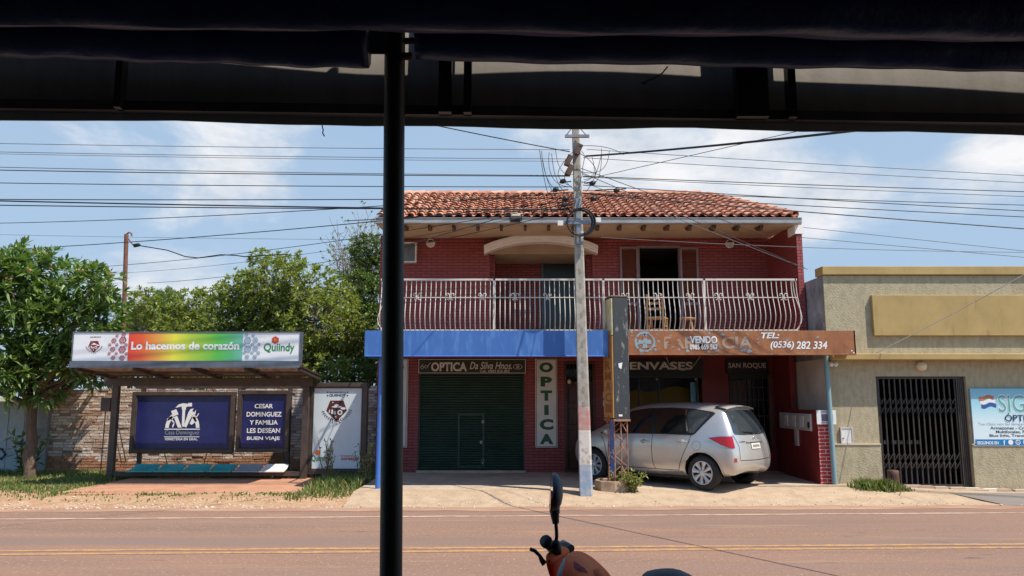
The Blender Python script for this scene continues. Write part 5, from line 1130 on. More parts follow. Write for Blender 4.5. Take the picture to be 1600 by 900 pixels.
tree('garden_tree', 'broad domed green tree behind the bus shelter roof', (at(440, 700, 23).x, 23, 0), at(445, 590, 23),
     pxblobs([(430, 440, 48), (385, 455, 40), (480, 450, 48), (350, 500, 42), (420, 500, 62), (500, 505, 60), (540, 520, 40), (390, 550, 55), (460, 560, 60), (530, 570, 52), (340, 545, 40), (300, 565, 40), (560, 590, 40), (408, 405, 20), (455, 415, 24), (440, 615, 50), (360, 600, 50), (470, 500, 60), (440, 540, 60), (375, 500, 40), (560, 540, 45), (330, 580, 45), (400, 470, 45), (525, 470, 36)], 22.5, 1.1, .85, 1.2, 3),
     6000, 9, .16, .062, M['leaf_mid'], M['barkpale'], .17, 8, .25, .3, .6, twigs=.12)
tree('loquat_tree', 'loose pale green tree between the thin rusty post and the domed tree', (at(300, 700, 26).x, 26, 0), at(300, 570, 26),
     pxblobs([(300, 480, 34), (285, 520, 40), (330, 470, 26), (320, 520, 36), (225, 475, 26), (215, 510, 36), (265, 560, 45)], 25.5, 1.0, .85, 1, 4),
     1500, 9, .17, .06, M['leaf_mid'], M['barkpale'], .12, 9, .3, .3, .6, twigs=.15)
tree('feathery_tree', 'pale feathery tree farther off between the left trees', (at(255, 700, 33).x, 33, 0), at(255, 560, 33),
     pxblobs([(255, 490, 38), (235, 505, 36), (285, 510, 34), (262, 470, 22), (215, 520, 34)], 33, 1.0, .8, 1, 5),
     2200, 9, .22, .045, M['leaf_light'], M['barkpale'], .12, 12, .1, .2, .5)
tree('tall_dark_tree', 'tall dark tree close behind the left corner of the brick building', (at(575, 700, 24).x, 24, 0), at(575, 600, 24),
     pxblobs([(575, 395, 30), (595, 420, 30), (560, 450, 30), (590, 470, 40), (570, 520, 45), (600, 560, 40), (545, 480, 26)], 25, 1.0, .95, 1, 6),
     1900, 9, .17, .065, M['leaf_dark'], M['bark'], .15, 14, .25, .3, .6)
def bare_tree():
    rg = random.Random(21); b = at(545, 600, 27.5); b.z = 0; T = thing('sparse_tree', b, 'thin half bare tree rising above the others beside the building corner', 'tree'); tk = MB(); V, F = [], []
    fk = at(548, 470, 27.5); limb(tk, b, fk, .14, .1, rg)
    for k in range(26):
        e = at(rg.uniform(520, 610), rg.uniform(335, 440), 27.5 + rg.uniform(-1, 1)); pts = limb(tk, fk + Vector((rg.uniform(-.2, .2), 0, rg.uniform(-1, .8))), e, .035, .008, rg, .25, 6)
        for p in pts[2:]:
            for _ in range(3):
                q = p + Vector((rg.uniform(-.6, .6), rg.uniform(-.4, .4), rg.uniform(.1, .7))); limb(tk, p, q, .01, .004, rg, .2, 3)
                if rg.random() < .55: rosette(V, F, q, Vector((0, 0, 1)), 5, .14, .05, rg)
    tk.build('trunk', M['barkpale'], T); mesh_obj('crown', V, F, M['leaf_light'], T)
bare_tree()
def hedge_mass():                                         # undergrowth close behind the wall
    rg = random.Random(31); k = 0
    for px, py, r, m in ((230, 575, 40, 'leaf_dark'), (520, 600, 46, 'leaf_mid'), (575, 590, 36, 'leaf_dark'), (400, 610, 40, 'leaf_dark'), (310, 600, 42, 'leaf_mid')):
        c = at(px, py, 20.2); rr = r * 20.2 / 1200; T = thing('shrub', (c.x, 20.2, 0), ('dark leafy shrub behind the brick wall left of the shelter roof', 'bright leafy shrub above the municipal board', 'dark shrub beside the blue canopy end', 'dark shrub above the advert panels', 'green shrub peeping over the wall under the shelter roof')[k], 'shrub'); k += 1
        V, F = [], []; tk = MB()
        for i in range(190):
            d = rand_dir(rg); rosette(V, F, c + Vector((d.x * rr * 1.25, d.y * rr * .7, d.z * rr)) * rg.uniform(.4, 1.05), (d + Vector((0, 0, .6))).normalized(), 8, .15, .06, rg)
        for _ in range(6): limb(tk, (c.x + rg.uniform(-.2, .2), 20.2, 0), c + rand_dir(rg) * rr * .7, .04, .012, rg)
        mesh_obj('foliage', V, F, M[m], T); tk.build('stem', M['bark'], T)
hedge_mass()
def upright_plant(base, h, ns, L, Wd, m, label, seed, spread=.35, cat='plant', name='leafy_plant', group=None):
    rg = random.Random(seed); T = thing(name, base, label, cat, group); V, F = [], []; tk = MB(); b = Vector(base)
    for k in range(ns):
        tip = b + Vector((rg.uniform(-spread, spread), rg.uniform(-spread, spread) * .8, h * rg.uniform(.55, 1))); pts = limb(tk, b + Vector((rg.uniform(-.08, .08), rg.uniform(-.08, .08), -.02)), tip, .012, .005, rg, .2, 5)
        for p in pts[1:]: rosette(V, F, p, ((tip - b).normalized() + Vector((0, 0, .3))).normalized(), 4, L, Wd, rg, 1.0, .35)
    tk.build('stem', M['bark'], T); mesh_obj('foliage', V, F, m, T); return T
p = atz(28, 747, .1); upright_plant((p.x, p.y + .3, .09), .95, 11, .24, .07, M['leaf_big'], 'dark young bush with strap leaves at the foot of the gate', 3, .38)
for (px, py, h, sd, lab) in ((497, 765, .95, 5, 'tall weedy plant in front of the municipal board near its left edge'), (553, 768, .8, 6, 'tall weedy plant in front of the municipal board near its right edge')):
    p = atz(px, py, .1); upright_plant((p.x, max(p.y, 15.6), .09), h, 9, .11, .035, M['leaf_mid'], lab, sd, .2)
p = atz(985, 768, .14); upright_plant((p.x + .02, 14.33, .15), .36, 16, .10, .03, M['leaf_mid'], 'green weeds spilling from the right side of the cement planter', 8, .24, name='weed_clump')
p = atz(953, 760, .14); upright_plant((p.x + .04, 14.5, .25), .2, 9, .08, .028, M['leaf_mid'], 'low green weeds growing inside the cement planter', 9, .14, name='weed_clump')
# grass tufts of the strip in front of the folding grille
p = atz(1400, 774, .1)
def grass_patch(areas, n, h, seed, dens=None):
    rg = random.Random(seed); V, F = [], []
    for _ in range(n):
        pt = areas(rg)
        if pt is None: continue
        x, y, k = pt; z = zs(x, y) - .01; hh = h * k * rg.uniform(.4, 1.2); w = .012 * rg.uniform(.7, 1.4); a = rg.uniform(0, 6.28); le = hh * rg.uniform(.1, .75); b = rg.uniform(0, 6.28)
        s = Vector((math.cos(a), math.sin(a), 0)) * w; o = Vector((x, y, z)); t = Vector((math.cos(b), math.sin(b), 0)) * le; n0 = len(V)
        V += [o - s, o + s, o + t * .35 + s * .8 + Vector((0, 0, hh * .6)), o + t * .35 - s * .8 + Vector((0, 0, hh * .6)), o + t + Vector((0, 0, hh))]; F += [(n0, n0 + 1, n0 + 2, n0 + 3), (n0 + 3, n0 + 2, n0 + 4)]
    return V, F
def wv(x, y): return .5 + .5 * math.sin(x * 1.7 + 1.3 * math.sin(y * 2.1)) * math.sin(y * 2.6 + 1.1 * math.sin(x * .9))
def verge(rg):
    x = rg.uniform(-13.5, -2.9); y = rg.uniform(13.7, 18.2)
    if -8.3 < x < -3.9 and 14.45 < y < 16.75: return None
    near = (y - 13.7) / 1.5
    if y < 15.2 and not (x > -4.0 or x < -8.2): 
        if y > 14.5: return None
        return (x, y, .45) if rg.random() < wv(x * 2, y * 3) * (.9 if y > 14.2 else .12) else None
    k = .5 + .6 * wv(x, y)
    if rg.random() > min(1, near) * (.25 + .9 * wv(x, y)): return None
    if x > -4.4: k *= 1.9 if y > 14.8 else 1.2
    return x, y, k
V, F = grass_patch(verge, 62000, .12, 41); o = mesh_obj('grass', V, F, M['grass']); o['kind'] = 'stuff'
def tuft(rg):
    a_ = rg.choice([0, 0, 0, -.38]); x = rg.gauss(p.x + a_, .2 if a_ == 0 else .1); y = rg.gauss(14.5 - .1 * rg.random(), .07); return x, y, 1.0 * math.exp(-((x - p.x - a_) / .35) ** 2) + .25
V, F = grass_patch(tuft, 1500, .16, 42)
bs = Vector((p.x, 14.5, zs(p.x, 14.5))); o = mesh_obj('grass_tuft', [v - bs for v in V], F, M['grass']); o.location = bs; tag(o, 'bright green grass tuft on sandy ground before the folding grille', 'grass tuft')
# leaf litter and pebbles on the verge
g = MB(); rg = random.Random(51)
for _ in range(900):
    x = rg.uniform(-13, 9) if rg.random() < .5 else rg.uniform(-13, -3); y = Ye(x) + abs(rg.gauss(0, .34)) - .1; r = rg.uniform(.006, .024) * (1.5 if rg.random() < .06 else 1); z = zs(x, max(y, Ye(x))) + .004
    if y > 14.4: continue
    g.lathe([(r, 0), (r * .8, r * .5), (0, r * .7)], (x, y, z), (rg.uniform(-.3, .3), rg.uniform(-.3, .3), 1), 5, smooth=False)
o = g.build('pebbles', M['stone']); o['kind'] = 'stuff'

# ================================================================== UTILITY POLE, FITTINGS, CABLES
ub = atz(916, 771, .13); YU = ub.y; ut = at(899.5, 200, YU); UP = thing('utility_pole', (ub.x, YU, .13), 'weathered concrete utility pole with red white and blue painted foot', 'utility pole')
def upt(z): t = (z - .1) / (ut.z - .1); return Vector((ub.x + (ut.x - ub.x) * t, YU, z)), .114 - .046 * t
def pole_piece(name, z0, z1, m, ex=0.0):
    g = MB(); vs = []; ks = 8
    for i in range(ks + 1):
        z = z0 + (z1 - z0) * i / ks; c, w = upt(z); w += ex; d = w * .8
        vs += [(c.x - w, YU - d, z), (c.x + w * .72, YU - d, z), (c.x + w, YU - d * .6, z), (c.x + w, YU + d, z), (c.x - w, YU + d, z)]
    g.add(vs, [(5 * i + j, 5 * i + (j + 1) % 5, 5 * i + 5 + (j + 1) % 5, 5 * i + 5 + j) for i in range(ks) for j in range(5)] + [tuple(range(4, -1, -1)), tuple(range(5 * ks, 5 * ks + 5))])
    return g.build(name, m, UP, bevel=.006)
zpx = lambda py: at(905, py, YU).z
pole_piece('shaft', zpx(635), ut.z + .12, M['concrete'])
pole_piece('red_band', zpx(672), zpx(635), M['polered'], .001); pole_piece('white_band', zpx(726), zpx(672), M['polewhite'], .001); pole_piece('blue_band', .0, zpx(726), M['poleblue'], .001)
rg = random.Random(61)
g = MB()
for py in range(240, 640, 23):
    c, w = upt(zpx(py)); g.box(c.x - w * .25, c.x + w * .2, YU - w * .8 - .004, YU - w * .8 + .02, c.z - .05, c.z + .045)
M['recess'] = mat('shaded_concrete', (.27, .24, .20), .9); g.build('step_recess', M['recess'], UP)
c, w = upt(zpx(216)); g = MB(); g.box(c.x - .22, c.x + .24, YU - .16, YU - .10, c.z - .03, c.z + .02); g.tube([(c.x - .2, YU - .13, c.z), (c.x - .1, YU - .13, c.z + .14)], .012, 5); g.tube([(c.x + .2, YU - .13, c.z), (c.x + .08, YU - .13, c.z + .14)], .012, 5); g.build('crossarm', M['greymetal'], UP)
for py, dx, dz in ((236, 0.02, -.02), (245, -.17, -.12), (252, -.15, -.22)):
    c, w = upt(zpx(py)); g = MB(); g.bar((c.x + dx - .04, YU - .15, c.z + dz - .10), (c.x + dx + .05, YU - .15, c.z + dz + .10), .10, .10, up=(0, 1, 0)); g.build('junction_box', M['wood'], UP, bevel=.01)
for py, s in ((286, -.35), (289, .34), (299, -.52), (300, .9), (313, -.3), (313, .36), (323, -.34)):
    c, w = upt(zpx(py)); g = MB(); g.tube([(c.x + s * .35, YU - .12, c.z), (c.x + s, YU - .12, c.z + .03 * (1 if s > 0 else -1))], .012, 5); g.lathe([(0, -.06), (.035, -.05), (.05, 0), (.035, .05), (0, .06)], (c.x + s * .8, YU - .12, c.z), (1, 0, .25), 10); g.build('insulator', M['cable'], UP)
c, w = upt(zpx(350)); g = MB(); g.box(c.x - .05, c.x + .03, YU - .17, YU - .115, c.z - .42, c.z + .45); g.box(c.x - .34, c.x + .34, YU - .19, YU - .165, c.z - .04, c.z + .03); g.build('coil_bracket', M['greymetal'], UP)
for s in (-1, 1): g = MB(); g.box(c.x + s * .3 - (.1 if s < 0 else 0), c.x + s * .3 + (.1 if s > 0 else 0) + .0, YU - .2, YU - .15, c.z - .04 + s * .03, c.z + .05 + s * .03); g.build('bracket_arm', M['white'], UP)
CC = thing('cable_coil', (c.x, YU - .2, c.z), 'round coil of black cable hung on the utility pole bracket', 'cable coil'); g = MB()
for k in range(6): r = .225 + .008 * k; ph = k * .02; g.tube([(c.x + r * math.cos(a * .2618) + ph * .3, YU - .23 - .01 * (k % 3), c.z - .02 + r * math.sin(a * .2618)) for a in range(24)], .012, 5, closed=True)
g.build('loops', M['cable'], CC)
c, w = upt(zpx(368)); g = MB(); g.box(c.x + .02, c.x + .07, YU - .19, YU - .14, c.z - .14, c.z + .04); g.build('tag', M['white'], UP)
# cables across the sky; each one runs through two spots of the photograph at the depth of its poles
def catenary(a, b, sag, n=26):
    a = Vector(a); b = Vector(b); return [a.lerp(b, i / n) - Vector((0, 0, sag * 4 * (i / n) * (1 - i / n))) for i in range(n + 1)]
def cable(pa, pb, Ya, Yb, r, label, m='cable', ext=(0, 0), sag=0.0, name='overhead_cable', group='overhead cables'):
    a = at(*pa, Ya); b = at(*pb, Yb); d = b - a; a = a - d * ext[0]; b = b + d * ext[1]
    g = MB(); pts = catenary(a, b, sag); g.tube(pts, r, 5); return solo(name, g, M[m], a, label, 'cable', group)
SK = .033
def ycab(px): return 14.0 + SK * (px - 800) * 14.0 / 1200
lc = [((0, 220.4), (600, 229.5), .006, 'thin'), ((0, 233.6), (600, 243.5), .006, 'thin'), ((0, 236.5), (600, 247), .005, 'thin'), ((0, 257.4), (600, 268.8), .007, 'thin'), ((0, 262), (600, 271), .009, 'cable'), ((0, 282), (600, 288.8), .008, 'cable'),
      ((0, 307.7), (600, 308.8), .009, 'cable'), ((0, 310), (600, 322.4), .013, 'cable'), ((0, 316.8), (600, 323.5), .010, 'cable')]
nm = ['uppermost', 'second', 'third', 'fourth', 'fifth', 'sixth', 'seventh', 'eighth thick', 'ninth']
for (a, b, r, m), q in zip(lc, nm): cable(a, b, ycab(a[0]), ycab(b[0]), r, '%s of the level cables crossing the sky left of the utility pole' % q, m, (.9, .495), .05)
rc_ = [((1056, 241), (1600, 271), .006, 'thin'), ((1000, 251), (1600, 282), .006, 'thin'), ((1000, 278), (1600, 296), .008, 'cable'), ((1000, 280), (1600, 303.6), .006, 'thin'), ((1000, 294), (1600, 326), .008, 'cable'), ((1000, 300), (1600, 317), .007, 'cable'), ((1000, 306), (1600, 335.5), .008, 'cable'), ((1000, 309), (1600, 354), .010, 'cable')]
for (a, b, r, m), q in zip(rc_, nm): cable(a, b, 13.95, 13.0, r, '%s of the level cables crossing the sky right of the utility pole' % q.replace(' thick', ''), m, ((a[0] - 903) / (b[0] - a[0]), .9), .04)
for a, b, r, q in (((0, 335.3), (895, 300), .009, 'highest'), ((0, 377), (895, 314), .010, 'second'), ((250, 397), (895, 318), .008, 'third'), ((330, 403), (895, 324), .006, 'fourth'), ((390, 415), (895, 329), .008, 'lowest')):
    cable(a, b, 22 if a[0] else 20, YU - .1, r, '%s of the cables rising from the left towards the utility pole' % q, 'cable' if r > .007 else 'thin', (.6, 0), .25)
cable((0, 363), (620, 372), 26, 24, .006, 'thin cable passing behind the rusty post above the garden trees', 'thin', (.5, .3), .1)
for a, b, Yb_, r, q, m in (((905, 268), (1258, 419), 15.4, .007, 'upper', 'cable'), ((905, 282), (1262, 421), 15.4, .006, 'lower', 'thin')): cable(a, b, YU, Yb_, r, '%s of the two cables descending from the utility pole to the olive shop roof' % q, m)
cable((905, 262), (1190, 366), YU, 15.8, .007, 'cable descending from the utility pole to the eave corner')
cable((915, 244), (1186, 209), YU, 10.5, .018, 'thick twisted black cable rising right from the utility pole to the awning', 'cable', (0, 2.0), .12)
cable((912, 281), (1222, 210.5), YU, 11, .006, 'thin grey cable rising right from the utility pole below the twisted one', 'thin', (0, .2))
cable((890, 237), (732, 202), YU, 12.5, .010, 'black cable rising left from the utility pole to the awning edge', 'cable', (0, 2.5), .06)
for a, b, q in (((1252, 355), (1600, 392), 'upper'), ((1252, 371), (1600, 402), 'lower')): cable(a, b, 16, 15, .006, '%s of two thin grey cables leaving the eave corner to the right' % q, 'thin', (0, .7))
cable((940, 371), (1600, 383.5), 15.2, 15.2, .006, 'nearly level grey cable in front of the round vent and right sky', 'thin', (0, .6), .15)
cable((1600, 425), (1366, 553), 13.0, YS - .2, .008, 'pale sagging cable anchored to the ledge of the olive shop', 'palewire', (.5, 0), .05)
cable((632, 384), (800, 335), 15.5, 15.6, .009, 'black cable in front of the eave running up to the floodlight'); cable((632, 340), (895, 325), 15.2, YU - .1, .009, 'black cable in front of the tiled roof left of the utility pole', 'cable', (.4, 0))
for k, (px, py, w, h, q) in enumerate(((870, 262, 14, 30, 'leftmost'), (886, 268, 10, 30, 'left inner'), (918, 258, 12, 22, 'right inner'), (934, 262, 10, 24, 'rightmost'))):
    g = MB(); pts = []
    for i in range(15):
        t = i / 14; pts.append(at(px + (902 - px) * (2 * t - 1) ** 2 + (w * .6) * math.sin(t * 5 + k), py - h + 2 * h * t, YU - .15 - .05 * math.sin(t * 7)))
    g.tube(pts, .006, 5); solo('slack_cable_loop', g, M['cable'], pts[0], '%s of the slack black cable loops hanging on the utility pole top' % q, 'cable', 'slack cable loops')
for (x0, y0, x1, y1, x2, y2, q) in ((843, 234, 850, 285, 857, 305, 'long slack loop hanging far left of the utility pole head'), (862, 240, 866, 300, 898, 310, 'slack cable sweeping from the left into the utility pole'), (940, 240, 930, 285, 915, 300, 'slack cable dropping right of the utility pole head'), (905, 228, 950, 225, 975, 242, 'small arched cable right of the utility pole crossarm')):
    g = MB(); A, B, C_ = at(x0, y0, YU - .2), at(x1, y1, YU - .2), at(x2, y2, YU - .2); pts = [A * (1 - t) ** 2 + B * 2 * t * (1 - t) + C_ * t * t for t in [i / 12 for i in range(13)]]; g.tube(pts, .006, 5); solo('slack_cable_loop', g, M['cable'], A, q, 'cable')
rq = random.Random(77)
for k, (xa_, ya_, xb_, yb_, q) in enumerate(((846, 236, 878, 300, 'wide slack loop from the upper left cable down to the left insulators'), (858, 238, 893, 292, 'middle slack loop left of the utility pole'), (868, 232, 897, 272, 'small tight slack loop against the left side of the utility pole'), (925, 245, 910, 272, 'small tight slack loop against the right side of the utility pole'), (940, 232, 922, 290, 'slack loop right of the utility pole beneath the twisted cable'), (952, 236, 908, 268, 'long slack strand from the right cable bundle to the utility pole'), (848, 250, 890, 320, 'lowest slack strand left of the utility pole reaching the roof ridge'))):
    A_, B_ = at(xa_, ya_, YU - .15), at(xb_, yb_, YU - .15); mdl = (A_ + B_) / 2 + Vector(((-.28 if xa_ < 900 else .22) * (1 if k % 2 else .5), -.05, -.35)); pts = [A_ * (1 - t) ** 2 + mdl * 2 * t * (1 - t) + B_ * t * t for t in [i / 14 for i in range(15)]]
    g = MB(); g.tube(pts, .0055, 5); solo('slack_cable_loop', g, M['cable'], A_, q, 'cable')
# thin rusty post behind the wall
rb_ = at(193, 515, 20); rt_ = at(197.5, 366, 20); RP = thing('rusty_post', (rb_.x, 20, 0), 'thin rusty pole with cable bracket rising behind the large leaved tree', 'post')
g = MB(); g.tube([(rb_.x - .03, 20, 0), (rb_.x, 20, rb_.z), (rt_.x, 20, rt_.z)], [.062, .06, .055], 10); g.build('shaft', M['rustpost'], RP)
g = MB(); g.tube([rt_, rt_ + Vector((.06, 0, .05)), rt_ + Vector((.14, 0, .02)), rt_ + Vector((.14, 0, -.05))], .022, 7); g.tube([rt_ + Vector((.06, 0, -.12)), rt_ + Vector((.22, -.05, -.3))], .018, 6); g.build('bracket', M['rustpost'], RP)
g = MB(); q = at(214, 383, 20); g.lathe([(0, -.1), (.05, -.08), (.05, .06), (0, .1)], q, (1, 0, .2), 10); g.build('insulator', M['cable'], RP)
g = MB(); pts = [at(x, y, 20 - (x - 214) * .004) for x, y in ((214, 383), (262, 391), (290, 401), (310, 403), (345, 398), (368, 399), (382, 401), (450, 397))]; g.tube(pts, .014, 5); solo('slack_service_cable', g, M['cable'], pts[0], 'sagging black service cable tied to the thin rusty pole', 'cable')

# ================================================================== SILVER CAR
def make_car():
    hd_ = math.atan2(.703, -.711)
    CAR = thing('parked_car', (4.50, 14.50, .147), 'silver compact hatchback parked at an angle under the canopy', 'car', rz=hd_)
    # control cage: rows are stations from the rear to the nose, columns are heights from the floor to the roof centre (left side)
    X_ = [
        ([.30, .22, .10, .02, .00, .03, .07, .17, .31, .31, .31], [0, .28, .54, .63, .66, .67, .655, .61, .53, .28, 0], [.30, .29, .28, .34, .55, .80, .97, 1.22, 1.475, 1.515, 1.525]),
        ([.32, .26, .17, .12, .10, .14, .19, .30, .42, .42, .42], [0, .32, .64, .755, .79, .785, .76, .69, .565, .30, 0], [.27, .26, .25, .33, .55, .81, .975, 1.22, 1.485, 1.53, 1.54]),
        ([.62, .62, .62, .62, .62, .62, .62, .66, .70, .70, .70], [0, .35, .70, .805, .845, .838, .80, .725, .585, .32, 0], [.22, .22, .23, .32, .55, .82, .98, 1.22, 1.49, 1.56, 1.572]),
        ([1.3] * 11, [0, .35, .71, .80, .842, .845, .815, .74, .60, .33, 0], [.20, .20, .21, .30, .55, .82, .97, 1.22, 1.50, 1.58, 1.592]),
        ([2.0] * 11, [0, .35, .71, .80, .842, .845, .815, .74, .60, .33, 0], [.20, .20, .21, .30, .55, .81, .955, 1.20, 1.485, 1.57, 1.582]),
        ([2.5, 2.5, 2.5, 2.5, 2.5, 2.5, 2.52, 2.5, 2.45, 2.46, 2.47], [0, .35, .71, .80, .842, .845, .81, .73, .575, .31, 0], [.20, .20, .21, .30, .55, .80, .94, 1.17, 1.435, 1.52, 1.53]),
        ([2.95, 2.95, 2.95, 2.95, 2.95, 2.98, 3.0, 2.95, 2.88, 2.92, 2.93], [0, .35, .70, .80, .845, .84, .80, .725, .625, .36, 0], [.21, .21, .22, .31, .55, .79, .93, 1.07, 1.20, 1.265, 1.27]),
        ([3.2, 3.2, 3.2, 3.2, 3.2, 3.2, 3.22, 3.25, 3.27, 3.30, 3.32], [0, .35, .70, .80, .84, .83, .785, .72, .63, .36, 0], [.22, .22, .23, .32, .55, .77, .90, .965, 1.0, 1.03, 1.035]),
        ([3.5, 3.5, 3.5, 3.52, 3.55, 3.56, 3.56, 3.57, 3.58, 3.60, 3.62], [0, .34, .66, .77, .81, .79, .745, .67, .58, .33, 0], [.23, .23, .24, .33, .54, .74, .845, .885, .91, .935, .94]),
        ([3.78, 3.80, 3.80, 3.84, 3.88, 3.86, 3.83, 3.81, 3.80, 3.85, 3.87], [0, .30, .52, .60, .63, .62, .60, .56, .50, .28, 0], [.25, .24, .24, .33, .50, .66, .745, .785, .81, .83, .835]),
    ]
    cap_x = [.0, .0, -.0, -.03, -.045, -.02, .01, .10, .27]
    V, F = [], []; idx = {}
    def vid(p):
        k = tuple(round(c, 4) for c in p)
        if k not in idx: idx[k] = len(V); V.append(k)
        return idx[k]
    for s in (1, -1):
        G = [[vid((X_[i][0][k], s * X_[i][1][k], X_[i][2][k])) for k in range(11)] for i in range(len(X_))]
        for i in range(len(X_) - 1):
            for k in range(10):
                q = [G[i][k], G[i][k + 1], G[i + 1][k + 1], G[i + 1][k]]; F.append(q if s < 0 else q[::-1])
        for end, bulge_ in ((0, -.05), (len(X_) - 1, .10)):
            xs_, ys_, zs_ = X_[end]; col = []
            for j in range(3):
                row = []
                for k in range(2, 9):
                    if k == 8: row.append(G[end][8 + j])
                    elif k == 2: row.append(G[end][2 - j])
                    else: f = (1, .52, 0)[j]; row.append(vid((xs_[k] + bulge_ * (1 - f * f), s * ys_[k] * f, zs_[k] + (0 if k < 7 else .02 * (1 - f)))))
                col.append(row)
            for j in range(2):
                for k in range(6):
                    q = [col[j][k], col[j][k + 1], col[j + 1][k + 1], col[j + 1][k]]
                    F.append(q if (s > 0) == (end == 0) else q[::-1])
    me = bpy.data.meshes.new('cage'); me.from_pydata(V, [], F); o = bpy.data.objects.new('cage', me); COL.objects.link(o)
    bm = bmesh.new(); bm.from_mesh(me); bmesh.ops.recalc_face_normals(bm, faces=bm.faces); bm.to_mesh(me); bm.free()
    ss = o.modifiers.new('s', 'SUBSURF'); ss.levels = 3; ss.render_levels = 3
    RX, FX, AX = .64, 3.17, .315; tmp = []
    for wx in (RX, FX):
        for s in (1, -1):
            c = MB(); c.lathe([(0, -.18), (.365, -.18), (.365, .18), (0, .18)], (wx, s * .80, AX + .005), (0, 1, 0), 40, smooth=False); co = c.build('cut', M['cartrim'], merge=True); tmp.append(co)
            b = o.modifiers.new('b', 'BOOLEAN'); b.operation = 'DIFFERENCE'; b.object = co; b.solver = 'EXACT'
    me.materials.append(M['carpaint'])
    dg = bpy.context.evaluated_depsgraph_get(); fm = bpy.data.meshes.new_from_object(o.evaluated_get(dg))
    bm = bmesh.new(); bm.from_mesh(fm); tree_ = BVHTree.FromBMesh(bm); 
    for f in bm.faces: f.smooth = True
    # faces inside the wheel arches are dark
    bm.to_mesh(fm); bm.free()
    if len(fm.materials) < 2: fm.materials.append(M['cartrim'])
    for p in fm.polygons:
        c = p.center
        for wx in (RX, FX):
            r = math.hypot(c.x - wx, c.z - AX - .005)
            if r < .371 and .60 < abs(c.y) < .99 and (abs(r - .365) < .012 or abs(abs(c.y) - .62) < .012): p.material_index = 1; p.use_smooth = False
    body = bpy.data.objects.new('body', fm); COL.objects.link(body); body.parent = CAR
    for t in tmp + [o]: bpy.data.objects.remove(t)
    def project(poly, name, m, orig_fn, d, off=.004, parent=CAR, sub=4, thick=0):      # lay a flat outline on the body along direction d
        b = bmesh.new(); vs = [b.verts.new((u, v, 0)) for u, v in poly]; b.faces.new(vs)
        bmesh.ops.triangulate(b, faces=b.faces[:]); 
        for _ in range(sub):
            lim = .055; es = [e for e in b.edges if e.calc_length() > lim]
            if not es: break
            bmesh.ops.subdivide_edges(b, edges=es, cuts=1); bmesh.ops.triangulate(b, faces=b.faces[:])
        d = Vector(d).normalized(); pts = []; ok = True
        for v in b.verts:
            o0 = orig_fn(v.co.x, v.co.y); loc, nor, _, _ = tree_.ray_cast(o0, d)
            if loc is None: loc = o0 + d * (.9); nor = -d
            if nor.dot(d) > 0: nor = -nor
            pts.append(loc + nor * off)
        mb = MB(); b.verts.index_update(); fs = []
        for f in b.faces:
            ids = [v.index for v in f.verts]; a_, b2, c2 = (pts[i] for i in ids[:3])
            n_ = (b2 - a_).cross(c2 - a_); fs.append(ids if n_.dot(-d) > 0 else ids[::-1])
        mb.add(pts, fs, 0, True); b.free(); return mb.build(name, m, parent, local=True)
    def side(s): return (lambda u, v: Vector((u, s * 1.6, v))), (0, -s, 0)
    rearf = (lambda u, v: Vector((-1.2, u, v))), (1, 0, 0)
    def smooth_poly(p, n=4):                               # rounded corners
        out = []
        for i in range(len(p)):
            a, b, c = Vector(p[i - 1]), Vector(p[i]), Vector(p[(i + 1) % len(p)]); r = min(.05, (a - b).length * .35, (c - b).length * .35)
            q0 = b + (a - b).normalized() * r; q1 = b + (c - b).normalized() * r
            for k in range(n + 1): t = k / n; out.append(tuple(q0 * (1 - t) ** 2 + b * 2 * t * (1 - t) + q1 * t * t))
        return out
    def strip(pts, w):
        L_, R_ = [], []
        for i, p in enumerate(pts):
            a = Vector(pts[max(0, i - 1)]); b = Vector(pts[min(len(pts) - 1, i + 1)]); t = (b - a).normalized(); n = Vector((-t.y, t.x)) * w / 2; p = Vector(p); L_.append(tuple(p + n)); R_.append(tuple(p - n))
        return L_ + R_[::-1]
    for s in (1, -1):
        of, d = side(s)
        project(smooth_poly([(3.02, .945), (2.62, 1.25), (2.40, 1.40), (2.0, 1.465), (1.4, 1.485), (.9, 1.465), (.50, 1.415), (.44, 1.385), (.80, .985), (1.6, .985), (2.4, .965)]), 'window_surround', M['cartrim'], of, d, .004)
        project(smooth_poly([(2.90, .975), (2.58, 1.235), (2.36, 1.375), (1.98, 1.435), (1.80, 1.442), (1.76, .998), (2.4, .985)]), 'side_window', M['carglass'], of, d, .008)
        project(smooth_poly([(1.64, 1.005), (1.67, 1.448), (1.3, 1.455), (1.08, 1.45), (.955, 1.01)]), 'side_window', M['carglass'], of, d, .008)
        project(smooth_poly([(.905, 1.02), (1.02, 1.445), (.88, 1.442), (.56, 1.40), (.53, 1.37), (.80, 1.02)]), 'side_window', M['rearglass'] if s > 0 else M['carglass'], of, d, .008)
        if s > 0: project([(.955, 1.06), (1.075, 1.448), (1.04, 1.446), (.92, 1.05)], 'window_post', M['chrome'], of, d, .012)
        project(strip([(1.70, .99), (1.71, .7), (1.70, .42), (1.66, .335)], .012), 'door_seam', M['cartrim'], of, d, .002)
        project(strip([(.86, .98), (.90, .84), (1.02, .62), (1.10, .45), (1.14, .335)], .012), 'door_seam', M['cartrim'], of, d, .002)
        project(strip([(2.98, .93), (2.86, .78), (2.80, .5), (2.76, .335)], .012), 'door_seam', M['cartrim'], of, d, .002)
        project(strip([(2.76, .335), (2.2, .325), (1.14, .33)], .012), 'door_seam', M['cartrim'], of, d, .002)
        project(strip([(2.8, .885), (2.2, .90), (1.4, .915), (.85, .925)], .010), 'body_crease', M['carpaint'], of, d, .006)
        project(strip([(1.05, .30), (1.6, .245), (2.2, .245), (2.78, .29)], .05), 'sill_trim', M['greymetal'], of, d, .003)
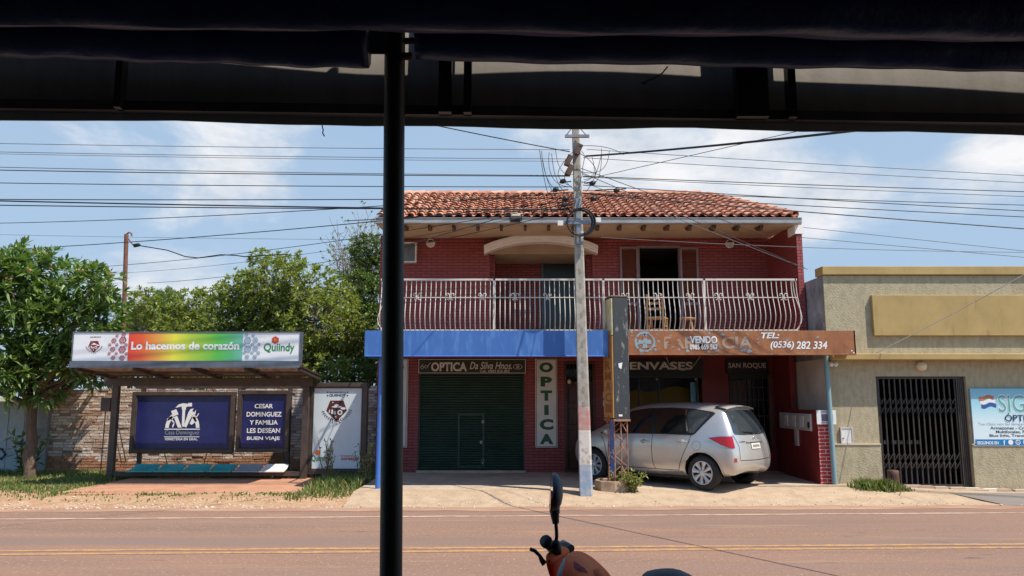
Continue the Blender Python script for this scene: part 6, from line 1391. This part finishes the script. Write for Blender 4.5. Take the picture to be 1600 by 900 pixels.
        for hx_, hz_ in ((1.86, .835), (1.02, .86)):
            g = MB(); loc, nor, _, _ = tree_.ray_cast(Vector((hx_, s * 1.6, hz_)), Vector((0, -s, 0))); y = loc.y
            g.tube([(hx_ - .10, y + s * .012, hz_ + .004), (hx_ - .06, y + s * .034, hz_ + .006), (hx_ + .06, y + s * .034, hz_ + .004), (hx_ + .10, y + s * .012, hz_)], [.012, .017, .017, .012], 8); g.lathe([(.045, -.006), (.04, .004), (0, -.0)], (hx_ + .03, y + s * .002, hz_), (0, s, 0), 14); g.build('door_handle', M['carpaint'], CAR, local=True)
        project(strip([(RX + .385 * math.cos(a), AX + .385 * math.sin(a)) for a in [R(x) for x in range(-5, 186, 10)]], .02), 'wheel_arch_lip', M['carpaint'], of, d, .012)
        tl = (lambda u, v, s=s: Vector((-.9, s * 1.3, 0)) + Vector((.74, s * .67, 0)) * u + Vector((0, 0, v))), (.67, -s * .74, 0)
        # tail lamp wedge: sharp tip towards the door
        project([(.50, .965), (.30, .965), (.12, .935), (-.02, .90), (-.03, .80), (-.01, .725), (.06, .735), (.22, .80), (.36, .875)] if False else [(.70, .945), (.52, .975), (.30, .975), (.27, .775), (.33, .77), (.50, .83)], 'tail_light', M['taillight'], tl[0], tl[1], .008)
        project(strip([(.71, .95), (.52, .982), (.295, .983)], .012), 'lamp_trim', M['chrome'], tl[0], tl[1], .010)
        project([(.245, .60), (.295, .60), (.295, .53), (.24, .53)] if s > 0 else [(.22, .62), (.29, .62), (.29, .54), (.22, .54)], 'reflector', M['reflector'], tl[0], tl[1], .006)
        # front head lamp
        fl_ = (lambda u, v, s=s: Vector((4.9, s * 1.2, 0)) + Vector((-.74, s * .67, 0)) * u + Vector((0, 0, v))), (-.67, -s * .74, 0)
        project(smooth_poly([(.05, .72), (.05, .62), (.35, .64), (.62, .80), (.50, .80), (.3, .76)]), 'headlight', M['lampglass'], fl_[0], fl_[1], .006)
        # door mirror
        g = MB(); g.lathe([(0, -.09), (.06, -.08), (.085, -.03), (.085, .04), (.0, .06)], (2.72, s * .93, 1.0), (1, 0, 0), 14); g.tube([(2.76, s * .80, .95), (2.74, s * .9, .98)], .025, 6); g.build('door_mirror', M['carpaint'], CAR, local=True)
    of, d = side(1); 
    project(strip([(.735 + .085 * math.cos(a), .80 + .085 * math.sin(a)) for a in [k * .3142 for k in range(21)]], .007), 'fuel_cap_seam', M['greymetal'], of, d, .003)
    rw_ = smooth_poly([(-.585, 1.015), (-.52, 1.43), (0, 1.45), (.52, 1.43), (.585, 1.015), (.3, 1.0), (-.3, 1.0)])
    project(rw_, 'rear_window', M['rearglass'], *rearf, .008)
    project(strip([(.62, 1.0), (.545, .80), (.56, .585), (.54, .555), (0, .545), (-.54, .555), (-.56, .585), (-.545, .80), (-.62, 1.0)], .010), 'tailgate_seam', M['cartrim'], *rearf, .003)
    project([(-.30, .905), (.30, .905), (.31, .865), (-.31, .865)], 'tailgate_trim', M['carpaint'], *rearf, .022)
    project([(-.16, .85), (.16, .85), (.16, .865), (-.16, .865)], 'plate_recess', M['cartrim'], *rearf, .006)
    pl_ = project([(-.16, .745), (.16, .745), (.16, .845), (-.16, .845)], 'number_plate', M['plate'], *rearf, .014)
    for k in range(6): project([(-.12 + k * .043, .77), (-.095 + k * .043, .77), (-.095 + k * .043, .82), (-.12 + k * .043, .82)], 'plate_character', M['textgrey'], *rearf, .017, parent=pl_)
    c, nn, _, _ = tree_.ray_cast(Vector((-1, 0, .93)), Vector((1, 0, 0)))
    g = MB(); g.tube([(c.x - .012, .055 * math.cos(a * .524), .935 + .036 * math.sin(a * .524)) for a in range(12)], .005, 5, closed=True); g.tube([(c.x - .012, .02 * math.cos(a * .524), .935 + .034 * math.sin(a * .524)) for a in range(12)], .004, 5, closed=True); g.build('emblem', M['chrome'], CAR, local=True)
    g = MB(); q, _, _, _ = tree_.ray_cast(Vector((-1, 0, 1.03)), Vector((1, 0, 0))); q2, _, _, _ = tree_.ray_cast(Vector((-1, .33, 1.06)), Vector((1, 0, 0)))
    g.tube([(q.x - .02, 0, 1.03), (q.x - .03, .05, 1.045), (q2.x - .022, .33, 1.06)], [.02, .014, .006], 6); g.build('rear_wiper', M['cartrim'], CAR, local=True)
    g = MB(); pts = [(-.50, 1.475), (0, 1.50), (.50, 1.475)]; vs = []
    for i in range(13):
        y = -.52 + 1.04 * i / 12; z = 1.515 - .05 * (y / .52) ** 2; e = .03 * (y / .52) ** 2
        vs += [(.50, y, z + .045), (.24 + e, y, z + .012), (.235 + e, y, z - .012), (.42, y, z - .02)]
    k = 4; g.add(vs, [(i * k + j, i * k + (j + 1) % k, (i + 1) * k + (j + 1) % k, (i + 1) * k + j) for i in range(12) for j in range(k)], 0, True); g.build('roof_spoiler', M['carpaint'], CAR, local=True, merge=True)
    g = MB(); g.lathe([(0, .0), (.025, .0), (.018, .02), (0, .022)], (.72, 0, 1.565), (0, 0, 1), 10); g.tube([(.72, 0, 1.58), (.60, 0, 1.72)], [.006, .003], 5); g.build('antenna', M['cartrim'], CAR, local=True)
    g = MB(); wsh = smooth_poly([(-.68, 1.02), (-.56, 1.40), (0, 1.46), (.56, 1.40), (.68, 1.02), (0, 1.06)]); ff = (lambda u, v: Vector((5, u, v))), (-1, 0, 0); project(wsh, 'windscreen', M['carglass'], *ff, .008)
    project(smooth_poly([(-.45, .32), (.45, .32), (.5, .48), (-.5, .48)]), 'front_grille', M['cartrim'], *ff, .006)
    project([(-.5, .31), (.5, .31), (.46, .27), (-.46, .27)], 'bumper_lip', M['cartrim'], *rearf, .004)
    g = MB(); g.box(.75, 3.4, -.58, .58, .17, .24); g.build('underbody', M['cartrim'], CAR, local=True)
    # wheels
    for wx in (RX, FX):
        for s in (1, -1):
            g = MB(); P0 = (wx, s * .715, AX); ax = (0, s, 0)
            g.lathe([(.205, -.095), (.27, -.1), (.30, -.09), (.314, -.06), (.317, 0), (.314, .06), (.30, .085), (.275, .098), (.225, .1), (.212, .09), (.205, .07)], P0, ax, 40); w = g.build('wheel', M['tyre'], CAR, local=True)
            g = MB(); g.lathe([(.214, .092), (.205, .098), (.198, .085), (.19, .06), (0, .055)], P0, ax, 40); g.build('dish', M['cartrim'], w, local=True)
            g = MB(); g.lathe([(.216, .088), (.21, .102), (.198, .103), (.192, .09)], P0, ax, 40)
            g.lathe([(.062, .088), (.055, .105), (.03, .11), (0, .11)], P0, ax, 20)
            for k in range(8):
                a = k * .7854 + .2; ca, sa = math.cos(a), math.sin(a); vs = []
                for r_, w_, y_ in ((.045, .020, .098), (.12, .026, .098), (.2, .052, .098)):
                    for q_ in (-1, 1): vs.append((wx + ca * r_ - sa * w_ * q_, s * (.715 + y_), AX + sa * r_ + ca * w_ * q_))
                    for q_ in (-1, 1): vs.append((wx + ca * r_ - sa * w_ * q_ * 1.1, s * (.715 + y_ - .03), AX + sa * r_ + ca * w_ * q_ * 1.1))
                fs = []
                for i in (0, 4): fs += [(i, i + 1, i + 5, i + 4), (i, i + 4, i + 6, i + 2), (i + 1, i + 3, i + 7, i + 5)]
                g.add(vs, fs if s < 0 else [f[::-1] for f in fs], 0, True)
            g.build('rim', M['rim'], w, local=True)
    # badge strip left of the tailgate
    project([(.34, .872), (.52, .872), (.52, .89), (.34, .89)], 'badge', M['chrome'], *rearf, .005)
make_car()

# ================================================================== MOTORBIKE
def make_moto():
    # axes: f forward (to the left of the photo and away), l left of the rider, z up; built in world metres from the kerb side
    Y0 = 2.62; O = at(868, 850, Y0); gz = .45; D = Vector((-.80, .60, 0)).normalized(); Lf = Vector((-D.y, D.x, 0))
    MT = thing('motorbike', (O.x + .25, Y0 - .3, gz), 'faded orange motorbike with black mirror standing in front of the road', 'motorbike')
    W = lambda px, py, dy=0.0: at(px, py, Y0 + dy)
    # mirror: shell seen edge on
    g = MB(); n = 12; vs = []
    c = W(866.5, 768); hgt = (W(866, 735) - W(866, 793)).length / 2
    up = Vector((.02, 0, 1)).normalized(); wv_ = Vector((.0, -1.0, 0)).normalized(); out = up.cross(wv_).normalized()
    if out.x < 0: out = -out
    prof = [(1.0, -.014), (1.02, -.008), (1.0, 0), (.9, .009), (.68, .017), (.35, .022), (0.01, .023)]; ks = 24
    for sc_, o_ in prof:
        for k in range(ks):
            a = 2 * math.pi * k / ks; e = math.sin(a); vs.append(c + up * (hgt * sc_ * e * (1.0 if e > 0 else 1.0)) + wv_ * (.085 * sc_ * math.cos(a) * (1 - .18 * e)) + out * (o_ * 1.0 + .004))
    g.add(vs, [(i * ks + k, (i + 1) * ks + k, (i + 1) * ks + (k + 1) % ks, i * ks + (k + 1) % ks) for i in range(len(prof) - 1) for k in range(ks)], 0, True)
    mi = g.build('mirror_shell', M['mirrorback'], MT, merge=True)
    g = MB(); g.add([c + up * (hgt * .96 * math.sin(2 * math.pi * k / ks)) + wv_ * (.08 * math.cos(2 * math.pi * k / ks)) - out * .0095 for k in range(ks)], [tuple(range(ks))]); g.build('mirror_glass', M['mirror'], mi)
    g = MB(); q = [c - out * .0098 + wv_ * a_ + up * (hgt * b_) for a_, b_ in ((.045, .15), (.07, -.2), (.045, -.9), (-.05, -.9), (-.02, -.3))]; q2 = [p - out * .006 for p in q]; g.add(q + q2, [(0, 1, 2, 3, 4), (9, 8, 7, 6, 5)] + [(k, k + 5, (k + 1) % 5 + 5, (k + 1) % 5) for k in range(5)]); g.build('red_reflector', M['redreflect'], mi)  # red reflection in the mirror, built as a coloured wedge
    g = MB(); g.tube([W(866.5, 788), W(866.5, 795), W(867, 806), W(868.5, 818)], [.018, .0175, .0145, .011], 12)
    for py in (793, 796.5, 800): g.lathe([(.0155, -.003), (.0185, 0), (.0155, .003)], W(866.8, py), (0, 0, 1), 12)
    g.build('stem_boot', M['moto_black'], mi)
    g = MB(); g.tube([W(868.5, 817), W(869.5, 830), W(869.8, 838), W(868.5, 850)], .006, 8); g.lathe([(.0, -.022), (.019, -.02), (.019, .008), (.014, .02), (.008, .024)], W(868.5, 856), (0, 0, 1), 12); g.build('mirror_stem', M['cartrim'], mi)
    # grip and lever
    g = MB(); a, b = W(853, 846, -.02), W(868, 862, .05); g.tube([a, a.lerp(b, .1), b], [.017, .0175, .016], 14); g.lathe([(0, -.006), (.0205, -.005), (.0215, .004), (.018, .01)], a, (b - a), 14); g.build('hand_grip', M['moto_black'], MT)
    g = MB(); a, b = W(879, 850, .45), W(892, 858, .40); g.tube([a, b], .017, 12); g.build('hand_grip', M['moto_black'], MT)
    g = MB(); g.tube([W(828, 857.5, .03), W(836, 861, .03), W(843, 868, .02), W(847, 876, .02), W(851, 881, .02)], [.006, .0065, .006, .009, .011], 8); g.build('brake_lever', M['cartrim'], MT)
    # handlebar cover: faceted orange shell
    def skin(rows, name, m, smooth=True, par=MT):
        mb = MB(); k = len(rows[0]); mb.add([p for r in rows for p in r], [(i * k + j, i * k + j + 1, (i + 1) * k + j + 1, (i + 1) * k + j) for i in range(len(rows) - 1) for j in range(k - 1)], 0, smooth); o = mb.build(name, m, par, merge=True)
        s = o.modifiers.new('solid', 'SOLIDIFY'); s.thickness = .004; s.offset = -1
        if smooth: q = o.modifiers.new('sub', 'SUBSURF'); q.levels = 2; q.render_levels = 2
        return o
    skin([[W(851.5, 866, -.02), W(862, 858, .0), W(872, 850, .06), W(881, 853, .14)], [W(852.5, 874, -.05), W(864, 868, -.04), W(878, 860, .04), W(893, 858, .14)], [W(853.5, 884, -.06), W(864, 877, -.06), W(876, 872, .0), W(889, 866, .12)], [W(857, 895, -.05), W(866, 886, -.05), W(872, 882, .0), W(884, 872, .1)], [W(862, 912, -.03), W(868, 908, -.03), W(873, 902, .02), W(882, 890, .1)]], 'handlebar_cover', M['moto_orange'])
    g = MB(); g.add([W(856.5, 877, -.075), W(859.5, 873.5, -.075), W(858.8, 880, -.075)], [(0, 2, 1)]); g.build('cover_slot', M['cartrim'], MT)
    # front cowl behind it, big smooth orange shell with decal
    skin([[W(880, 872, -.02), W(884, 866, .06), W(896, 859, .16), W(908, 860, .26)], [W(878, 884, -.10), W(887, 872, -.02), W(905, 862, .1), W(922, 867, .24)], [W(874, 902, -.14), W(893, 884, -.10), W(918, 872, .03), W(936, 878, .2)], [W(872, 930, -.16), W(898, 905, -.15), W(928, 888, -.03), W(950, 891, .15)], [W(872, 980, -.17), W(902, 960, -.17), W(938, 920, -.06), W(962, 906, .12)], [W(878, 1060, -.15), W(905, 1040, -.16), W(940, 985, -.06), W(966, 940, .12)]], 'front_cowl', M['moto_orange'])
    skin([[W(880, 870, -.035), W(884, 870.5, -.035)], [W(876, 880, -.10), W(881.5, 879, -.10)], [W(871, 893, -.14), W(879, 890, -.14)], [W(868, 912, -.16), W(878, 905, -.165)], [W(866, 960, -.17), W(877, 960, -.18)]], 'grey_stripe', M['moto_grey'])
    dl = [(896.5, 877), (904, 881), (908, 884), (913, 887), (919, 895), (912, 893.5), (906, 893), (900, 889), (897, 884)]
    M_ = bpy.data.objects['front_cowl']
    dgx = bpy.context.evaluated_depsgraph_get(); ev = M_.evaluated_get(dgx); me_ = ev.to_mesh(); off = ORG[MT.name]
    bv = BVHTree.FromPolygons([v.co + off for v in me_.vertices], [tuple(p.vertices) for p in me_.polygons]); ev.to_mesh_clear()
    cp = Vector((0, 0, HCAM)); pts = []
    for px, py in dl:
        dv = Vector(ray(px, py)).normalized(); loc, nor, _, dist = bv.ray_cast(cp, dv); pts.append((loc if loc is not None else W(px, py, -.1)) - dv * .004)
    ctr = sum(pts, Vector()) / len(pts); dv = (ctr - cp).normalized(); loc, _, _, _ = bv.ray_cast(cp, dv); ctr = (loc - dv * .006) if loc is not None else ctr
    g = MB(); g.add([ctr] + pts, [(0, (i + 1) % len(pts) + 1, i + 1) for i in range(len(pts))]); g.build('wing_decal', M['maroon'], MT)
    # seat, tail and the rest of the machine below the frame
    g = MB(); vs = []; sc0 = W(1060, 908, -.30); sa = sc0 - D * .30; sbk = sc0 - D * .34
    front, back = sc0 + D * .10, sc0 - D * .45
    for i in range(25):
        t = i / 24; p = front.lerp(back, t) + Vector((0, 0, .03 * math.sin(min(1, t * 3.2) * 3.0) - .10 * t)); w = .07 + .05 * math.sin(min(1, t * 1.3) * 1.6)
        for k in range(9): a = math.pi * k / 8; vs.append(p + Lf * (w * math.cos(a)) + Vector((0, 0, .055 * math.sin(a) - .04)))
    g.add(vs, [(i * 9 + k, (i + 1) * 9 + k, (i + 1) * 9 + k + 1, i * 9 + k + 1) for i in range(24) for k in range(8)], 0, True); g.build('seat', M['moto_black'], MT)
    hc = W(885, 900, .08); base = Vector((hc.x, hc.y, gz)); ra = base - D * 1.0; fa = base + D * .27; zr_ = gz + .29
    g = MB(); body = [(hc - D * .08, .06, .1), (base - D * .3 + Vector((0, 0, .55)), .09, .12), (base - D * .62 + Vector((0, 0, .62)), .11, .1), (base - D * 1.05 + Vector((0, 0, .72)), .06, .05)]
    g.tube([b[0] for b in body], [.06, .10, .12, .05], 12); g.build('body_fairing', M['moto_orange'], MT)
    g = MB(); g.tube([base - D * .15 + Vector((0, 0, .33)), base - D * .6 + Vector((0, 0, .33))], .11, 10); g.build('engine', M['greymetal'], MT)
    for c_, nm_ in ((ra, 'wheel'), (fa, 'wheel')):
        g = MB(); g.lathe([(.22, -.035), (.265, -.04), (.285, -.02), (.29, 0), (.285, .02), (.265, .04), (.22, .035)], (c_.x, c_.y, zr_), Lf, 32); wl = g.build(nm_, M['tyre'], MT)
        g = MB(); g.lathe([(.225, -.02), (.20, 0), (.225, .02)], (c_.x, c_.y, zr_), Lf, 32); g.lathe([(0, -.06), (.05, -.06), (.05, .06), (0, .06)], (c_.x, c_.y, zr_), Lf, 14)
        for k in range(6): a = k * 1.047; v_ = (D * math.cos(a) + Vector((0, 0, math.sin(a)))); g.bar(Vector((c_.x, c_.y, zr_)) + v_ * .04, Vector((c_.x, c_.y, zr_)) + v_ * .21, .025, .015)
        g.build('rim', M['greymetal'], wl)
    for s in (-1, 1):
        g = MB(); g.tube([Vector((fa.x, fa.y, zr_)) + Lf * (.08 * s), hc + Lf * (.07 * s) - Vector((0, 0, .1))], .018, 8); g.build('fork', M['greymetal'], MT)
        g = MB(); g.tube([Vector((ra.x, ra.y, zr_)) + Lf * (.09 * s), base - D * .85 + Lf * (.09 * s) + Vector((0, 0, .6))], .02, 8); g.build('shock_absorber', M['black'], MT)
    g = MB(); g.tube([Vector((ra.x, ra.y, zr_)), base - D * .45 + Vector((0, 0, .3))], .03, 8); g.tube([base - D * .5 + Lf * .1 + Vector((0, 0, .3)), base - D * .52 + Lf * .28 + Vector((0, 0, .0))], .012, 6); g.build('swing_arm', M['black'], MT)
make_moto()

# ================================================================== OUR OWN AWNING
SA = .040; YA = 2.34
def A(px, py, Y0=YA): return atp(px, py, Y0, SA)
AW = thing('shop_awning', (0, YA, .45), 'dark shop awning with navy tarpaulin rolls on a steel frame overhead', 'awning')
rg = random.Random(71)
zb_ = A(800, 198).z; ztop = A(800, 60).z
g = MB(); n = 120; vs = []
for i in range(n + 1):
    x = -7 + 14.0 * i / n; y = YA + SA * x; w = .003 * math.sin(i * .9) + rg.uniform(-.002, .002); d = .008 * math.sin(i * .35)
    vs += [(x, y + d, zb_ + w), (x, y + .5 * d, (zb_ + ztop) / 2), (x, y, ztop + .3)]
g.add(vs, [(3 * i + j, 3 * i + 3 + j, 3 * i + 4 + j, 3 * i + 1 + j) for i in range(n) for j in range(2)], 0, True)
va = g.build('front_valance', M['valance'], AW); sd = va.modifiers.new('s', 'SOLIDIFY'); sd.thickness = .006
g = MB(); g.bar((-7, YA - 7 * SA - .03, zb_ + .035), (7, YA + 7 * SA - .03, zb_ + .035), .03, .03); g.build('front_rail', M['brownmetal'], AW)
g = MB(); vs = []; zr_ = A(800, 122).z + .04; yo = -.075
for i in range(n + 1):
    x = -7 + 14.0 * i / n; y = YA + SA * x; w = -.016 * max(-3, min(3, x)) + .011 * math.sin(x * 3.1 + .6) + .007 * math.sin(x * 5.3)
    vs += [(x, y + yo, zr_ + .19 + w), (x, -3.0, zr_ + .5), (x, y + yo, zr_ + .195 + w), (x, -3.0, zr_ + .505)]
g.add(vs, [f for i in range(n) for f in ((4 * i, 4 * i + 1, 4 * i + 5, 4 * i + 4), (4 * i + 2, 4 * i + 6, 4 * i + 7, 4 * i + 3), (4 * i, 4 * i + 4, 4 * i + 6, 4 * i + 2))]); g.build('roof_sheet', M['awnroof'], AW)
# frame uprights between roof and valance
for px, w in ((696, .020), (731, .012), (188, .010), (1173, .05), (1235, .012)):
    a = A(px, 150, YA - .05); g = MB(); g.box(a.x - w, a.x + w, a.y - .02, a.y + .015, zb_ + .02, ztop + .25); g.build('frame_upright', M['black'], AW)
# hanging rolled tarpaulins
def roll(name, px0, px1, Y0, pt, pb, m, amp, seed, sides=14):
    a0, a1 = atp(px0, (pt[0] + pb[0]) / 2, Y0, SA), atp(px1, (pt[1] + pb[1]) / 2, Y0, SA); r0 = (atp(px0, pt[0], Y0, SA).z - atp(px0, pb[0], Y0, SA).z) / 2; r1 = (atp(px1, pt[1], Y0, SA).z - atp(px1, pb[1], Y0, SA).z) / 2
    rg = random.Random(seed); mb = MB(); nn = 70; vs = []
    ph = [rg.uniform(0, 6) for _ in range(5)]
    for i in range(nn + 1):
        t = i / nn; c = a0.lerp(a1, t); r = r0 + (r1 - r0) * t
        for k in range(sides):
            an = 2 * math.pi * k / sides; rr = r * (1 + amp * (.5 * math.sin(5 * an + ph[0] + 3 * t) + .35 * math.sin(t * 23 + ph[1] + 2 * an) + .3 * math.sin(t * 61 + ph[2] + an * 3)))
            vs.append(c + Vector((0, math.cos(an) * rr * .8, math.sin(an) * rr)))
    mb.add(vs, [(i * sides + k, i * sides + (k + 1) % sides, (i + 1) * sides + (k + 1) % sides, (i + 1) * sides + k) for i in range(nn) for k in range(sides)] + [tuple(range(sides))[::-1], tuple(range(nn * sides, nn * sides + sides))], 0, True)
    return mb.build(name, m, AW)
roll('tarpaulin_roll', -260, 575, YA - .25, (22, 36), (76, 107), M['tarp'], .10, 3)
roll('tarpaulin_roll', 650, 1900, YA - .25, (36, 48), (92, 116), M['tarp'], .09, 4)
roll('tarpaulin_roll', -260, 1900, YA - .42, (-34, -24), (38, 64), M['tarp'], .12, 5)
roll('tarpaulin_roll', -260, 1900, YA - .60, (-120, -110), (-20, -14), M['tarp'], .1, 6)
# steel post in front
px0 = A(613, 480, YA - .17); PO = thing('awning_post', (px0.x, px0.y, .45), 'black steel awning post standing close in front', 'post')
g = MB(); pA, pB = at(611, 880, px0.y), at(617, 60, px0.y); sl0 = (pB.x - pA.x) / (pB.z - pA.z); g.tube([(pA.x + sl0 * (z - pA.z), px0.y, z) for z in (.45, 1.2, 1.8, 2.3, ztop + .3)], .0305, 24); g.build('pipe', M['polepaint'], PO)
g = MB(); g.box(px0.x - .09, px0.x + .09, px0.y - .09, px0.y + .09, .45, .462); g.build('base_plate', M['polepaint'], PO, bevel=.003)
a, b = atp(574, 40, YA - .19, SA), atp(603, 84, YA - .19, SA); g = MB(); g.box(a.x, b.x + .02, a.y, a.y + .006, b.z, a.z); g.build('bracket_plate', M['slate'], PO)
g = MB(); c1 = atp(635, 88, YA - .2, SA); g.lathe([(0, -.02), (.012, -.015), (.012, .015), (0, .02)], c1, (1, 0, 0), 8); g.build('bolt', M['rustpost'], PO); g = MB(); g.lathe([(0, -.02), (.010, -.015), (.010, .015), (0, .02)], atp(640, 64, YA - .2, SA), (1, 0, 0), 8); g.build('bolt', M['rustpost'], PO)
# loose threads of tarpaulin cord
g = MB(); pts = [atp(px, py, YA - .05, SA) for px, py in ((1043, 104), (1035, 114), (1022, 122), (1010, 127), (1003, 129), (1010, 131))]; g.tube(pts, .0025, 5); solo('cord', g, M['cable'], pts[0], 'short dark cord hanging under the tarpaulin roll', 'cord')
g = MB(); pts = [atp(px, py, YA, SA) for px, py in ((503, 196), (505, 203), (504, 208), (507, 213))]; g.tube(pts, .002, 5); solo('cord', g, M['cable'], pts[0], 'loose thread dangling from the awning edge left of the post', 'cord')
